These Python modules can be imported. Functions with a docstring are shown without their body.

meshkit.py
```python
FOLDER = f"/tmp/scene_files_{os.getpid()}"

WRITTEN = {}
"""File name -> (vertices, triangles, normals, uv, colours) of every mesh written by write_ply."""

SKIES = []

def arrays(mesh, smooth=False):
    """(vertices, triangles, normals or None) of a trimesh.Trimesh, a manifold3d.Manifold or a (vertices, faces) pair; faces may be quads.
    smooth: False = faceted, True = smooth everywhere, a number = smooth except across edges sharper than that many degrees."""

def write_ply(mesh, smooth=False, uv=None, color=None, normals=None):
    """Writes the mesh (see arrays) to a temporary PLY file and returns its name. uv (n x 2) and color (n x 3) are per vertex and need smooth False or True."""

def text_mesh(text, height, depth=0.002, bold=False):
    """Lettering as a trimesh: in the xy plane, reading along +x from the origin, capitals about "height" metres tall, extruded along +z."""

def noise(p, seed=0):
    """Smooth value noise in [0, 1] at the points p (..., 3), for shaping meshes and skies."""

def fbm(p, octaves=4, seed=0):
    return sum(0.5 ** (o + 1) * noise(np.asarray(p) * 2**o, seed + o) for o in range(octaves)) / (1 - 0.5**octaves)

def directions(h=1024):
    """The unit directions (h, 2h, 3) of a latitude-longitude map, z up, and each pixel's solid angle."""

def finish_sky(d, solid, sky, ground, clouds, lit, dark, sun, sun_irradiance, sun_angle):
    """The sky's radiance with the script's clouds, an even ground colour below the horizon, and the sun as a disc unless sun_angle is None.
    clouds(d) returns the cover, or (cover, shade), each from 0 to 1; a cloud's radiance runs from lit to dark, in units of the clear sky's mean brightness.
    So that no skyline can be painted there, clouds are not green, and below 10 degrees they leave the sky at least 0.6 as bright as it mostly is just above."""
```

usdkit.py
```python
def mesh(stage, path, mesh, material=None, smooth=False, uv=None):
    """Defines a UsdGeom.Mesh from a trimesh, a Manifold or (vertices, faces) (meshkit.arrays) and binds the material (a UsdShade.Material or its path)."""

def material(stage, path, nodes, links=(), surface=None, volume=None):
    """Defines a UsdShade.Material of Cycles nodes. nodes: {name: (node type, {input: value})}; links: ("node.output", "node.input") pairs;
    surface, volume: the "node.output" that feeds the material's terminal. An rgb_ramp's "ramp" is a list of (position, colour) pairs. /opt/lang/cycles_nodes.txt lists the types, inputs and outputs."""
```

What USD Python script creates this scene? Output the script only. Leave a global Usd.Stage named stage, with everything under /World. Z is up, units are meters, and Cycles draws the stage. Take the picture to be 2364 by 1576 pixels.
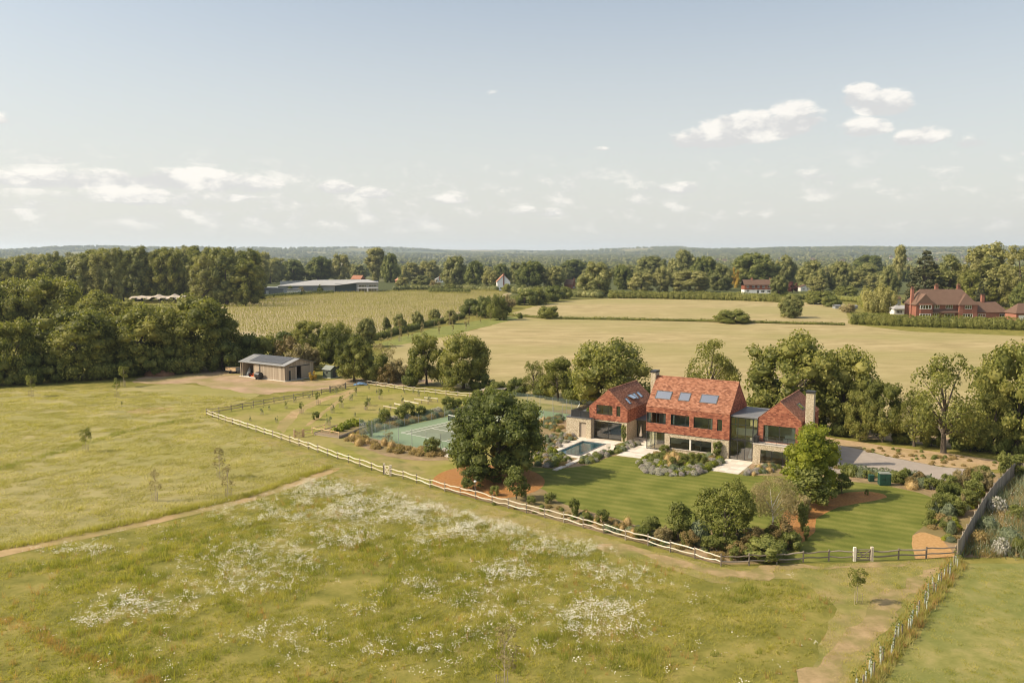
import math, random
import numpy as np
import trimesh, usdkit, meshkit
from pxr import Usd, UsdGeom, UsdLux, UsdShade, Gf, Sdf, Vt
from shapely.geometry import Polygon, Point, LineString
import shapely

stage = Usd.Stage.CreateInMemory()
UsdGeom.SetStageUpAxis(stage, 'Z')
UsdGeom.SetStageMetersPerUnit(stage, 1.0)
WORLD = UsdGeom.Xform.Define(stage, '/World')
UsdGeom.Scope.Define(stage, '/World/Looks')
RNG = np.random.default_rng(7)
random.seed(7)

# ------------------------------------------------------------------ camera, sky, sun, exposure
FPX, CAM_H, HORIZON, CXP, CYP = 1900.0, 28.0, 591.0, 1182.0, 788.0
PITCH = math.atan((CYP - HORIZON) / FPX)
cam = UsdGeom.Camera.Define(stage, '/World/camera')
cam.AddTranslateOp().Set(Gf.Vec3d(0, 0, CAM_H))
cam.AddRotateXOp().Set(90.0 - math.degrees(PITCH))
cam.CreateHorizontalApertureAttr(36.0)
cam.CreateVerticalApertureAttr(36.0 * 1576 / 2364)
cam.CreateFocalLengthAttr(36.0 * FPX / 2364)
cam.CreateFStopAttr(0.0)
cam.CreateClippingRangeAttr(Gf.Vec2f(0.5, 60000.0))
cam.CreateExposureAttr(0.31)

SUN_EL, SUN_AZ = math.radians(41.0), math.radians(-96.0)      # azimuth from +Y towards +X: the sun stands to the left
SUN_DIR = np.array([math.sin(SUN_AZ) * math.cos(SUN_EL), math.cos(SUN_AZ) * math.cos(SUN_EL), math.sin(SUN_EL)])
sun = UsdLux.DistantLight.Define(stage, '/World/sun')
sun.CreateIntensityAttr(1.15)
sun.CreateAngleAttr(0.5)
sun.CreateNormalizeAttr(True)
sun.CreateColorAttr(Gf.Vec3f(1.0, 0.86, 0.66))
sun.AddRotateZOp().Set(-math.degrees(SUN_AZ))
sun.AddRotateXOp().Set(-(90.0 - math.degrees(SUN_EL)) + 180.0 - 180.0)
# light shines along -z: tilt its +z axis towards the sun
sun.GetPrim().GetAttribute('xformOp:rotateX').Set(-(90.0 - math.degrees(SUN_EL)))

def sky_material():
    # clouds: soft noise in the direction vector, gathered in a low band and in a few cumulus heaps
    N = {'sky': ('sky_texture', dict(sky_type='single_scattering', sun_disc=False, sun_elevation=SUN_EL, sun_rotation=SUN_AZ % (2 * math.pi),
                                     altitude=100.0, air_density=1.0, aerosol_density=3.6, ozone_density=1.0)),
         'tc': ('texture_coordinate', {}),
         'sep': ('separate_xyz', {}),
         'bg': ('background_shader', dict(strength=0.13))}
    L = [('tc.generated', 'sep.vector')]
    k = [0]
    def m(op, a, b=None, c=None, clamp=False):
        k[0] += 1
        n = f'm{k[0]}'
        vals = dict(math_type=op, use_clamp=clamp)
        for i, x in enumerate((a, b, c)):
            if isinstance(x, (int, float)):
                vals[f'value{i + 1}'] = float(x)
        N[n] = ('math', vals)
        for i, x in enumerate((a, b, c)):
            if isinstance(x, str):
                L.append((x, f'{n}.value{i + 1}'))
        return f'{n}.value'
    def smooth(x, a, b):
        k[0] += 1
        n = f'r{k[0]}'
        N[n] = ('map_range', dict(range_type='smoothstep', from_min=float(a), from_max=float(b), to_min=0.0, to_max=1.0, clamp=True))
        L.append((x, f'{n}.value'))
        return f'{n}.result'
    X, Y, Z = 'sep.x', 'sep.y', 'sep.z'
    az = m('arctan2', X, Y)                  # radians, 0 straight ahead
    el = m('arcsine', Z)
    # coordinates for the cloud noise: azimuth and stretched elevation
    N['cv'] = ('combine_xyz', {})
    L += [(az, 'cv.x'), (m('multiply', el, 2.0), 'cv.y')]
    N['n1'] = ('noise_texture', dict(scale=24.0, detail=8.0, roughness=0.60, distortion=0.15))
    N['n2'] = ('noise_texture', dict(scale=6.0, detail=3.0, roughness=0.5))
    N['n4'] = ('noise_texture', dict(scale=11.0, detail=2.0, roughness=0.5))
    L.append(('cv.vector', 'n4.vector'))
    N['cv2'] = ('vector_math', dict(math_type='add', vector2=(-0.012, -0.016, 0.0)))
    N['n3'] = ('noise_texture', dict(scale=24.0, detail=6.0, roughness=0.58, distortion=0.15))
    L += [('cv.vector', 'n1.vector'), ('cv.vector', 'n2.vector'), ('cv.vector', 'cv2.vector1'), ('cv2.vector', 'n3.vector')]
    n1, n2, n3 = 'n1.fac', 'n2.fac', 'n3.fac'
    # the low band of far cumulus
    band = m('multiply', smooth(el, 0.018, 0.045), m('subtract', 1.0, smooth(el, 0.085, 0.125)))
    raw = m('add', m('multiply', n1, 0.75), m('multiply', n2, 0.42))
    cov = m('multiply', band, smooth(m('add', raw, m('multiply', az, -0.07)), 0.56, 0.76))
    cov = m('multiply', cov, 0.60)
    # heaps: (azimuth, elevation, half width, half height, weight)
    heaps = [(0.240, 0.133, 0.062, 0.017, 1.25), (0.275, 0.142, 0.070, 0.022, 1.2), (0.322, 0.150, 0.036, 0.022, .95), (0.232, 0.136, 0.035, 0.014, .9), (0.392, 0.170, 0.022, 0.018, 1.1), (0.416, 0.160, 0.030, 0.018, 1.15), (0.395, 0.137, 0.030, 0.014, 1.0),
             (0.455, 0.124, 0.028, 0.014, .85), (0.505, 0.117, 0.022, 0.010, .8), (0.565, 0.104, 0.020, 0.009, .75), (0.60, 0.088, 0.035, 0.010, .7),
             (-0.560, 0.137, 0.030, 0.010, .55), (-0.355, 0.081, 0.085, 0.017, 1.2), (-0.50, 0.078, 0.07, 0.013, 1.0), (-0.38, 0.066, 0.09, 0.011, .85), (-0.315, 0.078, 0.04, 0.012, .9), (-0.46, 0.083, 0.05, 0.012, .8), (-0.42, 0.060, 0.12, 0.012, .7),
             (-0.208, 0.079, 0.022, 0.010, .85), (-0.160, 0.073, 0.022, 0.008, .85), (-0.083, 0.066, 0.034, 0.009, .85),
             (-0.60, 0.055, 0.10, 0.010, .6), (0.02, 0.052, 0.05, 0.009, .55), (0.20, 0.078, 0.05, 0.010, .55), (0.35, 0.09, 0.05, 0.010, .5), (-0.02, 0.188, 0.012, 0.006, .35), (0.105, 0.125, 0.014, 0.004, .4)]
    total, num, den = None, None, None
    for (ca, ce, wa, we, wt) in heaps:
        dx = m('divide', m('subtract', az, ca), wa)
        dy0 = m('divide', m('subtract', el, ce), we)
        dy = m('maximum', dy0, m('multiply', dy0, -1.75))      # flat bases
        d2 = m('add', m('multiply', dx, dx), m('multiply', dy, dy))
        g = m('multiply', m('subtract', 1.0, smooth(d2, 0.0, 1.75)), wt)
        total = g if total is None else m('maximum', total, g)
        gd = m('multiply', g, dy0)
        num, den = (gd, g) if num is None else (m('add', num, gd), m('add', den, g))
    heap_raw = m('add', m('add', total, m('multiply', m('subtract', 'n4.fac', 0.5), 1.3)), m('multiply', m('subtract', n1, 0.5), 2.6))
    heap = m('multiply', smooth(heap_raw, 0.24, 0.85), smooth(total, 0.06, 0.42))
    cover = m('maximum', cov, m('multiply', heap, 0.74), clamp=True)
    # lit towards the sun (left and up), greyer below
    height = m('divide', num, m('maximum', den, 0.02))
    lit = smooth(m('add', m('add', m('multiply', height, 0.55), 0.42), m('add', m('multiply', m('subtract', n1, n3), 1.6), m('multiply', m('subtract', n1, 0.5), 1.2))), 0.22, 0.95)
    N['cc'] = ('mix_color', dict(a=(4.55, 4.45, 4.38), b=(7.0, 6.6, 6.05)))
    L.append((lit, 'cc.fac'))
    # milky air low in the sky
    N['milk'] = ('mix_color', dict(b=(5.7, 5.55, 5.08)))
    low = m('subtract', 1.0, smooth(el, 0.0, 0.42))
    N['tint'] = ('mix_color', dict(blend_type='multiply', fac=1.0, b=(.965, 1.005, .985)))
    L += [('sky.color', 'tint.a'), ('tint.result', 'milk.a'), (m('multiply_add', low, 0.56, 0.17), 'milk.fac')]
    N['mx'] = ('mix_color', {})
    L += [('milk.result', 'mx.a'), ('cc.result', 'mx.b'), (cover, 'mx.fac'), ('mx.result', 'bg.color')]
    return usdkit.material(stage, '/World/Looks/sky_air', N, L, surface='bg.background')

dome = UsdLux.DomeLight.Define(stage, '/World/sky')
dome.GetPrim().SetCustomDataByKey('kind', 'structure')
UsdShade.MaterialBindingAPI.Apply(dome.GetPrim()).Bind(sky_material())

# ------------------------------------------------------------------ helpers
def ray(px, py):
    u = (CYP - py) / FPX
    return np.array([(px - CXP) / FPX, math.cos(PITCH) + u * math.sin(PITCH), -math.sin(PITCH) + u * math.cos(PITCH)])

def G(px, py, z=0.0):
    """The place on the ground that the photograph shows at this pixel (of 2364 x 1576)."""
    r = ray(px, py)
    t = (z - CAM_H) / r[2]
    return np.array([r[0] * t, r[1] * t, z])

def Gs(pts):
    return np.array([G(*p)[:2] for p in pts])

def size_at(base, px):
    return px * base[1] / FPX

USED = {}
def path_for(name, parent=None):
    root = str(parent.GetPath()) if parent is not None else '/World'
    key = (root, name)
    n = USED.get(key, -1) + 1
    USED[key] = n
    return f'{root}/{name}' if n == 0 else f'{root}/{name}_{n:03d}'

def tag(prim, label=None, category=None, group=None, kind=None):
    for k, v in (('label', label), ('category', category), ('group', group), ('kind', kind)):
        if v:
            prim.SetCustomDataByKey(k, v)
    return prim

def place(x, loc=(0, 0, 0), rotz=0.0, scale=None):
    x.AddTranslateOp().Set(Gf.Vec3d(*map(float, loc)))
    x.AddRotateZOp().Set(float(math.degrees(rotz)))
    if scale is not None:
        x.AddScaleOp().Set(Gf.Vec3f(*map(float, np.broadcast_to(scale, 3))))

def thing(name, label=None, category=None, loc=(0, 0, 0), rotz=0.0, group=None, kind=None):
    x = UsdGeom.Xform.Define(stage, path_for(name))
    place(x, loc, rotz)
    return tag(x.GetPrim(), label, category, group, kind)

def toned_mesh(path, mesh, mat, smooth=False):
    """A mesh whose pieces each carry a tone of their own between 0 and 1."""
    m = usdkit.mesh(stage, path, mesh, mat, smooth=smooth)
    pv = UsdGeom.PrimvarsAPI(m)
    if isinstance(mesh, tuple) and len(mesh) == 3 and smooth is False:
        pv.CreatePrimvar('tone', Sdf.ValueTypeNames.FloatArray, 'vertex').Set(Vt.FloatArray.FromNumpy(np.asarray(mesh[2], np.float32)))
    else:
        pv.CreatePrimvar('tone', Sdf.ValueTypeNames.FloatArray, 'vertex').Set(Vt.FloatArray([float(TONE.uniform())] * len(m.GetPointsAttr().Get())))
    return m

def part(parent, name, mesh, mat, label=None, kind=None, smooth=False):
    m = toned_mesh(path_for(name, parent), mesh, mat, smooth)
    return tag(m.GetPrim(), label, kind=kind)

def solo(name, mesh, mat, label=None, category=None, group=None, kind=None, smooth=False):
    m = toned_mesh(path_for(name), mesh, mat, smooth)
    return tag(m.GetPrim(), label, category, group, kind)

PROTO = {}
def proto(name):
    p = stage.CreateClassPrim(f'/World/class_{name}')
    p.SetTypeName('Xform')
    PROTO[name] = p
    return p

def copy_of(cls, name, label, category, loc, rotz=0.0, scale=1.0, group=None):
    x = UsdGeom.Xform.Define(stage, path_for(name))
    place(x, loc, rotz, scale)
    x.GetPrim().GetReferences().AddInternalReference(PROTO[cls].GetPath())
    x.GetPrim().SetInstanceable(True)
    return tag(x.GetPrim(), label, category, group)

TONE = np.random.default_rng(12)
class MB:
    """Collects boxes, prisms, tubes and cards into one mesh."""
    def __init__(self):
        self.v, self.f, self.n, self.t = [], [], 0, []
    def add(self, v, f, tone=None):
        v = np.asarray(v, float)
        self.t.append(np.full(len(v), TONE.uniform()) if tone is None else tone)
        f = np.asarray(f, int)
        if f.shape[1] == 4:
            f = np.vstack([f[:, [0, 1, 2]], f[:, [0, 2, 3]]])
        self.v.append(v)
        self.f.append(f + self.n)
        self.n += len(v)
        return self
    def box(self, lo, hi):
        x0, y0, z0 = np.minimum(lo, hi)
        x1, y1, z1 = np.maximum(lo, hi)
        v = [(x0, y0, z0), (x1, y0, z0), (x1, y1, z0), (x0, y1, z0), (x0, y0, z1), (x1, y0, z1), (x1, y1, z1), (x0, y1, z1)]
        return self.add(v, [(0, 3, 2, 1), (4, 5, 6, 7), (0, 1, 5, 4), (1, 2, 6, 5), (2, 3, 7, 6), (3, 0, 4, 7)])
    def hexa(self, bottom, top):
        """Eight corners: four below and four above, anticlockwise from above."""
        return self.add(list(bottom) + list(top), [(0, 3, 2, 1), (4, 5, 6, 7), (0, 1, 5, 4), (1, 2, 6, 5), (2, 3, 7, 6), (3, 0, 4, 7)])
    def bar(self, a, b, w, h, up=(0, 0, 1)):
        a, b = np.asarray(a, float), np.asarray(b, float)
        d = b - a
        d = d / np.linalg.norm(d)
        s = np.cross(d, up)
        if np.linalg.norm(s) < 1e-6:
            s = np.cross(d, (1, 0, 0))
        s = s / np.linalg.norm(s) * w / 2
        t = np.cross(s, d)
        t = t / np.linalg.norm(t) * h / 2
        return self.hexa([a - s - t, a + s - t, b + s - t, b - s - t], [a - s + t, a + s + t, b + s + t, b - s + t])
    def tube(self, pts, radii, sides=6):
        p = np.asarray(pts, float)
        r = np.broadcast_to(radii, (len(p),))
        t = np.gradient(p, axis=0)
        t /= np.linalg.norm(t, axis=1, keepdims=True) + 1e-12
        a = np.cross(t, np.where(np.abs(t[:, 2:]) < 0.9, [0, 0, 1.0], [1.0, 0, 0]))
        a /= np.linalg.norm(a, axis=1, keepdims=True) + 1e-12
        b = np.cross(t, a)
        ang = np.arange(sides) * 2 * np.pi / sides
        v = p[:, None] + r[:, None, None] * (np.cos(ang)[None, :, None] * a[:, None] + np.sin(ang)[None, :, None] * b[:, None])
        i, j = np.meshgrid(np.arange(len(p) - 1), np.arange(sides), indexing='ij')
        q = np.stack([i * sides + j, i * sides + (j + 1) % sides, (i + 1) * sides + (j + 1) % sides, (i + 1) * sides + j], -1).reshape(-1, 4)
        self.add(v.reshape(-1, 3), q)
        cap = np.arange(sides)
        top = (len(p) - 1) * sides + cap
        self.f.append(np.array([(top[0], top[k], top[k + 1]) for k in range(1, sides - 1)]) + self.n - len(p) * sides)
        return self
    def tri(self, m):
        return self.add(m.vertices, m.faces)
    def cards(self, c, nrm, size, aspect=0.75, rng=None):
        """Leaf cards: rhombs at the points c facing nrm."""
        rng = rng or RNG
        n = nrm / (np.linalg.norm(nrm, axis=1, keepdims=True) + 1e-9)
        h = rng.normal(size=c.shape)
        s = np.cross(n, h)
        s /= np.linalg.norm(s, axis=1, keepdims=True) + 1e-9
        t = np.cross(n, s)
        size = np.broadcast_to(size, (len(c),))[:, None] / 2
        bend = n * size * rng.uniform(-0.5, 0.5, (len(c), 1))
        v = np.stack([c - s * size, c - t * size * aspect + bend, c + s * size, c + t * size * aspect + bend], 1).reshape(-1, 3)
        i = np.arange(len(c)) * 4
        return self.add(v, np.vstack([np.stack([i, i + 1, i + 2], 1), np.stack([i, i + 2, i + 3], 1)]), np.repeat(rng.uniform(0, 1, len(c)), 4))
    def mesh(self):
        return np.vstack(self.v), np.vstack(self.f), np.concatenate(self.t)

# ------------------------------------------------------------------ materials
LOOK = {}
def mat(name, nodes, links, surface):
    LOOK[name] = usdkit.material(stage, f'/World/Looks/{name}', nodes, links, surface=surface)
    return LOOK[name]

def ramp_mat(name, stops, scale=1.0, detail=4.0, rough=0.9, bump=0.0, bscale=None, stretch=(1, 1, 1), spec=0.2, scale2=None, mix2=None, amount2=0.5, coords='position', rot=0.0, distortion=0.0):
    """A colour ramp over world-space noise, with an optional second, larger-scale tone."""
    N = {'g': ('geometry', {}), 'tc': ('texture_coordinate', {}), 'map': ('mapping', dict(scale=stretch, rotation=(0, 0, rot))),
         'n': ('noise_texture', dict(scale=scale, detail=detail, roughness=0.6, distortion=distortion)),
         'r': ('rgb_ramp', {'ramp': stops}),
         'p': ('principled_bsdf', dict(roughness=rough, specular_ior_level=spec))}
    L = [('g.position' if coords == 'position' else 'tc.object', 'map.vector'), ('map.vector', 'n.vector'), ('n.fac', 'r.fac')]
    out = 'r.color'
    if mix2 is not None:
        N['n2'] = ('noise_texture', dict(scale=scale2, detail=3.0, roughness=0.55))
        N['f2'] = ('map_range', dict(from_min=0.42, from_max=0.62, to_min=0.0, to_max=amount2, clamp=True))
        N['m2'] = ('mix_color', dict(b=mix2))
        L += [('map.vector', 'n2.vector'), ('n2.fac', 'f2.value'), ('f2.result', 'm2.fac'), (out, 'm2.a')]
        out = 'm2.result'
    L.append((out, 'p.base_color'))
    if bump:
        N['nb'] = ('noise_texture', dict(scale=bscale or scale, detail=5.0, roughness=0.65))
        N['b'] = ('bump', dict(strength=min(1.0, bump), distance=0.1 if bump <= 1 else 0.1 * bump))
        L += [('map.vector', 'nb.vector'), ('nb.fac', 'b.height'), ('b.normal', 'p.normal')]
    return mat(name, N, L, 'p.BSDF')

def plain(name, color, rough=0.6, metallic=0.0, spec=0.5, vary=0.12, scale=3.0):
    c = np.array(color, float)
    return mat(name, {'g': ('geometry', {}), 'n': ('noise_texture', dict(scale=scale, detail=3.0)), 'r': ('rgb_ramp', {'ramp': [(0.3, tuple(c * (1 - vary))), (0.7, tuple(np.minimum(c * (1 + vary), 1)))]}),
                      'p': ('principled_bsdf', dict(roughness=rough, metallic=metallic, specular_ior_level=spec))},
               [('g.position', 'n.vector'), ('n.fac', 'r.fac'), ('r.color', 'p.base_color')], 'p.BSDF')

def island_mat(name, stops, rough=0.7, spec=0.3, noise_scale=6.0, noise_amount=0.35, stretch=(1, 1, 1)):
    """Each piece of the mesh takes its own tone (tiles, boards, rails)."""
    return mat(name, {'at': ('attribute', dict(attribute='tone')), 'tc': ('texture_coordinate', {}), 'r': ('rgb_ramp', {'ramp': stops}), 'mp': ('mapping', dict(scale=stretch)),
                      'n': ('noise_texture', dict(scale=noise_scale, detail=4.0, roughness=0.6)),
                      'a': ('math', dict(math_type='multiply_add', value2=noise_amount, value3=-noise_amount / 2)), 's': ('math', dict(math_type='add', use_clamp=True)),
                      'p': ('principled_bsdf', dict(roughness=rough, specular_ior_level=spec))},
               [('tc.object', 'mp.vector'), ('mp.vector', 'n.vector'), ('n.fac', 'a.value1'), ('at.fac', 's.value1'), ('a.value', 's.value2'), ('s.value', 'r.fac'), ('r.color', 'p.base_color')], 'p.BSDF')

def foliage(name, dark, mid, light, transl=0.3, tree_scale=0.09, leaf=0.55):
    """Leaves: each leaf its own tone, whole trees lean lighter or darker from place to place."""
    N = {'g': ('geometry', {}), 'at': ('attribute', dict(attribute='tone')), 'oi': ('object_info', {}), 'n': ('noise_texture', dict(scale=tree_scale, detail=4.0, roughness=.65)),
         'a': ('math', dict(math_type='multiply', value2=leaf)), 'b': ('math', dict(math_type='multiply_add', value2=1.5, value3=-0.55)),
         'c': ('math', dict(math_type='add')), 'd': ('math', dict(math_type='multiply_add', value2=0.25, use_clamp=True)),
         'r': ('rgb_ramp', {'ramp': [(0.0, dark), (0.5, mid), (1.0, light)]}),
         'p': ('principled_bsdf', dict(roughness=0.55, specular_ior_level=0.25)),
         'tcol': ('mix_color', dict(blend_type='multiply', fac=1.0, b=(1.5, 1.6, 0.6))), 't': ('translucent_bsdf', {}),
         'mx': ('mix_closure', dict(fac=transl))}
    L = [('g.position', 'n.vector'), ('at.fac', 'a.value1'), ('n.fac', 'b.value1'), ('a.value', 'c.value1'), ('b.value', 'c.value2'),
         ('oi.random', 'd.value1'), ('c.value', 'd.value3'), ('d.value', 'r.fac'), ('r.color', 'p.base_color'), ('r.color', 'tcol.a'), ('tcol.result', 't.color'), ('p.BSDF', 'mx.closure1'), ('t.BSDF', 'mx.closure2')]
    return mat(name, N, L, 'mx.closure')

foliage('oak_leaves', (0.047, 0.059, 0.013), (0.151, 0.160, 0.035), (0.332, 0.305, 0.083))
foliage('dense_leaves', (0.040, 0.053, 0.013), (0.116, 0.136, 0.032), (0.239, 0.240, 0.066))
foliage('pale_leaves', (0.141, 0.142, 0.046), (0.260, 0.247, 0.087), (0.389, 0.352, 0.148))
foliage('maple_leaves', (.095, .120, .012), (.190, .210, .022), (.310, .312, .038), transl=.4)
foliage('willow_leaves', (.180, .175, .055), (.290, .265, .090), (.400, .355, .135))
foliage('conifer_leaves', (.030, .038, .014), (.065, .070, .026), (.120, .110, .042), transl=.1)
foliage('rust_leaves', (.110, .080, .025), (.180, .130, .045), (.260, .190, .075), transl=.15)
foliage('copper_leaves', (.055, .018, .014), (.105, .034, .028), (.16, .055, .04))
foliage('yellow_leaves', (.28, .18, .025), (.42, .28, .05), (.52, .36, .07))
foliage('birch_leaves', (.150, .120, .050), (.250, .200, .090), (.360, .295, .145), transl=.2)
foliage('hedge_leaves', (0.059, 0.070, 0.015), (0.170, 0.178, 0.039), (0.272, 0.259, 0.068))
foliage('far_leaves', (0.062, 0.076, 0.022), (0.160, 0.168, 0.049), (0.332, 0.308, 0.109), tree_scale=.035, transl=.2)
foliage('silver_leaves', (.20, .195, .16), (.36, .34, .30), (.54, .50, .47), tree_scale=.5)
foliage('lavender_leaves', (.17, .155, .145), (.31, .275, .275), (.48, .42, .44), tree_scale=.5)
foliage('bed_leaves', (.075, .095, .020), (.150, .165, .040), (.24, .245, .070), tree_scale=.6)
foliage('grey_shrub_leaves', (.090, .110, .060), (.155, .180, .100), (.24, .26, .15), tree_scale=.4)
foliage('straw_leaves', (.26, .175, .07), (.42, .29, .125), (.56, .41, .20), tree_scale=.5)
foliage('vine_leaves', (.17, .175, .05), (.28, .26, .085), (.40, .35, .14), tree_scale=.05)
foliage('rough_leaves', (.15, .12, .04), (.27, .20, .08), (.40, .29, .135), tree_scale=.4)
foliage('meadow_blades', (.165, .175, .026), (.325, .295, .055), (.52, .43, .125), tree_scale=.30, transl=.4, leaf=.35)
foliage('pale_blades', (.215, .205, .060), (.40, .350, .135), (.60, .51, .245), tree_scale=.14, transl=.4, leaf=.35)
foliage('rust_blades', (.26, .155, .06), (.40, .235, .095), (.52, .32, .14), tree_scale=.3, transl=.35, leaf=.4)
plain('petals', (.70, .66, .54), .9)
ramp_mat('bark', [(.3, (.06, .048, .035)), (.7, (.15, .12, .09))], scale=3, stretch=(1, 1, .3), bump=.5)
plain('pale_bark', (.55, .52, .46), .8, vary=.3, scale=4)
# grounds
ramp_mat('hay', [(.25, (.245, .195, .082)), (.5, (.335, .265, .125)), (.75, (.44, .35, .185))], scale=.16, detail=8, stretch=(.55, 1.0, 1), rot=.25, scale2=.016, mix2=(.265, .235, .085), amount2=.75, bump=.6, bscale=1.2, distortion=.4)
foliage('clump_blades', (.12, .145, .022), (.225, .235, .045), (.34, .31, .075), tree_scale=.4, transl=.4, leaf=.4)
ramp_mat('meadow_soil', [(.3, (.125, .115, .025)), (.55, (.215, .185, .05)), (.8, (.32, .255, .095))], scale=.35, detail=8, scale2=.05, mix2=(.17, .165, .03), amount2=.7, bump=.8, bscale=3)
ramp_mat('left_meadow_soil', [(.25, (.165, .155, .048)), (.5, (.27, .235, .090)), (.8, (.41, .335, .155))], scale=.28, detail=8, stretch=(.6, 1.2, 1), scale2=.04, mix2=(.235, .215, .055), amount2=.8, bump=.9, bscale=2.2)
ramp_mat('worn_grass', [(.3, (.23, .170, .075)), (.7, (.40, .285, .155))], scale=.9, detail=9, scale2=.33, mix2=(.175, .160, .045), amount2=.8, bump=.5, bscale=6)
ramp_mat('mown_grass', [(.3, (.125, .130, .028)), (.5, (.195, .182, .048)), (.75, (.29, .240, .085))], scale=.5, detail=8, scale2=.24, mix2=(.33, .235, .115), amount2=.5, bump=.4, bscale=5)
ramp_mat('dry_path', [(.3, (.27, .19, .085)), (.7, (.42, .295, .15))], scale=.7, detail=8, scale2=.2, mix2=(.22, .19, .06), amount2=.75, bump=.4, bscale=6)
ramp_mat('dirt', [(.3, (.30, .205, .125)), (.7, (.43, .305, .195))], scale=.35, detail=9, scale2=.11, mix2=(.225, .195, .065), amount2=.85, bump=.5, bscale=4)
ramp_mat('orchard_turf', [(.3, (.150, .150, .022)), (.5, (.205, .195, .035)), (.8, (.29, .25, .075))], scale=.5, detail=7, scale2=.11, mix2=(.30, .235, .095), amount2=.6, bump=.3, bscale=6)
ramp_mat('fresh_turf', [(.3, (.13, .15, .03)), (.7, (.22, .22, .055))], scale=.3, detail=6, bump=.3, bscale=5)
ramp_mat('vineyard_soil', [(.3, (.29, .23, .125)), (.7, (.43, .345, .205))], scale=.25, detail=8, scale2=.02, mix2=(.26, .235, .09), amount2=.35)
ramp_mat('bed_soil', [(.3, (.20, .135, .075)), (.7, (.36, .255, .15))], scale=1.0, detail=8, scale2=.15, mix2=(.17, .14, .05), amount2=.8, bump=.7, bscale=6)
ramp_mat('mulch', [(.3, (.255, .112, .030)), (.55, (.36, .175, .055)), (.8, (.48, .26, .095))], scale=3.5, detail=9, scale2=.35, mix2=(.34, .17, .07), amount2=.5, bump=1, bscale=9)
ramp_mat('pale_mulch', [(.3, (.36, .20, .07)), (.7, (.52, .32, .14))], scale=3.5, detail=9, bump=1, bscale=9)
ramp_mat('driveway_tar', [(.3, (.30, .255, .215)), (.7, (.375, .32, .27))], scale=.8, detail=8, scale2=.1, mix2=(.27, .235, .20), amount2=.5, bump=.2, bscale=20)
ramp_mat('straw_bank', [(.3, (.31, .21, .115)), (.7, (.50, .36, .215))], scale=1.2, detail=8, scale2=.2, mix2=(.30, .22, .09), amount2=.6, bump=.8, bscale=5)
ramp_mat('neighbour_turf', [(.3, (.155, .160, .035)), (.5, (.225, .21, .06)), (.75, (.33, .27, .11))], scale=.6, detail=9, scale2=.12, mix2=(.13, .155, .035), amount2=.6, bump=.8, bscale=5)
plain('court_green', (.165, .225, .122), .9, vary=.06, scale=.4)
plain('court_grey', (.165, .185, .120), .9, vary=.08, scale=.4)
plain('line_white', (.72, .69, .62), .8, vary=.05)

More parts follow.
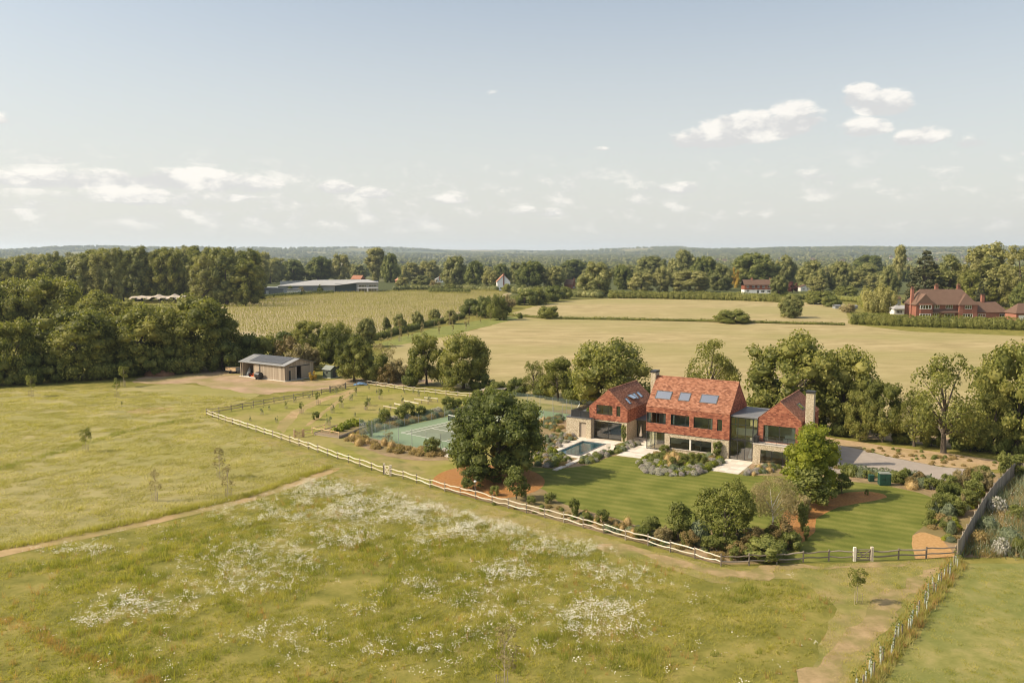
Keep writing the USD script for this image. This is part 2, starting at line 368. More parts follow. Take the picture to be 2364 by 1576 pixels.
def lawn_mat():
    N = {'g': ('geometry', {}), 'map': ('mapping', dict(rotation=(0, 0, .52))), 'w': ('wave_texture', dict(wave_type='bands', bands_direction='y', scale=.20, distortion=3.0, detail=1.0, detail_scale=.12)),
         'n': ('noise_texture', dict(scale=.28, detail=7.0)), 'fine': ('noise_texture', dict(scale=4.0, detail=4.0)),
         'r': ('rgb_ramp', {'ramp': [(.3, (.098, .114, .018)), (.5, (.132, .143, .026)), (.75, (.192, .186, .044))]}),
         'sum': ('math', dict(math_type='multiply_add', value2=.17)), 's2': ('math', dict(math_type='multiply_add', value2=.25)), 's3': ('math', dict(math_type='subtract', value2=.20)),
         'b': ('bump', dict(strength=.3, distance=.05)), 'p': ('principled_bsdf', dict(roughness=.9, specular_ior_level=.15))}
    L = [('g.position', 'map.vector'), ('map.vector', 'w.vector'), ('g.position', 'n.vector'), ('g.position', 'fine.vector'), ('w.fac', 'sum.value1'), ('n.fac', 'sum.value3'),
         ('fine.fac', 's2.value1'), ('sum.value', 's2.value3'), ('s2.value', 's3.value1'), ('s3.value', 'r.fac'), ('r.color', 'p.base_color'), ('fine.fac', 'b.height'), ('b.normal', 'p.normal')]
    mat('lawn_turf', N, L, 'p.BSDF')
lawn_mat()

def ground_mat():
    """Rough grass near, a patchwork of farmland far away."""
    N = {'g': ('geometry', {}), 'sep': ('separate_xyz', {}), 'n': ('noise_texture', dict(scale=.33, detail=8.0, roughness=.62)), 'n2': ('noise_texture', dict(scale=.05, detail=3.0)),
         'r': ('rgb_ramp', {'ramp': [(.3, (.105, .108, .020)), (.52, (.190, .172, .040)), (.8, (.33, .26, .09))]}),
         'v': ('voronoi_texture', dict(scale=.0022, feature='f1')), 'vr': ('rgb_ramp', {'ramp': [(0, (.05, .06, .022)), (.5, (.085, .095, .035)), (.8, (.16, .15, .06)), (1, (.24, .20, .09))]}), 'hs': ('separate_color', {}),
         'far': ('map_range', dict(from_min=480.0, from_max=640.0, to_min=0.0, to_max=1.0, clamp=True)), 'm': ('mix_color', {}),
         'p': ('principled_bsdf', dict(roughness=.95, specular_ior_level=.1)), 'b': ('bump', dict(strength=.6, distance=.1)), 'nb': ('noise_texture', dict(scale=3.0, detail=5.0))}
    L = [('g.position', 'sep.vector'), ('g.position', 'n.vector'), ('g.position', 'nb.vector'), ('n.fac', 'r.fac'), ('g.position', 'v.vector'), ('v.color', 'hs.color'), ('hs.r', 'vr.fac'), ('sep.y', 'far.value'),
         ('r.color', 'm.a'), ('vr.color', 'm.b'), ('far.result', 'm.fac'), ('m.result', 'p.base_color'), ('nb.fac', 'b.height'), ('b.normal', 'p.normal')]
    mat('rough_ground', N, L, 'p.BSDF')
ground_mat()
# building materials
island_mat('clay_tiles', [(0, (.185, .074, .042)), (.3, (.265, .110, .060)), (.6, (.325, .142, .080)), (1, (.42, .205, .125))], rough=.75, noise_scale=1.2, noise_amount=.35)
island_mat('hung_tiles', [(0, (.165, .052, .029)), (.3, (.24, .078, .042)), (.6, (.305, .105, .056)), (1, (.39, .155, .085))], rough=.75, noise_scale=1.2, noise_amount=.4)
island_mat('old_tiles', [(0, (.105, .062, .043)), (.5, (.15, .090, .062)), (1, (.21, .130, .09))], rough=.85, noise_scale=.5, noise_amount=.6)
island_mat('brick_red', [(0, (.20, .080, .052)), (.5, (.26, .105, .070)), (1, (.33, .145, .10))], rough=.85, noise_scale=1.5, noise_amount=.8)
def stone_mat():
    N = {'tc': ('texture_coordinate', {}), 'v': ('voronoi_texture', dict(scale=8.0, feature='f1')), 'e': ('voronoi_texture', dict(scale=8.0, feature='distance_to_edge')), 'hs': ('separate_color', {}),
         'mp': ('mapping', dict(scale=(1, 1, 1.6))),
         'r': ('rgb_ramp', {'ramp': [(0, (.33, .255, .16)), (.35, (.47, .38, .255)), (.7, (.58, .49, .35)), (1, (.70, .61, .46))]}),
         'er': ('map_range', dict(from_min=0.0, from_max=.09, clamp=True)), 'm': ('mix_color', dict(a=(.54, .455, .325))), 'b': ('bump', dict(strength=.7, distance=.04)), 'p': ('principled_bsdf', dict(roughness=.9, specular_ior_level=.2))}
    L = [('tc.object', 'mp.vector'), ('mp.vector', 'v.vector'), ('mp.vector', 'e.vector'), ('v.color', 'hs.color'), ('hs.r', 'r.fac'), ('e.distance', 'er.value'), ('er.result', 'm.fac'), ('r.color', 'm.b'), ('m.result', 'p.base_color'), ('er.result', 'b.height'), ('b.normal', 'p.normal')]
    mat('rubble_stone', N, L, 'p.BSDF')
stone_mat()
island_mat('paving', [(0, (.50, .44, .36)), (.5, (.58, .52, .435)), (1, (.66, .60, .51))], rough=.8, noise_scale=1.5, noise_amount=.5)
plain('dark_metal', (.035, .035, .036), .45, spec=.4)
plain('grey_metal', (.105, .105, .105), .5, spec=.4)
plain('zinc', (.17, .17, .17), .5, spec=.5, vary=.2, scale=.6)
plain('plaster', (.62, .58, .50), .9, vary=.05)
plain('white_paint', (.74, .72, .67), .6, vary=.06)
plain('curtain', (.66, .66, .60), .9, vary=.1, scale=6)
plain('floor_wood', (.30, .20, .115), .6, vary=.2)
plain('brown_fabric', (.24, .16, .10), .9)
plain('pool_tile', (.46, .62, .61), .4, vary=.2, scale=2)
island_mat('barn_boards', [(0, (.27, .215, .155)), (.5, (.345, .28, .205)), (1, (.43, .355, .27))], rough=.85, noise_scale=2.5, noise_amount=.6, stretch=(1, 1, .15))
island_mat('pale_rails', [(0, (.50, .43, .32)), (.5, (.62, .54, .41)), (1, (.72, .65, .52))], rough=.85, noise_scale=3, noise_amount=.4)
island_mat('grey_posts', [(0, (.17, .135, .10)), (.5, (.24, .195, .15)), (1, (.31, .26, .20))], rough=.9, noise_scale=3, noise_amount=.4)
island_mat('new_wood', [(0, (.50, .33, .17)), (.5, (.60, .41, .22)), (1, (.68, .49, .28))], rough=.8)
island_mat('panel_wood', [(0, (.20, .165, .125)), (.5, (.26, .22, .17)), (1, (.33, .285, .225))], rough=.9, noise_scale=2, noise_amount=.5, stretch=(1, 1, .2))
plain('solar_glass', (.085, .083, .080), .38, spec=.35, vary=.15)
plain('corrugated', (.27, .265, .25), .45, spec=.5, vary=.08, scale=.5)
plain('pale_roof', (.37, .355, .33), .5, vary=.06, scale=.05)
plain('clad_grey', (.245, .255, .25), .55, vary=.06, scale=.2)
plain('clad_blue', (.06, .105, .125), .5, vary=.1, scale=.5)
plain('canvas', (.48, .41, .33), .9, vary=.12, scale=.4)
plain('black_plastic', (.02, .02, .021), .4)
plain('orange_paint', (.62, .12, .03), .45)
plain('green_paint', (.016, .058, .038), .5, vary=.08)
plain('shed_green', (.085, .105, .075), .8)
plain('shed_roof', (.20, .215, .18), .8)
plain('tarp_blue', (.12, .22, .36), .5)
plain('net_mesh', (.05, .07, .05), .8)
plain('guard_tube', (.40, .44, .37), .6)
plain('steel', (.42, .43, .43), .4, metallic=.6)
plain('car_paint', (.03, .034, .042), .2, spec=.7)
plain('tyre', (.02, .02, .02), .8)
plain('soil_heap', (.17, .085, .045), .95, vary=.3, scale=1.2)
plain('logs', (.36, .26, .17), .9, vary=.3, scale=3)
plain('rock', (.42, .37, .31), .9, vary=.3, scale=2)

def pane(name, tint=(.86, .93, .89), tgl=(1, 1, 1), gain=1.7, least=.06):
    return mat(name, {'f': ('fresnel', dict(IOR=1.5)), 'f2': ('math', dict(math_type='multiply_add', value2=gain, value3=least, use_clamp=True)), 't': ('transparent_bsdf', dict(color=tint)), 'g': ('glossy_bsdf', dict(color=tgl, roughness=.02)), 'm': ('mix_closure', {})},
               [('f.fac', 'f2.value1'), ('f2.value', 'm.fac'), ('t.BSDF', 'm.closure1'), ('g.BSDF', 'm.closure2')], 'm.closure')
pane('glass')
pane('bright_glass', (.9, .96, .92), (1, 1, 1), 1.7, .13)
mat('dark_screen', {'t': ('transparent_bsdf', {}), 'd': ('principled_bsdf', dict(base_color=(.03, .03, .03), roughness=.7)), 'm': ('mix_closure', dict(fac=.6))}, [('t.BSDF', 'm.closure1'), ('d.BSDF', 'm.closure2')], 'm.closure')
pane('dark_glass', (.42, .46, .46))
mat('mesh_screen', {'t': ('transparent_bsdf', {}), 'd': ('principled_bsdf', dict(base_color=(.13, .17, .13), roughness=.8)), 'm': ('mix_closure', dict(fac=.17))}, [('t.BSDF', 'm.closure1'), ('d.BSDF', 'm.closure2')], 'm.closure')
mat('pool_water', {'f': ('fresnel', dict(IOR=1.33)), 'n': ('noise_texture', dict(scale=1.6, detail=3.0)), 'tc': ('texture_coordinate', {}), 'b': ('bump', dict(strength=.12, distance=.05)), 't': ('transparent_bsdf', dict(color=(.74, .92, .91))), 'g': ('glossy_bsdf', dict(color=(1, 1, 1), roughness=.03)), 'm': ('mix_closure', {})},
    [('tc.object', 'n.vector'), ('n.fac', 'b.height'), ('b.normal', 'g.normal'), ('f.fac', 'm.fac'), ('t.BSDF', 'm.closure1'), ('g.BSDF', 'm.closure2')], 'm.closure')

# ------------------------------------------------------------------ terrain: one sheet to the horizon
def ground_z(x, y):
    """Level near the house; wooded hills rise eight to ten kilometres away."""
    x, y = np.asarray(x, float), np.asarray(y, float)
    r = np.hypot(x, y)
    p = np.stack([x / 2600.0, y / 2600.0, np.zeros_like(x)], -1)
    n = meshkit.fbm(p, 4, 3)
    p2 = np.stack([x / 700.0, y / 700.0, np.zeros_like(x)], -1)
    n2 = meshkit.fbm(p2, 3, 11)
    t = np.clip((r - 3600.0) / 5200.0, 0, 1)
    t = t * t * (3 - 2 * t)
    dip = np.clip((r - 900.0) / 900.0, 0, 1)
    dip = dip * dip * (3 - 2 * dip) * (1 - np.clip((r - 2500) / 2000.0, 0, 1))
    return -10.0 * dip + t * (66 + 170 * (n - 0.5) + 40 * (n2 - 0.5)) * (1 - 0.6 * np.clip((r - 10500) / 3500.0, 0, 1))

HOUSE_TH = -0.55
_h = ray(1280 + 1390 / 3.459, 820 + 830 / 3.459)
HO = np.array([0, 0, CAM_H]) - _h * CAM_H / _h[2]
UH, VH = np.array([math.cos(HOUSE_TH), math.sin(HOUSE_TH)]), np.array([-math.sin(HOUSE_TH), math.cos(HOUSE_TH)])
def uv(u, v):
    return HO[:2] + u * UH + v * VH
POOL = (-22.25, -9.2, -18.45, -.55)
POOL_HOLE = Polygon([uv(POOL[0], POOL[1]), uv(POOL[2], POOL[1]), uv(POOL[2], POOL[3]), uv(POOL[0], POOL[3])])

def make_ground():
    radii = np.concatenate([np.linspace(160, 800, 10), np.geomspace(860, 14500, 90)])
    fine = np.radians(np.linspace(-42, 42, 253))
    coarse = np.radians(np.linspace(42, 318, 60)[1:-1])
    ang = np.concatenate([fine, coarse])
    R, A = np.meshgrid(radii, ang, indexing='ij')
    X, Y = R * np.sin(A), R * np.cos(A)
    Z = ground_z(X, Y)
    v = np.stack([X, Y, Z], -1).reshape(-1, 3)
    n, m = len(ang), len(radii)
    i, j = np.meshgrid(np.arange(m - 1), np.arange(n), indexing='ij')
    a, b = i * n + j, i * n + (j + 1) % n
    q = np.stack([a, b, b + n, a + n], -1).reshape(-1, 4)
    mb = MB().add(v, np.vstack([q[:, [0, 1, 2]], q[:, [0, 2, 3]]]))
    near = Polygon(np.c_[X[0], Y[0]], [list(POOL_HOLE.exterior.coords)[:-1]])
    pv, pf = trimesh.creation.triangulate_polygon(near, engine='earcut')
    pf = np.array(pf)
    e1, e2 = pv[pf[:, 1]] - pv[pf[:, 0]], pv[pf[:, 2]] - pv[pf[:, 0]]
    flip = e1[:, 0] * e2[:, 1] - e1[:, 1] * e2[:, 0] < 0
    pf[flip] = pf[flip][:, ::-1]
    mb.add(np.c_[pv, np.zeros(len(pv))], pf)
    gv, gf, _ = mb.mesh()
    e1, e2 = gv[gf[:, 1]] - gv[gf[:, 0]], gv[gf[:, 2]] - gv[gf[:, 0]]
    flip = np.cross(e1, e2)[:, 2] < 0
    gf[flip] = gf[flip][:, ::-1]
    solo('ground', (gv, gf), LOOK['rough_ground'], kind='structure')
make_ground()

def jag(pts, step=1.5, amp=0.35, seed=0, closed=True):
    """A polygon of ground points with uneven edges, as grown or trodden edges are."""
    p = np.asarray(pts, float)
    ring = LineString(np.vstack([p, p[:1]]))
    n = max(8, int(ring.length / step))
    q = np.array([ring.interpolate(t, normalized=True).coords[0] for t in np.arange(n) / n])
    a = meshkit.fbm(np.c_[q / 2.2, np.full(n, 3.3)], 3, seed) - .5
    b = meshkit.fbm(np.c_[q / 2.2, np.full(n, 9.1)], 3, seed + 5) - .5
    return Polygon(q + np.c_[a, b] * amp * 2.5).buffer(0)

LEVEL = {}
def sheet(name, poly, level, material, kind='structure', label=None, category=None):
    poly = poly.difference(POOL_HOLE)
    geoms = [g for g in getattr(poly, 'geoms', [poly]) if g.area > .01]
    mb = MB()
    for g in geoms:
        v, f = trimesh.creation.triangulate_polygon(g, engine='earcut')
        v = np.c_[v, np.full(len(v), level * .004)]
        a, b, c = v[f[:, 0]], v[f[:, 1]], v[f[:, 2]]
        flip = np.cross(b - a, c - a)[:, 2] < 0
        f = f.copy()
        f[flip] = f[flip][:, ::-1]
        mb.add(v, f)
    LEVEL[name] = poly
    return solo(name, mb.mesh(), LOOK[material], kind=kind, label=label, category=category)

hay_px = [(880, 822), (905, 797), (1040, 775), (1130, 752), (1170, 726), (1230, 708), (1310, 694), (1420, 688), (1664, 693), (1950, 700), (1960, 748), (2100, 765), (2700, 790), (3000, 1010), (2364, 1055), (1900, 1000), (1500, 965), (1250, 930), (1160, 905), (950, 885)]
sheet('hay_field', jag(Gs(hay_px), 6, 1.2, 1), 1, 'hay')
sheet('vineyard_ground', jag(Gs([(505, 706), (560, 692), (598, 689), (777, 676), (950, 672), (1140, 671), (1183, 677), (1120, 705), (1065, 727), (960, 748), (857, 770), (750, 790), (643, 783), (530, 770)]), 5, 1.0, 2), 1, 'vineyard_soil')
sheet('sapling_strip', jag(Gs([(860, 797), (1000, 757), (1164, 730), (1215, 731), (1130, 751), (1036, 775), (917, 797)]), 4, 1, 3), 2, 'fresh_turf')
left_meadow = jag(Gs([(-700, 905), (250, 898), (400, 885), (480, 892), (600, 910), (560, 930), (480, 958), (620, 1012), (755, 1082), (571, 1147), (320, 1204), (0, 1269), (-500, 1390)]), 2, .6, 4)
sheet('left_meadow', left_meadow, 1, 'left_meadow_soil')
yard = jag(Gs([(300, 884), (398, 886), (440, 884), (485, 893), (522, 900), (557, 908), (616, 909), (675, 904), (750, 900), (798, 893), (840, 888), (905, 890), (1000, 888), (1000, 878), (900, 873), (820, 872), (780, 874), (740, 880), (655, 872), (560, 850), (523, 850), (430, 856), (337, 866)]), 1.5, 1.7, 5)
sheet('yard', yard, 4, 'dirt')
path_poly = jag(Gs([(-300, 1335), (0, 1271), (320, 1205), (571, 1148), (757, 1082), (790, 1080), (780, 1088), (575, 1158), (322, 1217), (0, 1285), (-300, 1352)]), 1.5, .3, 6)
sheet('mown_path', path_poly, 4, 'dry_path')
fence_strip = jag(Gs([(477, 962), (620, 1012), (700, 1040), (831, 1082), (930, 1112), (1098, 1160), (1215, 1193), (1347, 1229), (1500, 1268), (1664, 1312), (1850, 1304), (2010, 1302), (2205, 1290), (2150, 1345), (2060, 1450), (1985, 1576), (1960, 1640), (1820, 1640), (1900, 1500), (1930, 1400), (1830, 1330), (1660, 1345), (1480, 1290), (1330, 1255), (1190, 1222), (1060, 1188), (930, 1150), (800, 1110), (757, 1084), (640, 1040)]), 1.5, .8, 7)
sheet('mown_strip', fence_strip, 3, 'mown_grass')
track = jag(Gs([(2150, 1302), (2196, 1300), (2120, 1380), (2030, 1480), (1950, 1576), (1900, 1650), (1800, 1650), (1880, 1540), (1985, 1420), (2070, 1350)]), 1.0, 1.5, 8)
sheet('worn_track', track, 5, 'worn_grass')
strip2 = jag(Gs([(1380, 1270), (1500, 1292), (1640, 1335), (1700, 1338), (1850, 1318), (2000, 1312), (2120, 1304), (2120, 1300), (1990, 1304), (1830, 1308), (1664, 1318), (1520, 1282), (1390, 1248)]), 1.0, 1.3, 9)
sheet('trodden_strip', strip2, 6, 'worn_grass')
rng_p = np.random.default_rng(31)
for k, (px, py, wx, wy) in enumerate([(345, 948, 50, 8)]):
    c = G(px, py)
    rx, ry = size_at(c, wx), wy * c[1] ** 2 / (FPX * CAM_H)
    ang = np.linspace(0, 2 * np.pi, 24, endpoint=False)
    sheet('bare_patch', jag(c[:2] + np.c_[np.cos(ang) * rx, np.sin(ang) * ry], .6, .8, 40 + k), 7, 'dry_path')
sheet('neighbour_field', jag(Gs([(2222, 1300), (2700, 1296), (2900, 1700), (1990, 1700), (2040, 1590), (2150, 1410)]), 2, .4, 10), 1, 'neighbour_turf')
orchard = jag(Gs([(478, 957), (620, 929), (762, 903), (848, 889), (1000, 906), (1160, 928), (1320, 942), (1320, 1000), (1230, 1080), (1120, 1072), (1000, 1122), (890, 1093), (730, 1042), (600, 999)]), 2, .15, 11)
sheet('orchard_grass', orchard, 2, 'orchard_turf')
sheet('orchard_track', jag(Gs([(640, 990), (655, 1000), (690, 955), (750, 925), (835, 899), (815, 898), (730, 922), (672, 950), (648, 972)]), 1, .4, 12), 3, 'dry_path')
sheet('orchard_track', jag(Gs([(700, 985), (720, 978), (790, 925), (820, 905), (812, 904), (770, 930)]), 1, .4, 13), 4, 'dry_path')
sheet('garden_path', jag(Gs([(760, 1015), (800, 1012), (850, 1035), (905, 1058), (960, 1075), (985, 1090), (960, 1100), (900, 1078), (830, 1050)]), 1, .5, 14), 6, 'mown_grass')
sheet('rough_bed', jag(Gs([(790, 1005), (835, 1008), (911, 1021), (973, 1034), (1020, 1043), (1040, 1062), (995, 1064), (935, 1060), (888, 1052), (820, 1028)]), 1, .4, 15), 7, 'bed_soil')
garden = jag(Gs([(1225, 950), (1320, 945), (1500, 960), (1700, 985), (1935, 1040), (2100, 1075), (2200, 1100), (2345, 1088), (2214, 1283), (2010, 1294), (1847, 1297), (1664, 1304), (1496, 1258), (1347, 1218), (1215, 1183), (1098, 1151), (1010, 1126), (1000, 1105), (1110, 1072), (1215, 1073), (1210, 1000)]), 1.5, .12, 16)
sheet('garden_ground', garden, 4, 'bed_soil')
lawn = jag(Gs([(1105, 1068), (1221, 1077), (1290, 1083), (1364, 1072), (1413, 1052), (1492, 1058), (1474, 1069), (1640, 1086), (1714, 1095), (1805, 1099), (1965, 1111), (2053, 1122), (2134, 1140), (2168, 1157), (2164, 1180), (2134, 1214), (2107, 1233), (2107, 1253), (2111, 1292), (2011, 1297), (1847, 1300), (1790, 1292), (1770, 1270), (1700, 1225), (1644, 1222), (1499, 1222), (1414, 1194), (1339, 1175), (1292, 1160), (1258, 1132)]), 1.2, .10, 17)
sheet('lawn', lawn, 5, 'lawn_turf')
def ellipse_px(px, py, wx, wy, n=40):
    a = np.linspace(0, 2 * np.pi, n, endpoint=False)
    return [(px + wx * math.cos(t), py + wy * math.sin(t)) for t in a]
mulch1 = Polygon(Gs(ellipse_px(1128, 1112, 130, 39))).intersection(Polygon(Gs([(980, 1060), (1270, 1060), (1262, 1165), (1215, 1182), (1098, 1149), (990, 1118)])))
sheet('mulch_circle', mulch1, 6, 'mulch')
mulch2 = jag(Gs([(1810, 1180), (1860, 1160), (1929, 1142), (1960, 1136), (2000, 1133), (2038, 1139), (2052, 1147), (2019, 1155), (1935, 1170), (1885, 1196), (1882, 1226), (1855, 1252), (1815, 1258), (1800, 1220)]), .8, .12, 18)
sheet('mulch_bed', mulch2, 6, 'mulch')
sheet('corner_mulch', jag(Gs([(2107, 1236), (2128, 1226), (2170, 1240), (2208, 1284), (2112, 1291), (2106, 1260)]), .8, .1, 19), 6, 'pale_mulch')
sheet('tree_bed', jag(Gs([(1480, 1225), (1560, 1235), (1640, 1228), (1740, 1218), (1815, 1225), (1850, 1252), (1800, 1283), (1664, 1302), (1560, 1276)]), .8, .2, 20), 7, 'bed_soil')
drive = jag(Gs([(1700, 990), (1800, 1003), (1925, 1026), (1975, 1034), (2060, 1056), (2170, 1077), (2290, 1087), (2300, 1098), (2200, 1104), (2190, 1112), (2080, 1098), (1960, 1094), (1880, 1090), (1790, 1080)]), 2, .08, 21)
sheet('driveway', drive, 6, 'driveway_tar')
sheet('straw_bank', jag(Gs([(1800, 985), (1925, 1012), (2050, 1030), (2180, 1045), (2300, 1062), (2330, 1080), (2290, 1086), (2170, 1076), (2060, 1055), (1975, 1033), (1925, 1025)]), 1, .3, 22), 7, 'straw_bank')
sheet('shade_track', jag(Gs([(1880, 985), (2100, 1005), (2364, 1022), (2500, 1030), (2500, 1045), (2330, 1040), (2100, 1022), (1900, 1000)]), 2, .4, 23), 5, 'straw_bank')

# ------------------------------------------------------------------ trees and shrubs: prototypes
def crown_cards(rng, H, W, base, clumps, leaves, leaf, spread=(.55, 1.0), clump_r=(.13, .24), shape='round', flat=.75, core=.62, gap=0.0, lean=0.0):
    """Leaf clumps spread through a crown; returns the leaf cards' centres, normals, sizes, the clumps, and cores."""
    cz = H * (base + 1) / 2
    hz = H * (1 - base) / 2
    cl = []
    tries = 0
    while len(cl) < clumps and tries < 6000:
        tries += 1
        d = rng.normal(size=3)
        d /= np.linalg.norm(d)
        if d[2] < -.75:
            continue
        rr = rng.uniform(*spread) ** .7
        wob = 1 + .28 * (meshkit.fbm(np.array([d * 1.6 + 7.7 * gap + 3.1]), 2, int(H * 7)) - .5)[0] * 2
        if shape == 'column':
            z = rng.uniform(base, .98)
            prof = math.sin(math.pi * min(1, (1 - z) * 1.15 + .12)) ** .6
            p = np.array([d[0] * W / 2 * prof * rr, d[1] * W / 2 * prof * rr, z * H])
        elif shape == 'cone':
            z = base + (1 - base) * rng.uniform(0, 1) ** 1.15
            prof = ((1 - z) / (1 - base)) ** .62 * .97 + .03
            ang = rng.uniform(0, 2 * np.pi)
            p = np.array([math.cos(ang) * W / 2 * prof * rr, math.sin(ang) * W / 2 * prof * rr, z * H * .98])
        else:
            p = np.array([d[0] * W / 2 * rr * wob, d[1] * W / 2 * rr * wob, cz + d[2] * hz * rr * wob * (1 if d[2] > 0 else .85)])
            if shape == 'dome' and d[2] < 0:
                p[2] = cz + d[2] * hz * .6
        r = rng.uniform(*clump_r) * W * (.7 if shape in ('column',) else 1)
        if shape == 'cone':
            r *= .4 + .6 * (1 - (p[2] / H - base) / (1 - base))
        k = 1 - r / (W / 2) * .55
        p[:2] *= k
        p[2] = cz + (p[2] - cz) * (1 - r * flat / hz * .5)
        cl.append((p, r))
    w = np.array([r for _, r in cl]) ** 2
    counts = np.maximum(6, (leaves * w / w.sum()).astype(int))
    C, Nn, S = [], [], []
    mid = np.array([0, 0, cz - .25 * hz])
    for (p, r), n in zip(cl, counts):
        out = p - mid
        out /= np.linalg.norm(out) + 1e-9
        d = rng.normal(size=(n, 3)) + out * .55 + np.array([0, 0, .25])
        d /= np.linalg.norm(d, axis=1, keepdims=True)
        q = p + d * r * np.array([1, 1, flat]) * rng.uniform(.62, 1.12, (n, 1))
        C.append(q)
        Nn.append(d + rng.normal(size=(n, 3)) * .55)
        S.append(leaf * rng.uniform(.65, 1.35, n))
    C, Nn, S = np.vstack(C), np.vstack(Nn), np.concatenate(S)
    # fit the crown into its stated height and width
    lo, hi = np.percentile(C[:, 2], .6), np.percentile(C[:, 2], 99.6)
    sz = (1 - base) * H / max(hi - lo, .1)
    sx = (W / 2) / np.percentile(np.hypot(C[:, 0], C[:, 1]), 97.5)
    C = np.c_[C[:, :2] * sx, base * H + (C[:, 2] - lo) * sz]
    cl = [(np.array([p[0] * sx, p[1] * sx, base * H + (p[2] - lo) * sz]), r * (sx + sx + sz) / 3) for p, r in cl]
    return C, Nn, S * (sx + sx + sz) / 3, cl

ICO = trimesh.creation.icosphere(1)
def tree_meshes(seed, H, W, base, clumps, leaves, leaf, trunk=None, limbs=7, core=.6, wavy=.5, bare=0.0, **kw):
    rng = np.random.default_rng(seed)
    C, N, S, cl = crown_cards(rng, H, W, base, clumps, leaves, leaf, **kw)
    leafm = MB().cards(C, N, S, rng=rng)
    if core:
        for p, r in cl:
            leafm.add(ICO.vertices * r * core * np.array([1, 1, kw.get('flat', .75)]) * rng.uniform(.85, 1.1, (len(ICO.vertices), 1)) + p, ICO.faces)
    tr = trunk or H * .028
    wood = MB()
    zt = H * (base + (1 - base) * .45)
    ph = rng.uniform(0, 6.28)
    pts = [(math.sin(ph + t * 2.2) * wavy * t * .6, math.cos(ph * 1.7 + t * 2.6) * wavy * t * .6, zt * t - .15 * (t == 0)) for t in np.linspace(0, 1, 6)]
    wood.tube(pts, [tr * 1.35, tr, tr * .9, tr * .78, tr * .62, tr * .42], 8)
    order = sorted(cl, key=lambda c: rng.uniform())[:limbs]
    for p, r in order:
        t = np.clip((p[2] * .55) / zt, .35, .95)
        a = np.array([np.interp(t, np.linspace(0, 1, 6), [q[k] for q in pts]) for k in range(3)])
        mid = (a + p) / 2 + np.array([0, 0, .06 * H]) * rng.uniform(-.3, 1)
        wood.tube([a, mid, p], [tr * .45, tr * .28, tr * .08], 5)
    return leafm.mesh(), wood.mesh()

def tree_proto(name, leaves_mat, bark_mat='bark', **kw):
    p = proto(name)
    tuft_top = kw.pop('stray_tuft', False)
    lm, wm = tree_meshes(**kw)
    if tuft_top:
        rng = np.random.default_rng(99)
        H, W = kw['H'], kw['W']
        c0 = np.array([W * .08, 0, H * 1.03])
        d = rng.normal(size=(420, 3))
        d /= np.linalg.norm(d, axis=1, keepdims=True)
        extra = MB().cards(c0 + d * np.array([W * .15, W * .15, H * .075]) * rng.uniform(.3, 1.1, (420, 1)) + np.where(rng.uniform(0, 1, (420, 1)) < .4, np.array([[-W * .11, 0, -H * .06]]), 0), d + rng.normal(size=d.shape) * .5, .33, rng=rng).mesh()
        lm = (np.vstack([lm[0], extra[0]]), np.vstack([lm[1], extra[1] + len(lm[0])]), np.concatenate([lm[2], extra[2]]))
        w2 = MB().tube([(0, 0, H * .6), (W * .04, 0, H * .85), (c0[0], 0, c0[2])], [.16, .10, .03], 6).mesh()
        wm = (np.vstack([wm[0], w2[0]]), np.vstack([wm[1], w2[1] + len(wm[0])]), np.concatenate([wm[2], w2[2]]))
    part(p, 'trunk', wm, LOOK[bark_mat])
    part(p, 'crown', lm, LOOK[leaves_mat])
    PROTO[name + '_size'] = (kw['W'], kw['H'])

tree_proto('oak_a', 'oak_leaves', seed=1, H=12, W=13, base=.07, clumps=70, leaves=8000, leaf=.36, clump_r=(.09, .17))
tree_proto('oak_b', 'oak_leaves', seed=2, H=12, W=12, base=.09, clumps=60, leaves=7500, leaf=.36, clump_r=(.09, .17))
tree_proto('oak_c', 'oak_leaves', seed=3, H=13, W=13, base=.06, clumps=80, leaves=8000, leaf=.38, clump_r=(.085, .15))
tree_proto('oak_open', 'oak_leaves', seed=4, H=13, W=12, base=.13, clumps=46, leaves=6000, leaf=.33, clump_r=(.08, .15), core=0, limbs=22)
tree_proto('oak_dense', 'dense_leaves', seed=5, H=11, W=12, base=.10, clumps=110, leaves=15000, leaf=.31, clump_r=(.085, .14), core=.7)
tree_proto('oak_broken', 'oak_leaves', seed=6, H=11, W=11, base=.10, clumps=42, leaves=6000, leaf=.33, clump_r=(.10, .16), spread=(.6, 1.0), core=0, limbs=24, stray_tuft=True)
tree_proto('round_a', 'far_leaves', seed=11, H=20, W=17, base=.01, clumps=110, leaves=7000, leaf=.62, clump_r=(.08, .15), core=.72, flat=.95)
tree_proto('round_b', 'far_leaves', seed=12, H=20, W=15, base=.01, clumps=100, leaves=7000, leaf=.62, clump_r=(.08, .16), core=.72, flat=1.0)
tree_proto('round_c', 'far_leaves', seed=13, H=20, W=18, base=.01, clumps=120, leaves=7500, leaf=.62, clump_r=(.075, .14), core=.72, flat=.95)
tree_proto('dark_a', 'dense_leaves', seed=14, H=20, W=17, base=.01, clumps=110, leaves=7000, leaf=.62, clump_r=(.08, .14), core=.72, flat=.95)
tree_proto('pale_a', 'pale_leaves', seed=15, H=20, W=15, base=.01, clumps=90, leaves=6500, leaf=.6, clump_r=(.08, .15), core=.7, flat=1.0)
tree_proto('tall_a', 'far_leaves', seed=16, H=28, W=14, base=.04, clumps=60, leaves=5000, leaf=.75, clump_r=(.10, .17), core=.7, flat=1.0)
tree_proto('tall_b', 'oak_leaves', seed=17, H=28, W=15, base=.03, clumps=64, leaves=5000, leaf=.75, clump_r=(.10, .17), core=.7, flat=1.0)
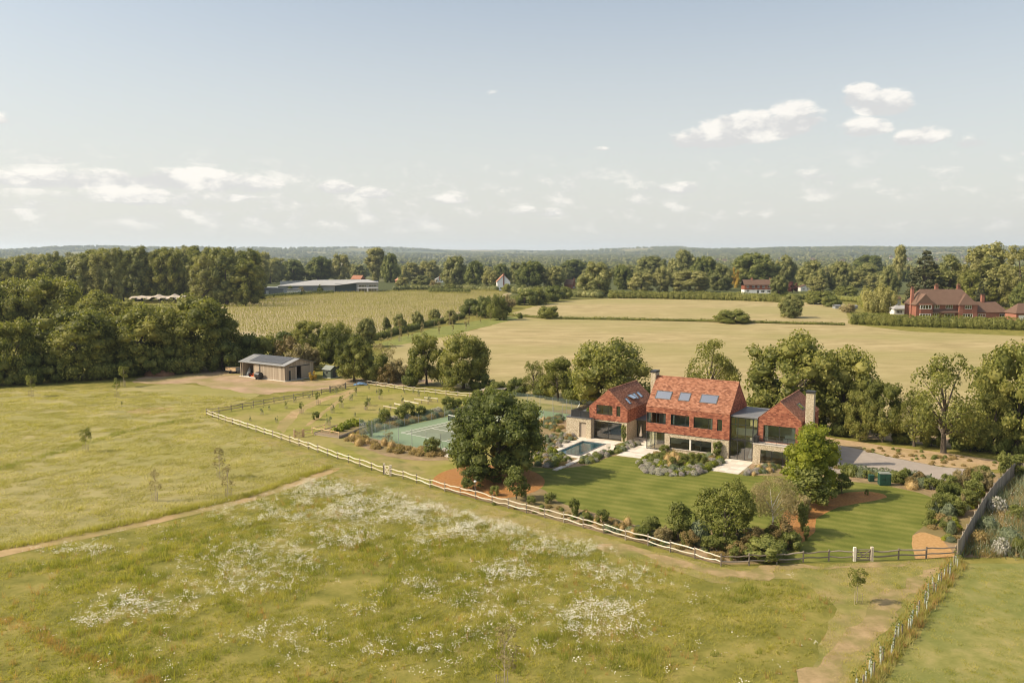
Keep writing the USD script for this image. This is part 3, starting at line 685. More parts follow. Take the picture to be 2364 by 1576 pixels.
tree_proto('tall_pale', 'pale_leaves', seed=18, H=28, W=13, base=.06, clumps=60, leaves=5200, leaf=.62, clump_r=(.09, .16), core=.55, flat=1.0, limbs=10)
tree_proto('poplar', 'pale_leaves', seed=19, H=28, W=7, base=.04, clumps=110, leaves=4200, leaf=.6, shape='column', clump_r=(.20, .32), flat=1.6, core=.7, limbs=3)
tree_proto('conifer', 'conifer_leaves', seed=20, H=24, W=16, base=.05, clumps=210, leaves=7000, leaf=.7, shape='cone', clump_r=(.09, .14), flat=.5, core=.7)
tree_proto('willow', 'willow_leaves', seed=21, H=13, W=15, base=.02, clumps=46, leaves=5000, leaf=.55, clump_r=(.10, .16), flat=1.7, core=.6, shape='dome')
tree_proto('bush_a', 'hedge_leaves', seed=22, H=5, W=7, base=.0, clumps=34, leaves=2600, leaf=.34, clump_r=(.12, .2), shape='dome', core=.75, limbs=4)
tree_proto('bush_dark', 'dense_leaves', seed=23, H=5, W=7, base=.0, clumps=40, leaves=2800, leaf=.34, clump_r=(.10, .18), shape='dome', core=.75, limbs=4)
tree_proto('bush_pale', 'birch_leaves', seed=24, H=5, W=7, base=.0, clumps=36, leaves=2600, leaf=.30, clump_r=(.10, .18), shape='dome', core=.6, limbs=6)
tree_proto('maple', 'maple_leaves', seed=25, H=10, W=7.5, base=.10, clumps=75, leaves=7000, leaf=.30, clump_r=(.11, .18), core=.7)
tree_proto('birch', 'birch_leaves', seed=26, H=7.5, W=6, base=.24, clumps=55, leaves=9000, leaf=.14, clump_r=(.12, .2), core=0, limbs=7, bark_mat='pale_bark', trunk=.12)
tree_proto('apple', 'hedge_leaves', seed=27, H=8, W=7.5, base=.22, clumps=46, leaves=4200, leaf=.28, clump_r=(.10, .16), core=0, limbs=14, trunk=.16)
tree_proto('shrub_tree', 'dense_leaves', seed=28, H=5, W=3.6, base=.16, clumps=26, leaves=2200, leaf=.24, clump_r=(.14, .22), core=.5, limbs=8, trunk=.08)
tree_proto('shrub_green', 'bed_leaves', seed=29, H=2.5, W=2.4, base=.02, clumps=20, leaves=1100, leaf=.20, clump_r=(.14, .24), core=.5, limbs=6, trunk=.04)
tree_proto('rust_bush', 'rust_leaves', seed=30, H=4, W=4, base=.05, clumps=24, leaves=1600, leaf=.22, clump_r=(.12, .2), core=.4, limbs=8, trunk=.06)
tree_proto('copper', 'copper_leaves', seed=31, H=10, W=9, base=.1, clumps=30, leaves=1500, leaf=.6, clump_r=(.12, .2), core=.7)
tree_proto('yellow_bush', 'yellow_leaves', seed=32, H=4, W=4, base=.02, clumps=20, leaves=900, leaf=.3, clump_r=(.12, .2), core=.6, limbs=4, trunk=.05)
tree_proto('column_shrub', 'bed_leaves', seed=33, H=4, W=1.5, base=.02, clumps=55, leaves=1300, leaf=.17, shape='column', clump_r=(.22, .34), flat=1.4, core=.5, limbs=2, trunk=.03)
tree_proto('dry_tree', 'birch_leaves', seed=34, H=9, W=6, base=.15, clumps=30, leaves=1500, leaf=.24, clump_r=(.09, .15), core=0, limbs=26, trunk=.12)

def mound_proto(name, material, seed, H, W, n, leaf, spiky=0.0):
    """A low border plant: a mound of small leaves, or upright spikes."""
    rng = np.random.default_rng(seed)
    mb = MB()
    mb.add(ICO.vertices * np.array([W * .40, W * .40, H * .62]) * rng.uniform(.85, 1.1, (len(ICO.vertices), 1)) + [0, 0, H * .2], ICO.faces)
    d = rng.normal(size=(n, 3))
    d[:, 2] = np.abs(d[:, 2]) + .1
    d /= np.linalg.norm(d, axis=1, keepdims=True)
    c = d * np.array([W / 2, W / 2, H * .8]) * rng.uniform(.75, 1.1, (n, 1)) + [0, 0, .02]
    if spiky:
        lo = d * np.array([W * .22, W * .22, H * .12])
        s = np.cross(d, rng.normal(size=(n, 3)))
        s /= np.linalg.norm(s, axis=1, keepdims=True)
        hi = c * np.array([1.1, 1.1, 1.25])
        v = np.stack([lo - s * leaf * .5, lo + s * leaf * .5, hi], 1).reshape(-1, 3)
        mb.add(v, np.arange(n * 3).reshape(-1, 3))
        mb.cards(hi, d + rng.normal(size=(n, 3)) * .6, leaf * 1.6, rng=rng)
    else:
        mb.cards(c, d + rng.normal(size=(n, 3)) * .5, leaf * rng.uniform(.7, 1.3, n), rng=rng)
    p = proto(name)
    part(p, 'foliage', mb.mesh(), LOOK[material])
    PROTO[name + '_size'] = (W, H)
mound_proto('lavender', 'lavender_leaves', 41, .8, 1.3, 420, .09, 1)
mound_proto('silver', 'silver_leaves', 42, .6, 1.2, 420, .10, .5)
mound_proto('green_mound', 'bed_leaves', 43, .9, 1.4, 420, .13)
mound_proto('grey_mound', 'grey_shrub_leaves', 44, 1.0, 1.6, 480, .13)
mound_proto('straw_grass', 'straw_leaves', 45, 1.3, 1.3, 420, .05, 1)
mound_proto('rough_tuft', 'rough_leaves', 46, .7, 1.5, 320, .10, .5)
mound_proto('leafy_crop', 'maple_leaves', 47, .9, 1.2, 160, .28)

def guard_sapling_proto(name, leaves_mat, seed, H, W, nleaf, leaf, guard=True, clumps=12, base=.45):
    rng = np.random.default_rng(seed)
    p = proto(name)
    C, N, S, cl = crown_cards(rng, H, W, base, clumps, nleaf, leaf, clump_r=(.14, .24))
    wood = MB().tube([(0, 0, -.1), (.03, .02, H * .4), (0, 0, H * .92)], [.03, .022, .010], 6)
    for q, r in cl:
        wood.tube([(0, 0, max(.3, q[2] * .75)), q], [.018, .006], 4)
    part(p, 'trunk', wood.mesh(), LOOK['barn_boards'])
    part(p, 'crown', MB().cards(C, N, S, rng=rng).mesh(), LOOK[leaves_mat])
    if guard:
        h = min(1.25, H * .4)
        for (x, y) in ((-.42, -.3), (.42, -.3), (0, .45)):
            part(p, 'stake', MB().tube([(x, y, -.1), (x, y, h)], .024, 6).mesh(), LOOK['barn_boards'])
        g = MB()
        pts = [(-.42, -.3), (.42, -.3), (0, .45)]
        for a, b in zip(pts, pts[1:] + pts[:1]):
            for z in np.linspace(.12, h - .08, 5):
                g.bar((*a, z), (*b, z), .008, .008)
            for t in np.linspace(.2, .8, 4):
                x, y = a[0] + (b[0] - a[0]) * t, a[1] + (b[1] - a[1]) * t
                g.bar((x, y, .05), (x, y, h - .05), .008, .008)
        part(p, 'wire_guard', g.mesh(), LOOK['grey_posts'])
    PROTO[name + '_size'] = (W, H)
guard_sapling_proto('sapling_a', 'hedge_leaves', 51, 4, 2.0, 1000, .15, clumps=18)
guard_sapling_proto('sapling_b', 'bed_leaves', 52, 4, 1.5, 500, .14, clumps=12)
guard_sapling_proto('sapling_thin', 'birch_leaves', 53, 4.5, 1.9, 520, .14, clumps=18, base=.36)
guard_sapling_proto('orchard_a', 'bed_leaves', 54, 2.4, 1.2, 260, .15, clumps=9, base=.42)
guard_sapling_proto('orchard_b', 'grey_shrub_leaves', 55, 2.0, 1.0, 150, .14, clumps=7, base=.3)
guard_sapling_proto('avenue_tree', 'birch_leaves', 56, 5, 1.6, 420, .2, clumps=14, base=.25)

def tree_px(cls, name, bx, by, top, width, label, category='tree', group=None, rotz=None, z=0.0):
    """A tree whose foot the photograph shows at (bx, by), whose top stands at row top, width pixels wide."""
    b = G(bx, by, z)
    h = (by - top) * b[1] / FPX * (1 + 0.5 * ((by - HORIZON) / FPX) ** 2)
    w = size_at(b, width)
    W, H = PROTO[cls + '_size']
    return copy_of(cls, name, label, category, b, RNG.uniform(0, 6.28) if rotz is None else rotz, (w / W, w / W, h / H), group)

def cutting(lo, hi, x):
    return np.clip((x - lo) / (hi - lo), 0, 1)

# ---- the wood on the left, behind the vineyard and the tent
woods = 'trees of the tall wood left of the vineyard'
rw = np.random.default_rng(101)
for (y, x0, x1, top0, step, ht) in [(706, -80, 575, 588, 42, 0), (694, -60, 600, 586, 40, 1), (682, -60, 600, 582, 36, 2), (668, -60, 625, 578, 34, 3), (655, -60, 640, 579, 30, 3), (643, -60, 640, 582, 26, 3)]:
    x = x0
    while x < x1:
        xx = x + rw.uniform(-8, 8)
        prof = np.interp(xx, [-60, 0, 60, 130, 200, 235, 262, 310, 360, 420, 500, 560, 600, 640], [602, 598, 592, 584, 585, 572, 571, 572, 577, 570, 572, 576, 582, 590])
        top = prof + rw.uniform(-3, 14) + (12 if ht == 0 else 0) * rw.uniform(.2, 1.6)
        if ht == 0 and 290 < xx < 435:
            x += step
            continue
        cls = rw.choice(['tall_a', 'tall_b', 'tall_pale', 'tall_b'] if ht < 3 else ['tall_pale', 'tall_a', 'tall_pale', 'pale_a'])
        lab = {'tall_a': 'tall broad mid-green tree of the wood left of the vineyard', 'tall_b': 'tall dark green tree of the wood left of the vineyard',
               'tall_pale': 'tall pale grey-green tree of the wood left of the vineyard', 'pale_a': 'rounded pale tree at the back of the wood left of the vineyard'}[cls]
        tree_px(cls, 'woodland_tree', xx, y, top, rw.uniform(52, 74) * (1 if ht < 3 else .85), lab, group=f'{woods}, {cls.replace("_", " ")}'.replace(' a', ' green').replace(' b', ' dark') if False else lab.replace(' tree', ' trees', 1))
        x += step * rw.uniform(.85, 1.15)

# ---- large oaks in front of the wood, along the left field
for row in [('oak_c', 15, 800, 660, 120, 'oak at the left edge of the photo behind the front row of oaks'),
            ('oak_b', 60, 792, 644, 150, 'dark spreading oak behind the front row, left of the tallest front oak'),
            ('oak_a', 120, 795, 638, 150, 'dark rounded oak standing behind the gap in the front oaks, below the tall wood'),
            ('oak_c', 240, 800, 672, 150, 'light-topped oak behind the front row, just left of the tent'),
            ('oak_a', 335, 790, 700, 110, 'oak directly below the tent, mostly hidden by the front oaks'),
            ('oak_b', 35, 884, 738, 110, 'front-row oak at the very left edge of the photo'),
            ('oak_a', 182, 872, 712, 185, 'large front-row oak with its thick trunk showing above the meadow'),
            ('oak_c', 318, 862, 705, 160, 'broad front-row oak left of the soil heap'),
            ('oak_a', 455, 852, 684, 175, 'big round-headed oak beside the vineyard at the right end of the oak row'),
            ('oak_b', 395, 856, 715, 120, 'oak between the broad front oak and the round-headed oak'),
            ('oak_c', 110, 868, 770, 90, 'small dark oak between the left-edge oak and the thick-trunked oak'),
            ('oak_b', 530, 846, 735, 70, 'narrow dark oak on the right flank of the round-headed oak')]:
    tree_px(row[0], 'oak_tree', *row[1:5], row[5], 'tree')
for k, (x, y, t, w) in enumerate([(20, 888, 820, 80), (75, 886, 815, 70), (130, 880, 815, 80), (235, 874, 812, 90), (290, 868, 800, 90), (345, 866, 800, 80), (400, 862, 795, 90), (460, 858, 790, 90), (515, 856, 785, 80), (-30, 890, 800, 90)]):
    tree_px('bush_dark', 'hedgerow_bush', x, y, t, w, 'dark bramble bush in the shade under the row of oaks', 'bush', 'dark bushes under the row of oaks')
for cls, x, y, t, w, lab in [('bush_dark', 575, 845, 770, 70, 'dark green bush behind the left end of the barn roof'), ('bush_a', 620, 842, 772, 80, 'rounded green bush behind the middle of the barn roof'),
                        ('rust_bush', 662, 845, 775, 70, 'brownish bush behind the barn between green bushes'), ('bush_pale', 700, 852, 792, 90, 'pale olive bush at the right end of the barn'),
                        ('bush_dark', 655, 800, 765, 60, 'low dark bush at the lower edge of the vineyard'), ('oak_b', 714, 808, 741, 78, 'round dark tree at the lower corner of the vineyard'),
                        ('oak_a', 782, 850, 744, 92, 'tall mid-green tree behind the small green shed'), ('oak_c', 818, 880, 772, 90, 'bright olive tree right of the small green shed'),
                        ('round_b', 845, 800, 735, 48, 'slim light tree at the vineyard edge above the shed'), ('dry_tree', 888, 860, 780, 60, 'thin half-dry tree right of the olive tree'),
                        ('bush_a', 868, 880, 815, 70, 'green bush at the foot of the olive tree'), ('bush_pale', 925, 880, 830, 62, 'pale yellowish bush left of the pair of oaks'), ('rust_bush', 892, 885, 840, 50, 'brown bush between the shed trees and the pair of oaks'),
                        ('bush_dark', 760, 830, 790, 60, 'dark bush in front of the tall tree behind the shed')]:
    tree_px(cls, 'bush' if 'bush' in lab else 'tree', x, y, t, w, lab, 'bush' if 'bush' in lab else 'tree')
# ---- trees round the house
for row in [('oak_b', 985, 888, 772, 92, 'left oak of the pair standing behind the back fence'), ('oak_a', 1070, 897, 769, 125, 'right oak of the pair, with a visible trunk, behind the back fence'),
            ('oak_open', 1232, 912, 833, 66, 'small dark tree behind the court netting, left of the large tree'), ('oak_b', 1288, 925, 826, 88, 'grey-green tree behind the court netting next to the large tree'),
            ('oak_a', 1412, 945, 786, 196, 'large spreading tree behind the left wing of the brick-red house'),
            ('oak_broken', 1638, 960, 797, 145, 'gappy oak with a dead-topped branch rising above the main roof'),
            ('oak_c', 1825, 985, 770, 230, 'largest dome-shaped oak behind the right wing of the house'),
            ('oak_a', 1945, 992, 803, 170, 'second dome-shaped oak right of the largest one'),
            ('oak_b', 2036, 1020, 880, 92, 'medium tree beside the driveway right of the house'),
            ('oak_open', 2178, 1045, 822, 190, 'tall open-crowned oak with a thick trunk on the straw bank'),
            ('oak_a', 2345, 1035, 790, 190, 'green oak cut by the right edge of the photo'), ('oak_open', 2290, 1040, 905, 100, 'thin tree between the open oak and the right-edge oak'),
            ('oak_b', 1985, 1015, 900, 75, 'yellowish low tree beneath the second dome oak'), ('oak_open', 2110, 1030, 905, 90, 'sparse tree left of the thick-trunked open oak'), ('oak_b', 2240, 1042, 960, 70, 'low tree right of the thick-trunked oak'),
            ('oak_dense', 1146, 1098, 907, 220, 'dense dark oak standing on the round orange mulch bed')]:
    tree_px(row[0], 'oak_tree' if 'oak' in row[5] else 'tree', *row[1:5], row[5], 'tree')
for k, (x, y, t, w) in enumerate([(1150, 908, 880, 55), (1195, 912, 872, 50), (1255, 918, 880, 60), (1325, 930, 870, 60), (950, 890, 850, 50), (1110, 900, 862, 60)]):
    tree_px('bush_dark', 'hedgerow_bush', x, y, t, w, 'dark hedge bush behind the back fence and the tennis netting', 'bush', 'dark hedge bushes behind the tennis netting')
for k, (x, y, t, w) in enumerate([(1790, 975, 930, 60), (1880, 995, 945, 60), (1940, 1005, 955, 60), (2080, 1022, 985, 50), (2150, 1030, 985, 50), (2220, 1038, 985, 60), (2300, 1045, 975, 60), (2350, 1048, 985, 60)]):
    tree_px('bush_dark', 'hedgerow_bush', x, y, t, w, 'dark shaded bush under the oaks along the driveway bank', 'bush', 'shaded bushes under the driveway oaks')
# ---- garden trees
for cls, name, x, y, t, w, lab in [
        ('maple', 'maple_tree', 1870, 1150, 984, 136, 'bright yellow-green maple in front of the right wing'),
        ('shrub_tree', 'garden_tree', 1868, 1166, 1078, 108, 'dark green tree below the bright maple on the mulch'),
        ('birch', 'birch_tree', 1781, 1236, 1100, 112, 'greyish birch with a white trunk in the garden corner'),
        ('apple', 'apple_tree', 1671, 1250, 1105, 140, 'green fruit tree with a bare stem left of the birch'),
        ('shrub_tree', 'garden_shrub', 1567, 1247, 1160, 66, 'dark twisted shrub left of the fruit tree'),
        ('grey_mound', 'garden_shrub', 1613, 1254, 1190, 60, 'grey-green rounded shrub between the twisted shrub and the fruit tree'),
        ('column_shrub', 'column_shrub', 1853, 1226, 1160, 26, 'narrow upright evergreen on the orange mulch right of the birch'),
        ('column_shrub', 'column_shrub', 1861, 1247, 1213, 15, 'tiny upright evergreen at the front of the orange mulch'),
        ('shrub_tree', 'twin_stem_tree', 1944, 1140, 1092, 46, 'small dark tree on thin stems beside the right lawn'),
        ('shrub_green', 'garden_shrub', 2001, 1142, 1129, 11, 'tiny shrub on top of the orange mulch patch'),
        ('bush_dark', 'garden_shrub', 1765, 1285, 1240, 120, 'wide dark shrub at the foot of the birch behind the fence'),
        ('rust_bush', 'garden_shrub', 1700, 1285, 1250, 60, 'brown-green shrub behind the fence under the fruit tree'),
        ('bush_dark', 'garden_shrub', 1820, 1268, 1225, 60, 'dark shrub at the edge of the lawn right of the birch'),
        ('rust_bush', 'garden_shrub', 1738, 1262, 1215, 62, 'olive-brown bush between the fruit tree and the birch trunk'),
        ('shrub_green', 'garden_shrub', 1640, 1272, 1236, 46, 'light green shrub under the left side of the fruit tree'),
        ('grey_mound', 'garden_shrub', 1722, 1245, 1222, 44, 'grey-green mound behind the fruit tree'),
        ('bush_pale', 'garden_shrub', 1842, 1190, 1140, 60, 'pale olive bush between the birch and the dark tree under the maple'),
        ('rust_bush', 'garden_shrub', 1592, 1262, 1222, 50, 'brownish bush in front of the twisted shrub behind the fence'),
        ('bush_pale', 'garden_shrub', 1530, 1248, 1212, 50, 'pale olive bush left of the twisted dark shrub'),
        ('shrub_green', 'garden_shrub', 1497, 1236, 1196, 40, 'upright green bush at the left end of the garden corner planting'),
        ('shrub_tree', 'garden_shrub', 1700, 1240, 1166, 60, 'dark leafy shrub close behind the fruit tree, on the birch side'),
        ('rust_bush', 'garden_shrub', 1800, 1258, 1196, 66, 'olive-brown bush at the right foot of the birch'),
        ('shrub_tree', 'mulch_shrub', 1092, 1128, 1078, 62, 'left dark shrub on the round mulch bed'),
        ('shrub_tree', 'mulch_shrub', 1140, 1116, 1082, 44, 'middle dark shrub on the round mulch bed beneath the oak'),
        ('shrub_tree', 'mulch_tree', 1192, 1152, 1078, 60, 'small dark tree on a stem at the right of the round mulch bed'),
        ('shrub_green', 'mulch_shrub', 1142, 1143, 1121, 26, 'low green bush at the front of the round mulch bed'),
        ('shrub_green', 'lawn_edge_bush', 1226, 1164, 1144, 24, 'first small bush along the lawn edge right of the mulch bed'),
        ('shrub_green', 'lawn_edge_bush', 1270, 1161, 1136, 30, 'second bush on the lawn edge at the mulch bed corner'),
        ('shrub_green', 'lawn_edge_bush', 1325, 1189, 1150, 28, 'upright light green bush alone on the lower lawn edge'),
        ('dry_tree', 'spindly_tree', 1070, 1108, 1068, 26, 'spindly leaning sapling at the back left of the mulch bed'),
        ('shrub_green', 'court_tree', 997, 1050, 1009, 40, 'round young tree in front of the tennis court'),
        ('dry_tree', 'court_tree', 897, 1022, 992, 24, 'wispy young tree at the front corner of the tennis court'),
        ('column_shrub', 'court_tree', 856, 1008, 970, 20, 'slim young tree at the left tip of the tennis court'),
        ('shrub_green', 'house_shrub', 1534, 1044, 1027, 30, 'rounded evergreen bush against the stone wall under the main house'),
        ('column_shrub', 'house_shrub', 1655, 1058, 1018, 22, 'climbing shrub on the stone wall left of the glass link'),
        ('column_shrub', 'house_shrub', 1440, 1022, 980, 14, 'climber on the stone pier of the left wing'),
        ('yellow_bush', 'yellow_bush', 722, 878, 856, 20, 'yellow-orange bush at the barn corner by the big doors'),
        ('column_shrub', 'bank_conifer', 2317, 1108, 1042, 30, 'slim light green conifer at the end of the driveway'),
        ('shrub_tree', 'bank_bush', 2350, 1098, 1050, 60, 'dark leafy bush behind the corner of the board fence')]:
    tree_px(cls, name, x, y, t, w, lab, 'tree' if 'tree' in lab and 'shrub' not in name and 'bush' not in name else ('bush' if 'bush' in lab else 'shrub'))
# shrubs of the right-hand bed, between lawn and board fence
rb = np.random.default_rng(77)
bedpoly = Polygon([(2170, 1150), (2230, 1112), (2285, 1100), (2270, 1140), (2225, 1190), (2190, 1245), (2150, 1245), (2125, 1228), (2150, 1205)])
for k in range(34):
    while True:
        x, y = rb.uniform(2110, 2290), rb.uniform(1095, 1280)
        if bedpoly.contains(Point(x, y)):
            break
    cls = rb.choice(['shrub_green', 'rust_bush', 'grey_mound', 'shrub_tree', 'bush_pale', 'shrub_green'])
    kind = {'shrub_green': 'fresh green shrub', 'rust_bush': 'brownish shrub', 'grey_mound': 'grey-green shrub', 'shrub_tree': 'dark upright shrub', 'bush_pale': 'pale olive shrub'}[cls]
    tree_px(cls, 'border_shrub', x, y, y - rb.uniform(24, 50), rb.uniform(22, 46), f'{kind} in the mixed bed along the board fence', 'shrub', f'{kind}s along the board fence')
for k, (x, y) in enumerate([(1985, 1100), (2000, 1103), (2062, 1112), (2080, 1116), (2105, 1122), (2130, 1125), (2150, 1130), (2175, 1135), (2090, 1108), (2120, 1112), (2150, 1116), (2185, 1120), (1965, 1098), (1950, 1095), (2200, 1128)]):
    cls = ['grey_mound', 'shrub_green', 'green_mound', 'shrub_green', 'rust_bush'][k % 5]
    kind = {'shrub_green': 'leafy green shrub', 'rust_bush': 'brownish shrub', 'grey_mound': 'grey-leaved mound', 'green_mound': 'low green mound'}[cls]
    tree_px(cls, 'driveway_shrub', x, y, y - RNG.uniform(16, 32), RNG.uniform(20, 36), f'{kind} in the bed between driveway and lawn', 'shrub', f'{kind}s between driveway and lawn')
tree_px('straw_grass', 'ornamental_grass', 2105, 1128, 1108, 32, 'pale straw-coloured grass clump beside the green cabinets', 'grass clump')

# ---- round trees of the middle distance
belt = [
 ('round_a', 634, 650, 598, 56, 'mid-green tree at the right end of the tall wood'), ('dark_a', 678, 648, 600, 62, 'dark tree behind the left end of the grey hall'), ('dark_a', 735, 648, 593, 62, 'round dark tree behind the middle of the grey hall roof'),
 ('pale_a', 787, 648, 587, 48, 'pale upright tree behind the grey hall'), ('poplar', 868, 650, 573, 46, 'tallest pale feathery tree behind the right end of the grey hall'), ('dark_a', 903, 652, 586, 44, 'dark tree touching the tallest tree behind the hall'),
 ('round_a', 828, 644, 612, 40, 'small tree left of the tallest tree behind the hall'), ('pale_a', 949, 648, 606, 44, 'pale tree right of the grey hall'), ('pale_a', 991, 648, 602, 52, 'light tree in the row right of the grey hall'),
 ('round_c', 1050, 660, 592, 66, 'broad spreading tree left of the white gabled cottage'), ('dark_a', 1095, 664, 603, 48, 'dark tree left of the willow-like pale tree'), ('pale_a', 1134, 668, 625, 46, 'pale round tree just left of the white cottage'),
 ('dark_a', 1222, 668, 604, 72, 'large dark round tree right of the white cottage'), ('round_b', 1279, 668, 616, 52, 'olive tree between the cottage tree and the hedge trees'), ('dark_a', 1320, 645, 600, 70, 'dark tree row behind the olive tree'),
 ('round_a', 1375, 684, 606, 84, 'big light-topped tree at the left end of the long hedge'), ('dark_a', 1440, 668, 616, 50, 'dark tree behind the long hedge'), ('pale_a', 1480, 674, 630, 60, 'low pale round tree behind the long hedge'),
 ('round_c', 1500, 652, 592, 84, 'broad dark-topped tree rising behind the long hedge'), ('pale_a', 1526, 674, 618, 44, 'narrow pale tree behind the long hedge'), ('round_c', 1575, 655, 578, 72, 'tallest domed tree in the middle of the belt'),
 ('pale_a', 1592, 674, 625, 96, 'wide pale tree in front of the tallest domed tree'), ('dark_a', 1622, 662, 593, 62, 'dark tree right of the tallest domed tree'), ('round_a', 1664, 670, 612, 58, 'green tree left of the yellow tree'),
 ('dark_a', 1747, 664, 586, 108, 'wide dark tree behind the red and white house'), ('round_b', 1815, 662, 591, 52, 'tree behind the right end of the red and white house'), ('round_a', 1872, 670, 602, 70, 'leafy tree right of the copper tree'),
 ('pale_a', 1884, 678, 636, 50, 'weeping pale tree right of the copper tree'), ('round_c', 1937, 670, 604, 56, 'green tree in the middle of the right-hand belt'), ('dark_a', 2002, 640, 590, 78, 'dark distant tree group left of the poplar'),
 ('round_a', 1998, 664, 613, 86, 'broad green tree left of the poplar'), ('pale_a', 2012, 670, 636, 42, 'small silvery tree above the willow'), ('poplar', 2074, 672, 567, 26, 'slim tall poplar standing above the belt on the right'),
 ('conifer', 2133, 708, 581, 94, 'large dark conifer behind the red brick house'), ('round_b', 2052, 678, 616, 48, 'green tree at the foot of the poplar'),
 ('tall_a', 2190, 702, 590, 92, 'big grey-green tree right of the conifer'), ('tall_pale', 2245, 705, 572, 80, 'tall pale tree behind the roof of the red brick house'), ('tall_a', 2283, 706, 563, 96, 'tallest tree of the group at the right edge'),
 ('tall_pale', 2350, 712, 570, 84, 'tall pale tree at the right edge of the photo'), ('tall_b', 2318, 708, 612, 70, 'dark tree in front of the tall trees at the right edge'), ('tall_b', 2235, 712, 625, 60, 'dark tree behind the red brick house chimney'), ('dark_a', 2362, 716, 650, 60, 'dark low tree at the right edge beside the brick house'),
 ('conifer', 2262, 716, 650, 28, 'small conifer behind the brick house roof ridge'), ('tall_a', 2400, 706, 575, 90, 'tall tree just past the right edge'),
 ('willow', 2024, 730, 656, 90, 'yellow-green weeping willow left of the red brick house'), ('round_b', 1826, 733, 682, 56, 'single round green tree standing in the hay field'),
 ('copper', 1829, 676, 650, 26, 'purple copper-leaved tree beside the red and white house'), ('round_b', 1798, 684, 636, 44, 'grey-green tree in front of the red and white house'), ('yellow_bush', 1697, 665, 618, 22, 'yellow-orange tree at the left of the red and white house'),
 ('round_a', 975, 662, 636, 50, 'olive round bush-like tree right of the hall'), ('pale_a', 930, 664, 640, 34, 'pale low tree beside the right gable of the hall'), ('dark_a', 1160, 660, 610, 40, 'dark tree behind the white gabled cottage'), ('round_a', 1190, 655, 606, 44, 'tree behind and right of the white gabled cottage')]
for cls, x, y, t, w, lab in belt:
    tree_px(cls, 'distant_tree', x, y, t, w, lab, 'tree')
bushes = [('bush_a', 1266, 735, 706, 54, 'lone dark dome-shaped bush at the left of the hay field'), ('bush_a', 1692, 746, 715, 82, 'low wide bush in the middle of the hay field'),
 ('bush_dark', 1085, 728, 690, 50, 'dark bush at the left of the hedge clump above the sapling strip'), ('bush_dark', 1120, 733, 684, 56, 'dark bush in the middle of the hedge clump above the sapling strip'), ('bush_a', 1152, 738, 680, 56, 'tall bush at the right of the hedge clump above the sapling strip'), ('bush_pale', 1175, 712, 680, 40, 'pale bush at the vineyard corner'),
 ('bush_dark', 1212, 704, 668, 60, 'dark bush left of the hay field hedge'), ('bush_a', 1245, 702, 664, 50, 'round bush in the bushes below the cottage'), ('bush_dark', 1275, 696, 660, 60, 'dark bush joining the bushes below the cottage'), ('bush_a', 1302, 690, 662, 40, 'end bush of the bushes below the cottage'),
 ('bush_a', 1952, 682, 660, 56, 'clipped bush left of the willow'), ('bush_a', 1893, 702, 672, 76, 'wide bush at the right end of the long hedge'), ('bush_pale', 1955, 721, 700, 38, 'grey-green bush beside the grey sheds left of the willow'), ('bush_dark', 1920, 708, 682, 44, 'dark bush between the long hedge and the grey sheds'),
 ('bush_pale', 1005, 668, 646, 30, 'pale bush right of the hall'), ('yellow_bush', 1004, 664, 652, 12, 'yellow bush in the gardens right of the hall'), ('bush_a', 1170, 674, 655, 26, 'dark green garden bush in front of the white cottage'), ('bush_a', 1038, 670, 655, 30, 'garden bush left of the white cottage'),
 ('bush_a', 672, 676, 660, 15, 'small tree-like bush before the grey hall'), ('bush_pale', 694, 677, 662, 18, 'second small bush before the grey hall'), ('bush_dark', 739, 675, 657, 18, 'dark small bush at the hall front'), ('bush_dark', 595, 682, 662, 22, 'dark bush left of the pale container'),
 ('bush_dark', 1200, 735, 722, 16, 'tiny bush at the edge of the hay field'), ('bush_a', 2008, 748, 722, 50, 'rounded end of the clipped hedge by the willow')]
for cls, x, y, t, w, lab in bushes:
    tree_px(cls, 'distant_bush', x, y, t, w, lab, 'bush')
# fill of the belt: further trees behind, smaller with distance
rf = np.random.default_rng(202)
fills = {'round_a': 'green rounded tree in the hazy tree belt beyond the fields', 'round_b': 'green upright tree in the hazy tree belt beyond the fields', 'round_c': 'broad green tree in the hazy tree belt beyond the fields', 'dark_a': 'dark tree in the hazy tree belt beyond the fields', 'pale_a': 'pale tree in the hazy tree belt beyond the fields'}
n_fill = 0
for y, step, hgt in ((650, 42, 17), (641, 37, 17), (634, 35, 17), (628, 33, 17)):
    x = 610.0 if y > 640 else -40.0
    while x < 2420:
        xx = x + rf.uniform(-10, 10)
        if y > 645 and (580 < xx < 925 or 1735 < xx < 1775 or 1150 < xx < 1182):
            x += step
            continue
        cls = str(rf.choice(list(fills)))
        b = G(xx, y)
        b[2] = ground_z(b[0], b[1])
        W, H = PROTO[cls + '_size']
        h = hgt * rf.uniform(.7, 1.25) * (1 if not 900 < xx < 1350 else .8)
        copy_of(cls, 'belt_tree', fills[cls], 'tree', b, rf.uniform(0, 6.28), (h / H * rf.uniform(.9, 1.3), h / H * rf.uniform(.9, 1.3), h / H), fills[cls].replace(' tree ', ' trees ', 1))
        n_fill += 1
        x += step * rf.uniform(.8, 1.3)

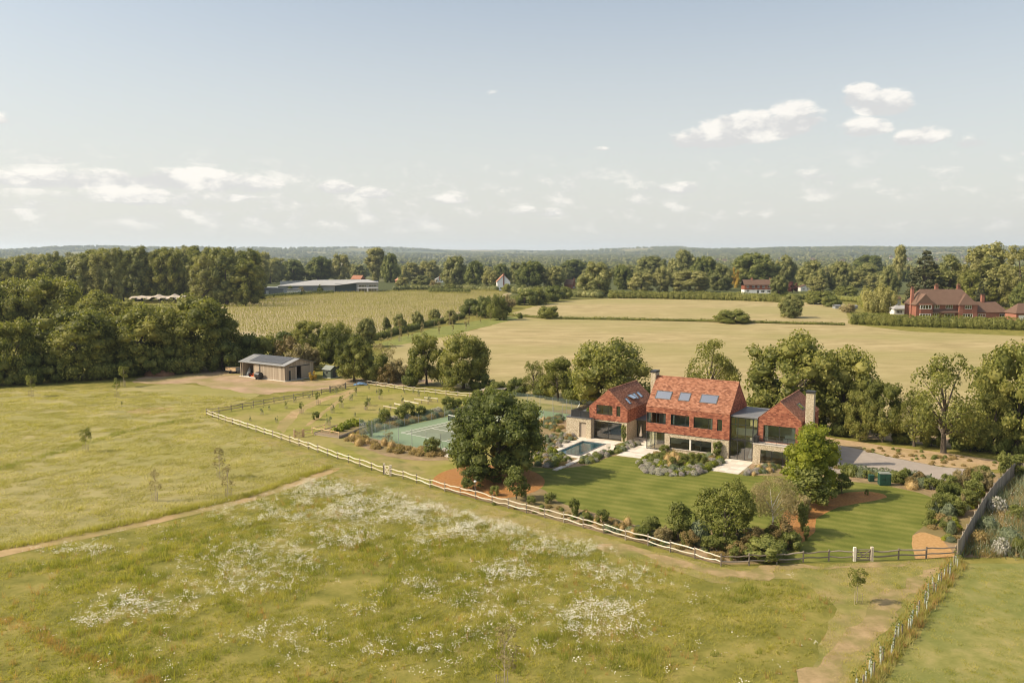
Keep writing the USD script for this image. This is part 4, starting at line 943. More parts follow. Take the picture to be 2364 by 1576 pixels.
# ---- far woods and the wooded hills: nobody could count these trees
def instancer(name, protos, pos, idx, scale, rot, kind='stuff', label=None, category=None):
    """protos: list of (name, mesh, material); pos n x 3; rot: angle about z or quaternions (w, x, y, z)."""
    pi = UsdGeom.PointInstancer.Define(stage, path_for(name))
    paths = []
    for nm, m, mt in protos:
        pp = toned_mesh(f'{pi.GetPath()}/{nm}', m, mt)
        paths.append(pp.GetPath())
    pi.CreatePrototypesRel().SetTargets(paths)
    pi.CreatePositionsAttr(Vt.Vec3fArray.FromNumpy(np.asarray(pos, np.float32)))
    pi.CreateProtoIndicesAttr(Vt.IntArray.FromNumpy(np.asarray(idx, np.int32)))
    sc = np.asarray(scale, np.float32)
    pi.CreateScalesAttr(Vt.Vec3fArray.FromNumpy(sc if sc.ndim == 2 else np.repeat(sc[:, None], 3, 1)))
    half = np.asarray(rot) / 2
    pi.CreateOrientationsAttr(Vt.QuathArray([Gf.Quath(float(math.cos(h)), 0.0, 0.0, float(math.sin(h))) for h in half]))
    return tag(pi.GetPrim(), label, category, kind=kind)

def far_clump(seed):
    rng = np.random.default_rng(seed)
    C, N, S, cl = crown_cards(rng, 15, 16, 0, 12, 130, 3.0, clump_r=(.16, .28), shape='dome')
    mb = MB().cards(C, N, S, rng=rng)
    for p, r in cl:
        mb.add(ICO.vertices * r * .8 * rng.uniform(.8, 1.15, (len(ICO.vertices), 1)) + p, ICO.faces)
    return mb.mesh()
rfar = np.random.default_rng(303)
pts, idx, sc, rot = [], [], [], []
def scatter_far(n, y0, y1, dens_scale, thr, hs):
    got = 0
    while got < n:
        m = 4 * n
        u = rfar.uniform(0, 1, m)
        dist = np.sqrt(y0 ** 2 + u * (y1 ** 2 - y0 ** 2))
        ang = rfar.uniform(-.60, .60, m)
        x, y = dist * np.sin(ang), dist * np.cos(ang)
        d = meshkit.fbm(np.c_[x / dens_scale, y / dens_scale, np.full(m, .7)], 3, 21)
        keep = np.nonzero(d > thr)[0][: n - got]
        z = ground_z(x[keep], y[keep])
        pts.append(np.c_[x[keep], y[keep], z - 1.0])
        sc.append(hs * rfar.uniform(.7, 1.3, len(keep)))
        got += len(keep)
scatter_far(3600, 1500, 3800, 260, .46, 1.0)
scatter_far(12000, 3800, 9500, 420, .44, 1.15)
pts = np.vstack(pts)
sc = np.concatenate(sc)
instancer('far_woods', [('leafy_mass', far_clump(1), LOOK['far_leaves']), ('leafy_mass_001', far_clump(2), LOOK['far_leaves']), ('leafy_mass_002', far_clump(3), LOOK['dense_leaves'])],
          pts, rfar.integers(0, 3, len(pts)), np.c_[sc * 1.35, sc * 1.35, sc], rfar.uniform(0, 6.28, len(pts)), label='hazy blue-green woods covering the far hills along the horizon', category='woodland')

# ------------------------------------------------------------------ tennis court
T0, TT = np.array([-17.7, 128.97]), -0.6835
TS, TL = np.array([math.cos(TT), math.sin(TT)]), np.array([-math.sin(TT), math.cos(TT)])
def tc(s, t, z=0.0):
    p = T0 + s * TS + t * TL
    return np.array([p[0], p[1], z])
COURT = [tc(-3.4, -5.6), tc(14.2, -5.6), tc(14.2, 29.5), tc(-3.4, 29.5)]
sheet('tennis_court', Polygon([p[:2] for p in COURT]), 8, 'court_green')
sheet('playing_area', Polygon([tc(*p)[:2] for p in ((0, 0), (10.97, 0), (10.97, 23.77), (0, 23.77))]), 9, 'court_grey')
def court_line(s0, t0, s1, t1, w=.07):
    if s0 == s1:
        q = [(s0 - w, t0), (s0 + w, t0), (s0 + w, t1), (s0 - w, t1)]
    else:
        q = [(s0, t0 - w), (s1, t0 - w), (s1, t0 + w), (s0, t0 + w)]
    return Polygon([tc(*p)[:2] for p in q])
lines = shapely.unary_union([court_line(*a) for a in ((0, 0, 10.97, 0), (0, 23.77, 10.97, 23.77), (0, 0, 0, 23.77), (10.97, 0, 10.97, 23.77), (1.372, 0, 1.372, 23.77), (9.598, 0, 9.598, 23.77), (1.372, 5.485, 9.598, 5.485), (1.372, 18.285, 9.598, 18.285), (5.485, 5.485, 5.485, 18.285))])
sheet('court_lines', lines, 10, 'line_white')
net = thing('tennis_net', 'dark tennis net with a white top band across the court', 'tennis net', tc(-.914, 11.885), TT)
for x in (0, 12.8):
    part(net, 'post', MB().tube([(x, 0, 0), (x, 0, 1.1)], .05, 8).mesh(), LOOK['dark_metal'])
part(net, 'net', MB().box((.03, -.012, .06), (12.77, .012, .93)).mesh(), LOOK['net_mesh'])
part(net, 'top_band', MB().box((.03, -.03, .93), (12.77, .03, 1.04)).mesh(), LOOK['white_paint'])
tf = thing('court_fence', 'tall see-through mesh fence on slim grey posts round the tennis court', 'fence')
def fence_run(a, b, h, n, gap=None):
    for k in range(n + 1):
        p = a + (b - a) * k / n
        part(tf, 'post', MB().tube([(p[0], p[1], -.1), (p[0], p[1], h)], .035, 6).mesh(), LOOK['steel'])
    for k in range(n):
        p, q = a + (b - a) * k / n, a + (b - a) * (k + 1) / n
        part(tf, 'mesh_panel', ([(p[0], p[1], .05), (q[0], q[1], .05), (q[0], q[1], h - .05), (p[0], p[1], h - .05)], [(0, 1, 2), (0, 2, 3)]), LOOK['mesh_screen'])
A, B, C_, D = COURT
fence_run(A, B, 2.75, 6)
fence_run(B, B + (C_ - B) * .22, 2.75, 3)
fence_run(C_, D, 2.75, 6)
fence_run(C_ + (B - C_) * .30, C_, 2.75, 4)
fence_run(D, A, 1.4, 11)
for p in (B, A, C_):
    d = (np.mean(COURT, axis=0) - p)[:2]
    d /= np.linalg.norm(d)
    part(tf, 'brace', MB().tube([(p[0], p[1], 2.2), (p[0] + d[0] * 1.5, p[1] + d[1] * 1.5, .02)], .025, 5).mesh(), LOOK['steel'])
rt = np.random.default_rng(9)
for k in range(34):
    t = -4.5 + k * 1.0
    p = tc(-4.6 + rt.uniform(-.5, .4), t)
    cls, kind = [('rough_tuft', 'dry golden tuft'), ('rough_tuft', 'dry golden tuft'), ('grey_mound', 'grey-green bush')][k % 3]
    sc = rt.uniform(.8, 1.3)
    copy_of(cls, 'court_edge_plant', f'{kind} in the planted strip along the far side of the tennis court', 'plant', p, rt.uniform(0, 6), sc, f'{kind}s along the tennis court')
for k in range(26):
    t = -1 + k * 1.25
    p = tc(-7.2 + rt.uniform(-.9, .8), t)
    cls, kind = [('grey_mound', 'blue-grey leafy bush'), ('shrub_green', 'green leafy bush'), ('silver', 'silvery mound')][int(rt.integers(0, 3))]
    copy_of(cls, 'border_bush', f'{kind} in the deep border between orchard and tennis court', 'bush', p, rt.uniform(0, 6), rt.uniform(.8, 1.5) * (.8 if cls == 'shrub_green' else 1.2), f'{kind}s in the border by the orchard')
for k in range(40):
    x, y = rt.uniform(800, 1030), 0
    y = np.interp(x, [800, 900, 1030], [1014, 1036, 1050]) + rt.uniform(-9, 9)
    copy_of('rough_tuft' if k % 4 else 'straw_grass', 'rough_grass_clump', 'rusty dry grass clump on the rough bank in front of the tennis court', 'grass clump', G(x, y), rt.uniform(0, 6), rt.uniform(.6, 1.1), 'dry clumps on the rough bank before the court')
def boulder(seed, s):
    rng = np.random.default_rng(seed)
    v = ICO.vertices * rng.uniform(.7, 1.15, (len(ICO.vertices), 1)) * s
    return v, ICO.faces
rk = thing('rockery', 'low bank of pale rough stones between court and round mulch bed', 'rockery')
for k in range(46):
    x = rt.uniform(1022, 1108)
    y = np.interp(x, [1022, 1060, 1108], [1046, 1052, 1060]) + rt.uniform(-11, 7)
    p = G(x, y)
    v, f = boulder(k, rt.uniform(.18, .5) * np.array([1.2, 1, .6]))
    part(rk, 'stone', (v + p + [0, 0, .08], f), LOOK['rock'])

# ------------------------------------------------------------------ post and rail fences
def rail_fence(label, pts, rails='pale_rails', posts='grey_posts', h=1.15, big_ends=False, seed=0, zs=(.42, .92), sag=.05):
    rng = np.random.default_rng(seed)
    fence = thing('rail_fence', label, 'fence')
    for p in pts:
        a = rng.uniform(0, 1.5)
        w = .075
        c, s = math.cos(a) * w, math.sin(a) * w
        hh = h + rng.uniform(-.05, .06)
        ring = [(p[0] + c, p[1] + s), (p[0] - s, p[1] + c), (p[0] - c, p[1] - s), (p[0] + s, p[1] - c)]
        part(fence, 'post', MB().hexa([(*q, -.1) for q in ring], [(*q, hh) for q in ring]).mesh(), LOOK[posts])
    for a, b in zip(pts[:-1], pts[1:]):
        for z in zs:
            t = np.linspace(0.0, 1.0, 6)
            pp = np.array(a)[None, :2] * (1 - t[:, None]) + np.array(b)[None, :2] * t[:, None]
            zz = z + rng.uniform(-.02, .02) + sag * np.sin(t * np.pi * rng.uniform(.8, 2.2) + rng.uniform(0, 3)) + rng.uniform(-.03, .03, 6)
            part(fence, 'rail', MB().tube(np.c_[pp, zz], rng.uniform(.054, .07), 6).mesh(), LOOK[rails])
    return fence
def resample(px, n):
    p = np.array([G(*q) for q in px])
    d = np.r_[0, np.cumsum(np.linalg.norm(np.diff(p, axis=0), axis=1))]
    t = np.linspace(0, d[-1], n)
    return np.stack([np.interp(t, d, p[:, k]) for k in range(3)], 1)
front_a = [(476.8, 958), (506.5, 969.5), (539.7, 980.5), (575, 991.5), (611.5, 1003), (650.8, 1016), (691.3, 1029.5), (735.3, 1044.5), (781.9, 1061), (831, 1076.5), (885.2, 1094.5)]
rail_fence('long pale chestnut rail fence from the orchard corner to the small field gate', resample(front_a, 21), seed=1)
front_b = [(901.9, 1098.5), (930.5, 1105), (961.9, 1115), (993, 1124.5), (1026.9, 1134.5), (1062.6, 1143.5), (1098.3, 1152), (1136.4, 1164), (1173.8, 1173), (1215.3, 1184), (1257, 1194.8), (1301.4, 1206), (1346.3, 1218.5), (1393.9, 1231), (1443.9, 1246), (1495.9, 1259), (1547.4, 1274), (1603.7, 1289), (1664.2, 1306.2)]
rail_fence('pale chestnut rail fence from the small field gate past the round mulch bed', [G(*p) for p in front_b], seed=2)
rail_fence('greyer rail fence from the lawn corner to the garden gate', [G(*p) for p in [(1664.2, 1306.2), (1729, 1305), (1793, 1302), (1854, 1298), (1913, 1295), (1972, 1295)]], rails='grey_posts', seed=3)
rail_fence('short rail fence from the garden gate to the board fence', [G(*p) for p in [(2012, 1295), (2074, 1292), (2138, 1289), (2206, 1284)]], rails='grey_posts', seed=4)
rail_fence('dark rail fence along the back of the orchard, facing the barn yard', resample([(476.8, 958), (538, 948), (598, 937), (656, 926), (709, 916), (762, 906)], 13), rails='grey_posts', seed=5)
rail_fence('two-bay rail fence between the yard gate and the blue tarpaulin', [G(*p) for p in [(798, 897), (824, 893), (848, 889.5)]], rails='grey_posts', seed=6)
rail_fence('pale rail fence along the far side of the orchard, below the oaks', resample([(848, 889.5), (890, 895), (934, 902), (982, 907), (1030, 913), (1079, 918), (1125, 923), (1165, 928)], 14), seed=7)
rail_fence('short rail fence beside the small orchard gate', [G(*p) for p in [(702, 1008), (721, 1003)]], rails='new_wood', posts='new_wood', seed=8)
rail_fence('new wooden rails round the raised vegetable beds', [G(*p) for p in [(783, 1011), (762, 1006), (743, 1003), (721, 1000), (749, 992)]], rails='new_wood', posts='new_wood', h=1.0, zs=(.85,), sag=.01, seed=9)

def field_gate(label, a, b, mat_post, mat_bar, bars=5, h=1.15, post_w=.22):
    a, b = np.array(a), np.array(b)
    g = thing('gate', label, 'gate')
    for p in (a, b):
        part(g, 'post', MB().box((p[0] - post_w / 2, p[1] - post_w / 2, -.1), (p[0] + post_w / 2, p[1] + post_w / 2, h + .2)).mesh(), LOOK[mat_post])
    d = (b - a) / np.linalg.norm(b - a)
    a2, b2 = a + d * (post_w * .75), b - d * (post_w * .75)
    for k in range(bars):
        z = .15 + k * (h - .2) / (bars - 1)
        part(g, 'bar', MB().bar(a2 + [0, 0, z], b2 + [0, 0, z], .04, .085).mesh(), LOOK[mat_bar])
    off = np.array([d[1], -d[0], 0]) * .045
    part(g, 'brace', MB().bar(a2 + off + [0, 0, .15], b2 + off + [0, 0, h - .08], .03, .08).mesh(), LOOK[mat_bar])
    part(g, 'brace', MB().bar(a2 + off * 1.8 + [0, 0, h - .08], b2 + off * 1.8 + [0, 0, .15], .03, .08).mesh(), LOOK[mat_bar])
    for p in (a2, b2):
        part(g, 'stile', MB().box(p - [.04, .035, 0] + np.array([0, 0, .08]), p + [.04, .035, 0] + np.array([0, 0, h])).mesh(), LOOK[mat_bar])
field_gate('small pale wooden gate in the meadow fence below the tennis court', G(887, 1094), G(901.9, 1098), 'pale_rails', 'pale_rails', 4, 1.2, .26)
field_gate('grey garden gate with cross braces between two stout pale posts', G(1972, 1295), G(2012, 1294.5), 'pale_rails', 'grey_posts', 5, 1.15, .24)
field_gate('dark five-bar gate from the barn yard into the orchard', G(762, 905), G(798, 897), 'grey_posts', 'grey_posts', 5, 1.15, .24)
field_gate('small new wooden gate standing in the orchard', G(679, 1009.5), G(700, 1008), 'new_wood', 'new_wood', 5, 1.1, .2)

# board fence on the right
bf_pts = [G(2212, 1291), G(2240, 1240), G(2268, 1190), G(2298, 1147), G(2344, 1098)]
bf = thing('board_fence', 'tall weathered board fence running back from the meadow corner', 'fence')
rbf = np.random.default_rng(15)
line = LineString([p[:2] for p in bf_pts])
nb = 110
for k in range(nb):
    p, q = np.array(line.interpolate(k / nb, True).coords[0]), np.array(line.interpolate((k + .94) / nb, True).coords[0])
    d = (q - p) / np.linalg.norm(q - p)
    n = np.array([d[1], -d[0]]) * (.012 + .012 * (k % 2))
    step = 1.85 - .0 * (k // 10)
    h = step + rbf.uniform(-.01, .012)
    ring = [p - n, q - n, q + n, p + n]
    part(bf, 'board', MB().hexa([(*r, .05) for r in ring], [(*r, h) for r in ring]).mesh(), LOOK['panel_wood'])
for k in range(15):
    p = np.array(line.interpolate(k / 14, True).coords[0])
    part(bf, 'post', MB().box((p[0] - .13, p[1] - .06, -.1), (p[0] - .03, p[1] + .06, 1.95)).mesh(), LOOK['panel_wood'])
bf2 = thing('board_fence', 'short board fence turning right at the far end of the tall fence', 'fence')
line2 = LineString([G(2346, 1097)[:2], G(2410, 1118)[:2], G(2500, 1145)[:2]])
for k in range(44):
    p, q = np.array(line2.interpolate(k / 44, True).coords[0]), np.array(line2.interpolate((k + .94) / 44, True).coords[0])
    d = (q - p) / np.linalg.norm(q - p)
    n = np.array([d[1], -d[0]]) * (.012 + .012 * (k % 2))
    ring = [p - n, q - n, q + n, p + n]
    part(bf2, 'board', MB().hexa([(*r, .05) for r in ring], [(*r, 1.85) for r in ring]).mesh(), LOOK['panel_wood'])
for z in (.45, 1.4):
    a, b = np.array(line2.interpolate(0.02, True).coords[0]), np.array(line2.interpolate(.55, True).coords[0])
    part(bf2, 'rail', MB().bar((a[0] - .05, a[1] - .05, z), (b[0] - .05, b[1] - .05, z), .05, .09).mesh(), LOOK['panel_wood'])

# ------------------------------------------------------------------ the house
HX = dict(loc=(HO[0], HO[1], 0), rotz=HOUSE_TH)
house = thing('house', 'modern brick-red tile-hung house with stone base, glass links and two stone chimneys', 'house', **HX)

def holes_in(u0, u1, z0, z1, holes):
    """Rectangles that fill a wall round its openings (u0, z0, u1, z1)."""
    us = sorted({u0, u1, *[h[0] for h in holes], *[h[2] for h in holes]})
    zs = sorted({z0, z1, *[h[1] for h in holes], *[h[3] for h in holes]})
    out = []
    for a, b in zip(us[:-1], us[1:]):
        for c, d in zip(zs[:-1], zs[1:]):
            mu, mz = (a + b) / 2, (c + d) / 2
            if a >= u0 and b <= u1 and not any(h[0] < mu < h[2] and h[1] < mz < h[3] for h in holes):
                out.append((a, c, b, d))
    return out

def wall_u(mb, u0, u1, z0, z1, v, thick, holes=()):
    for a, c, b, d in holes_in(u0, u1, z0, z1, list(holes)):
        mb.box((a, v, c), (b, v + thick, d))
    return mb
def wall_v(mb, v0, v1, z0, z1, u, thick, holes=()):
    for a, c, b, d in holes_in(v0, v1, z0, z1, list(holes)):
        mb.box((u, a, c), (u + thick, b, d))
    return mb

rtile = np.random.default_rng(55)
def tile_wall(u0, u1, z0, z1, v, holes=(), gable=None, axis='u', out=-1, tw=.34, th=.165, thick=.03):
    """Hung tiles in courses on a vertical face. gable: (apex u, apex z), the sides run up from (u0, z1) and (u1, z1). axis 'v': the face lies along v at u = v argument."""
    mb = MB()
    top = gable[1] if gable else z1
    row = 0
    z = z0
    while z < top - .04:
        zt = min(z + th * 1.04, top)
        a, b = u0, u1
        if gable and zt > z1:
            t = (zt - z1) / (gable[1] - z1)
            a, b = u0 + (gable[0] - u0) * t, u1 + (gable[0] - u1) * t
        x = a - (row % 2) * tw / 2
        while x < b - .02:
            p, q = max(x, a), min(x + tw * .985, b)
            if q - p > .03:
                for c, lo, d, hi in holes_in(p, q, z, zt, [(max(p, h[0]), max(z, h[1]), min(q, h[2]), min(zt, h[3])) for h in holes if h[0] < q and h[2] > p and h[1] < zt and h[3] > z]) or []:
                    t0, t1 = thick * rtile.uniform(.8, 1.3), .004
                    if axis == 'u':
                        f = [(c, v + out * t0, lo), (d, v + out * t0, lo), (d, v, lo), (c, v, lo)]
                        g = [(c, v + out * t1, hi), (d, v + out * t1, hi), (d, v, hi), (c, v, hi)]
                    else:
                        f = [(v + out * t0, c, lo), (v + out * t0, d, lo), (v, d, lo), (v, c, lo)]
                        g = [(v + out * t1, c, hi), (v + out * t1, d, hi), (v, d, hi), (v, c, hi)]
                    mb.hexa(f, g)
            x += tw
        z += th
        row += 1
    return mb.mesh()

def tile_slope(p00, p10, p01, holes=(), tw=.34, th=.17, thick=.04):
    """Tiles on a roof slope: p00 eave start, p10 eave end, p01 ridge start. holes in (along, up) metres."""
    p00, p10, p01 = map(lambda q: np.array(q, float), (p00, p10, p01))
    L, Hh = np.linalg.norm(p10 - p00), np.linalg.norm(p01 - p00)
    ex, ey = (p10 - p00) / L, (p01 - p00) / Hh
    n = np.cross(ex, ey)
    n /= np.linalg.norm(n)
    if n[2] < 0:
        n = -n
    mb = MB()
    row, y = 0, 0.0
    while y < Hh - .03:
        yt = min(y + th * 1.05, Hh)
        x = -(row % 2) * tw / 2
        while x < L - .02:
            p, q = max(x, 0), min(x + tw * .985, L)
            if q - p > .03 and not any(h[0] < (p + q) / 2 < h[2] and h[1] < (y + yt) / 2 < h[3] for h in holes):
                t0, t1 = thick * rtile.uniform(.85, 1.3), .008
                c = [p00 + ex * p + ey * y, p00 + ex * q + ey * y, p00 + ex * q + ey * yt, p00 + ex * p + ey * yt]
                mb.hexa(c, [c[0] + n * t0, c[1] + n * t0, c[2] + n * t1, c[3] + n * t1])
            x += tw
        y += th
        row += 1
    return mb.mesh()

def window(parent, u0, u1, z0, z1, v, mullions=(), depth=.10, frame=.06, axis='u', material='glass', mat_frame='dark_metal', transoms=(), name='window', out=-1):
    """A framed window as one frame with its panes below it."""
    fr = MB()
    def bx(a, c, b, d, o0, o1):
        if axis == 'u':
            fr.box((a, v + o0, c), (b, v + o1, d))
        else:
            fr.box((v + o0, a, c), (v + o1, b, d))
    bx(u0, z0, u1, z0 + frame, 0, depth)
    bx(u0, z1 - frame, u1, z1, 0, depth)
    bx(u0, z0 + frame, u0 + frame, z1 - frame, 0, depth)
    bx(u1 - frame, z0 + frame, u1, z1 - frame, 0, depth)
    for m in mullions:
        bx(m - frame * .45, z0 + frame, m + frame * .45, z1 - frame, 0, depth)
    xs = [u0 + frame, *mullions, u1 - frame]
    zsx = [z0 + frame, *transoms, z1 - frame]
    for z in transoms:
        for a, b in zip(xs[:-1], xs[1:]):
            bx(a + frame * .45, z - frame * .5, b - frame * .45, z + frame * .5, .01, depth - .01)
    w = part(parent, name, fr.mesh(), LOOK[mat_frame])
    for a, b in zip(xs[:-1], xs[1:]):
        for c, d in zip(zsx[:-1], zsx[1:]):
            m = depth / 2
            q = [(a, v + m, c), (b, v + m, c), (b, v + m, d), (a, v + m, d)] if axis == 'u' else [(v + m, a, c), (v + m, b, c), (v + m, b, d), (v + m, a, d)]
            part(w, 'pane', (q, [(0, 1, 2), (0, 2, 3)]), LOOK[material])
    return w

def gable_prism(mb, u0, u1, v, thick, z1, apex, axis='u'):
    """The triangle of wall above the eaves."""
    if axis == 'u':
        a, b, c = (u0, v, z1), (u1, v, z1), (apex[0], v, apex[1])
        sh = np.array([0, thick, 0])
    else:
        a, b, c = (v, u0, z1), (v, u1, z1), (v, apex[0], apex[1])
        sh = np.array([thick, 0, 0])
    P = [np.array(a), np.array(b), np.array(c)]
    return mb.add(P + [p + sh for p in P], [(0, 1, 2), (3, 5, 4), (0, 3, 4), (0, 4, 1), (1, 4, 5), (1, 5, 2), (2, 5, 3), (2, 3, 0)])

# --- main block: u -12.25..0, v 0..8.4
MU0, MU1, MV1, EZ, RZ, RV = -12.25, 0.0, 8.4, 6.30, 10.25, 4.1
upper_holes = [(-12.25, 3.92, -9.25, 5.48), (-8.49, 3.9, -5.76, 5.48), (-5.12, 3.88, -2.37, 5.46), (-1.73, 3.86, -1.04, 5.46)]
wl = MB()
wall_u(wl, MU0, MU1, 2.72, EZ, .02, .26, upper_holes)
wall_u(wl, MU0, MU1, 2.72, EZ, MV1 - .28, .26)
wall_v(wl, .28, MV1 - .28, 2.72, EZ, MU1 - .28, .26, [(2.6, 3.4, 3.1, 5.4)])
wall_v(wl, .28, MV1 - .28, 2.72, EZ, MU0 + .02, .26, [(.28, 3.92, 1.9, 5.48)])
gable_prism(wl, .02, MV1 - .02, MU1 - .28, .26, EZ, (RV, RZ - .12), 'v')
gable_prism(wl, .02, MV1 - .02, MU0 + .02, .26, EZ, (RV, RZ - .12), 'v')
part(house, 'upper_wall', wl.mesh(), LOOK['hung_tiles'])
part(house, 'wall_tiles', tile_wall(MU0 - .02, MU1 + .02, 2.70, EZ, .02, upper_holes), LOOK['hung_tiles'], kind='stuff')
part(house, 'wall_tiles', tile_wall(.0, MV1, 2.70, EZ, MU1 - .02, [(2.6, 3.4, 3.1, 5.4), (.5, 2.6, MV1, 6.02)], (RV, RZ - .05), 'v', +1), LOOK['hung_tiles'], kind='stuff')
part(house, 'wall_tiles', tile_wall(.0, MV1, 2.70, EZ, MU0 + .02, [(.0, 3.92, 1.9, 5.48)], (RV, RZ - .05), 'v', -1), LOOK['hung_tiles'], kind='stuff')
# stone ground floor
sl = MB()
wall_u(sl, -9.40, -.06, 0, 2.70, .06, .34, [(-8.61, .55, -2.5, 2.12)])
wall_v(sl, .40, MV1 - .06, 0, 2.70, -.40, .34)
wall_u(sl, MU0 + .06, -.40, 0, 2.70, MV1 - .40, .34)
wall_v(sl, 3.2, MV1 - .40, 0, 2.70, MU0 + .06, .34)
part(house, 'stone_wall', sl.mesh(), LOOK['rubble_stone'])
part(house, 'soffit', MB().box((MU0 + .02, .02, 2.64), (MU1 - .02, MV1 - .02, 2.70)).mesh(), LOOK['dark_metal'])
part(house, 'floor', MB().box((MU0 + .4, .42, .02), (-.42, MV1 - .42, .07)).box((MU0 + .3, .3, 2.72), (-.3, MV1 - .3, 2.80)).mesh(), LOOK['floor_wood'])
part(house, 'inner_wall', MB().box((MU0 + .32, 5.2, .07), (-.42, 5.3, 2.62)).box((MU0 + .32, 4.6, 2.80), (-.30, 4.7, 6.2)).box((-8.9, .32, 2.80), (-8.8, 4.6, 6.0)).box((-5.45, .32, 2.80), (-5.35, 4.6, 6.0)).mesh(), LOOK['plaster'])
# roof
slope = math.hypot(RV, RZ - EZ)
def sky_uv(u, v):
    return (u - MU0, v / RV * slope)
sk = [(-11.42, 1.08, -9.05, 2.13), (-7.88, 1.10, -6.24, 2.16), (-4.72, 1.10, -2.23, 2.17)]
hol = [(a - MU0 - .05, b / RV * slope - .05, c - MU0 + .05, d / RV * slope + .05) for a, b, c, d in sk]
rb_ = MB()
rb_.hexa([(MU0 - .02, 0, EZ - .02), (MU1 + .02, 0, EZ - .02), (MU1 + .02, RV, RZ - .16), (MU0 - .02, RV, RZ - .16)], [(MU0 - .02, 0, EZ), (MU1 + .02, 0, EZ), (MU1 + .02, RV, RZ), (MU0 - .02, RV, RZ)])
rb_.hexa([(MU0 - .02, RV, RZ - .16), (MU1 + .02, RV, RZ - .16), (MU1 + .02, MV1 + .02, EZ - .02), (MU0 - .02, MV1 + .02, EZ - .02)], [(MU0 - .02, RV, RZ), (MU1 + .02, RV, RZ), (MU1 + .02, MV1 + .02, EZ), (MU0 - .02, MV1 + .02, EZ)])
roof = part(house, 'main_roof', rb_.mesh(), LOOK['clay_tiles'])
part(roof, 'roof_tiles', tile_slope((MU0 - .03, -.02, EZ - .01), (MU1 + .03, -.02, EZ - .01), (MU0 - .03, RV, RZ), hol), LOOK['clay_tiles'], kind='stuff')
part(roof, 'roof_tiles', tile_slope((MU0 - .03, MV1 + .04, EZ), (MU1 + .03, MV1 + .04, EZ), (MU0 - .03, RV, RZ)), LOOK['clay_tiles'], kind='stuff')
for k in range(26):
    a = MU0 - .03 + k * (MU1 - MU0 + .06) / 26
    part(roof, 'ridge_tile', MB().tube([(a, RV, RZ + .01), (a + .465, RV, RZ + .012)], .11, 6).mesh(), LOOK['clay_tiles'])
nrm = np.array([0, -(RZ - EZ), RV]) / slope
def skylight(parent, corners, lift=.09, frame=.09, n=None, open_up=0.0, name='skylight'):
    c = [np.array(x, float) for x in corners]
    n = np.array(n) / np.linalg.norm(n)
    mid = sum(c) / 4
    if open_up:
        ax = c[3] - c[0]
        for i in (0, 1):
            c[i] = c[i] + n * open_up
    inner = [x + (mid - x) / np.linalg.norm(mid - x) * frame * 1.4 for x in c]
    f = MB()
    for i in range(4):
        j = (i + 1) % 4
        f.hexa([c[i] - n * .02, c[j] - n * .02, inner[j] - n * .02, inner[i] - n * .02], [c[i] + n * lift, c[j] + n * lift, inner[j] + n * lift, inner[i] + n * lift])
    w = part(parent, name, f.mesh(), LOOK['grey_metal'])
    part(w, 'pane', ([x + n * lift * .6 for x in inner], [(0, 1, 2), (0, 2, 3)]), LOOK['roof_glass'])
pane('roof_glass', (.30, .34, .36), (1, 1, 1), 2.6, .42)
for a, b, c, d in sk:
    zf = lambda v: EZ + v / RV * (RZ - EZ)
    skylight(roof, [(a, b, zf(b)), (c, b, zf(b)), (c, d, zf(d)), (a, d, zf(d))], n=nrm)
part(house, 'vent_slot', MB().box((-.03, 2.62, 3.42), (.02, 3.08, 5.38)).mesh(), LOOK['dark_metal'])
# windows of the main block
window(house, -12.25, -9.25, 3.92, 5.48, .10, (-10.7, -10.2))
window(house, .28, 1.9, 3.92, 5.48, MU0 + .08, (), axis='v')
window(house, -8.49, -5.76, 3.9, 5.48, .10, (-6.35,))
window(house, -5.12, -2.37, 3.88, 5.46, .10, (-3.0,))
window(house, -1.73, -1.04, 3.86, 5.46, .10)
window(house, -8.61, -2.5, .55, 2.12, .16, (-5.6, -4.05))
part(house, 'window_pier', MB().box((-5.72, .10, .58), (-5.45, .2, 2.09)).mesh(), LOOK['plaster'])
part(house, 'window_sill', MB().box((-8.7, -.02, .48), (-2.4, .10, .545)).mesh(), LOOK['paving'])
window(house, MU0 + .06, -9.42, .03, 2.64, .06, (-10.9,), name='corner_glazing')
window(house, .16, 3.2, .03, 2.64, MU0 + .06, (1.7,), axis='v', name='corner_glazing')
for k, (a, b) in enumerate(((-12.0, -11.7), (-9.7, -9.45), (-8.3, -8.05), (-2.75, -2.55))):
    z0, z1 = (3.98, 5.42) if k < 3 else (3.95, 5.4)
    part(house, 'curtain', MB().box((a, .35, z0), (b, .42, z1)).mesh(), LOOK['curtain'])
part(house, 'sideboard', MB().box((-7.8, 2.5, .07), (-5.9, 3.0, .9)).mesh(), LOOK['floor_wood'])
part(house, 'bed', MB().box((-7.9, 1.6, 2.8), (-6.3, 3.6, 3.75)).mesh(), LOOK['curtain'])
part(house, 'bed', MB().box((-4.6, 1.6, 2.8), (-3.0, 3.6, 3.75)).mesh(), LOOK['brown_fabric'])
def chimney(u0, u1, v0, v1, z0, z1, pots=0):
    c = part(house, 'chimney', MB().box((u0, v0, z0), (u1, v1, z1)).mesh(), LOOK['rubble_stone'])
    part(c, 'cap', MB().box((u0 - .05, v0 - .05, z1), (u1 + .05, v1 + .05, z1 + .28)).mesh(), LOOK['dark_metal'])
chimney(-13.05, -12.30, 3.5, 5.0, 0, 10.75)

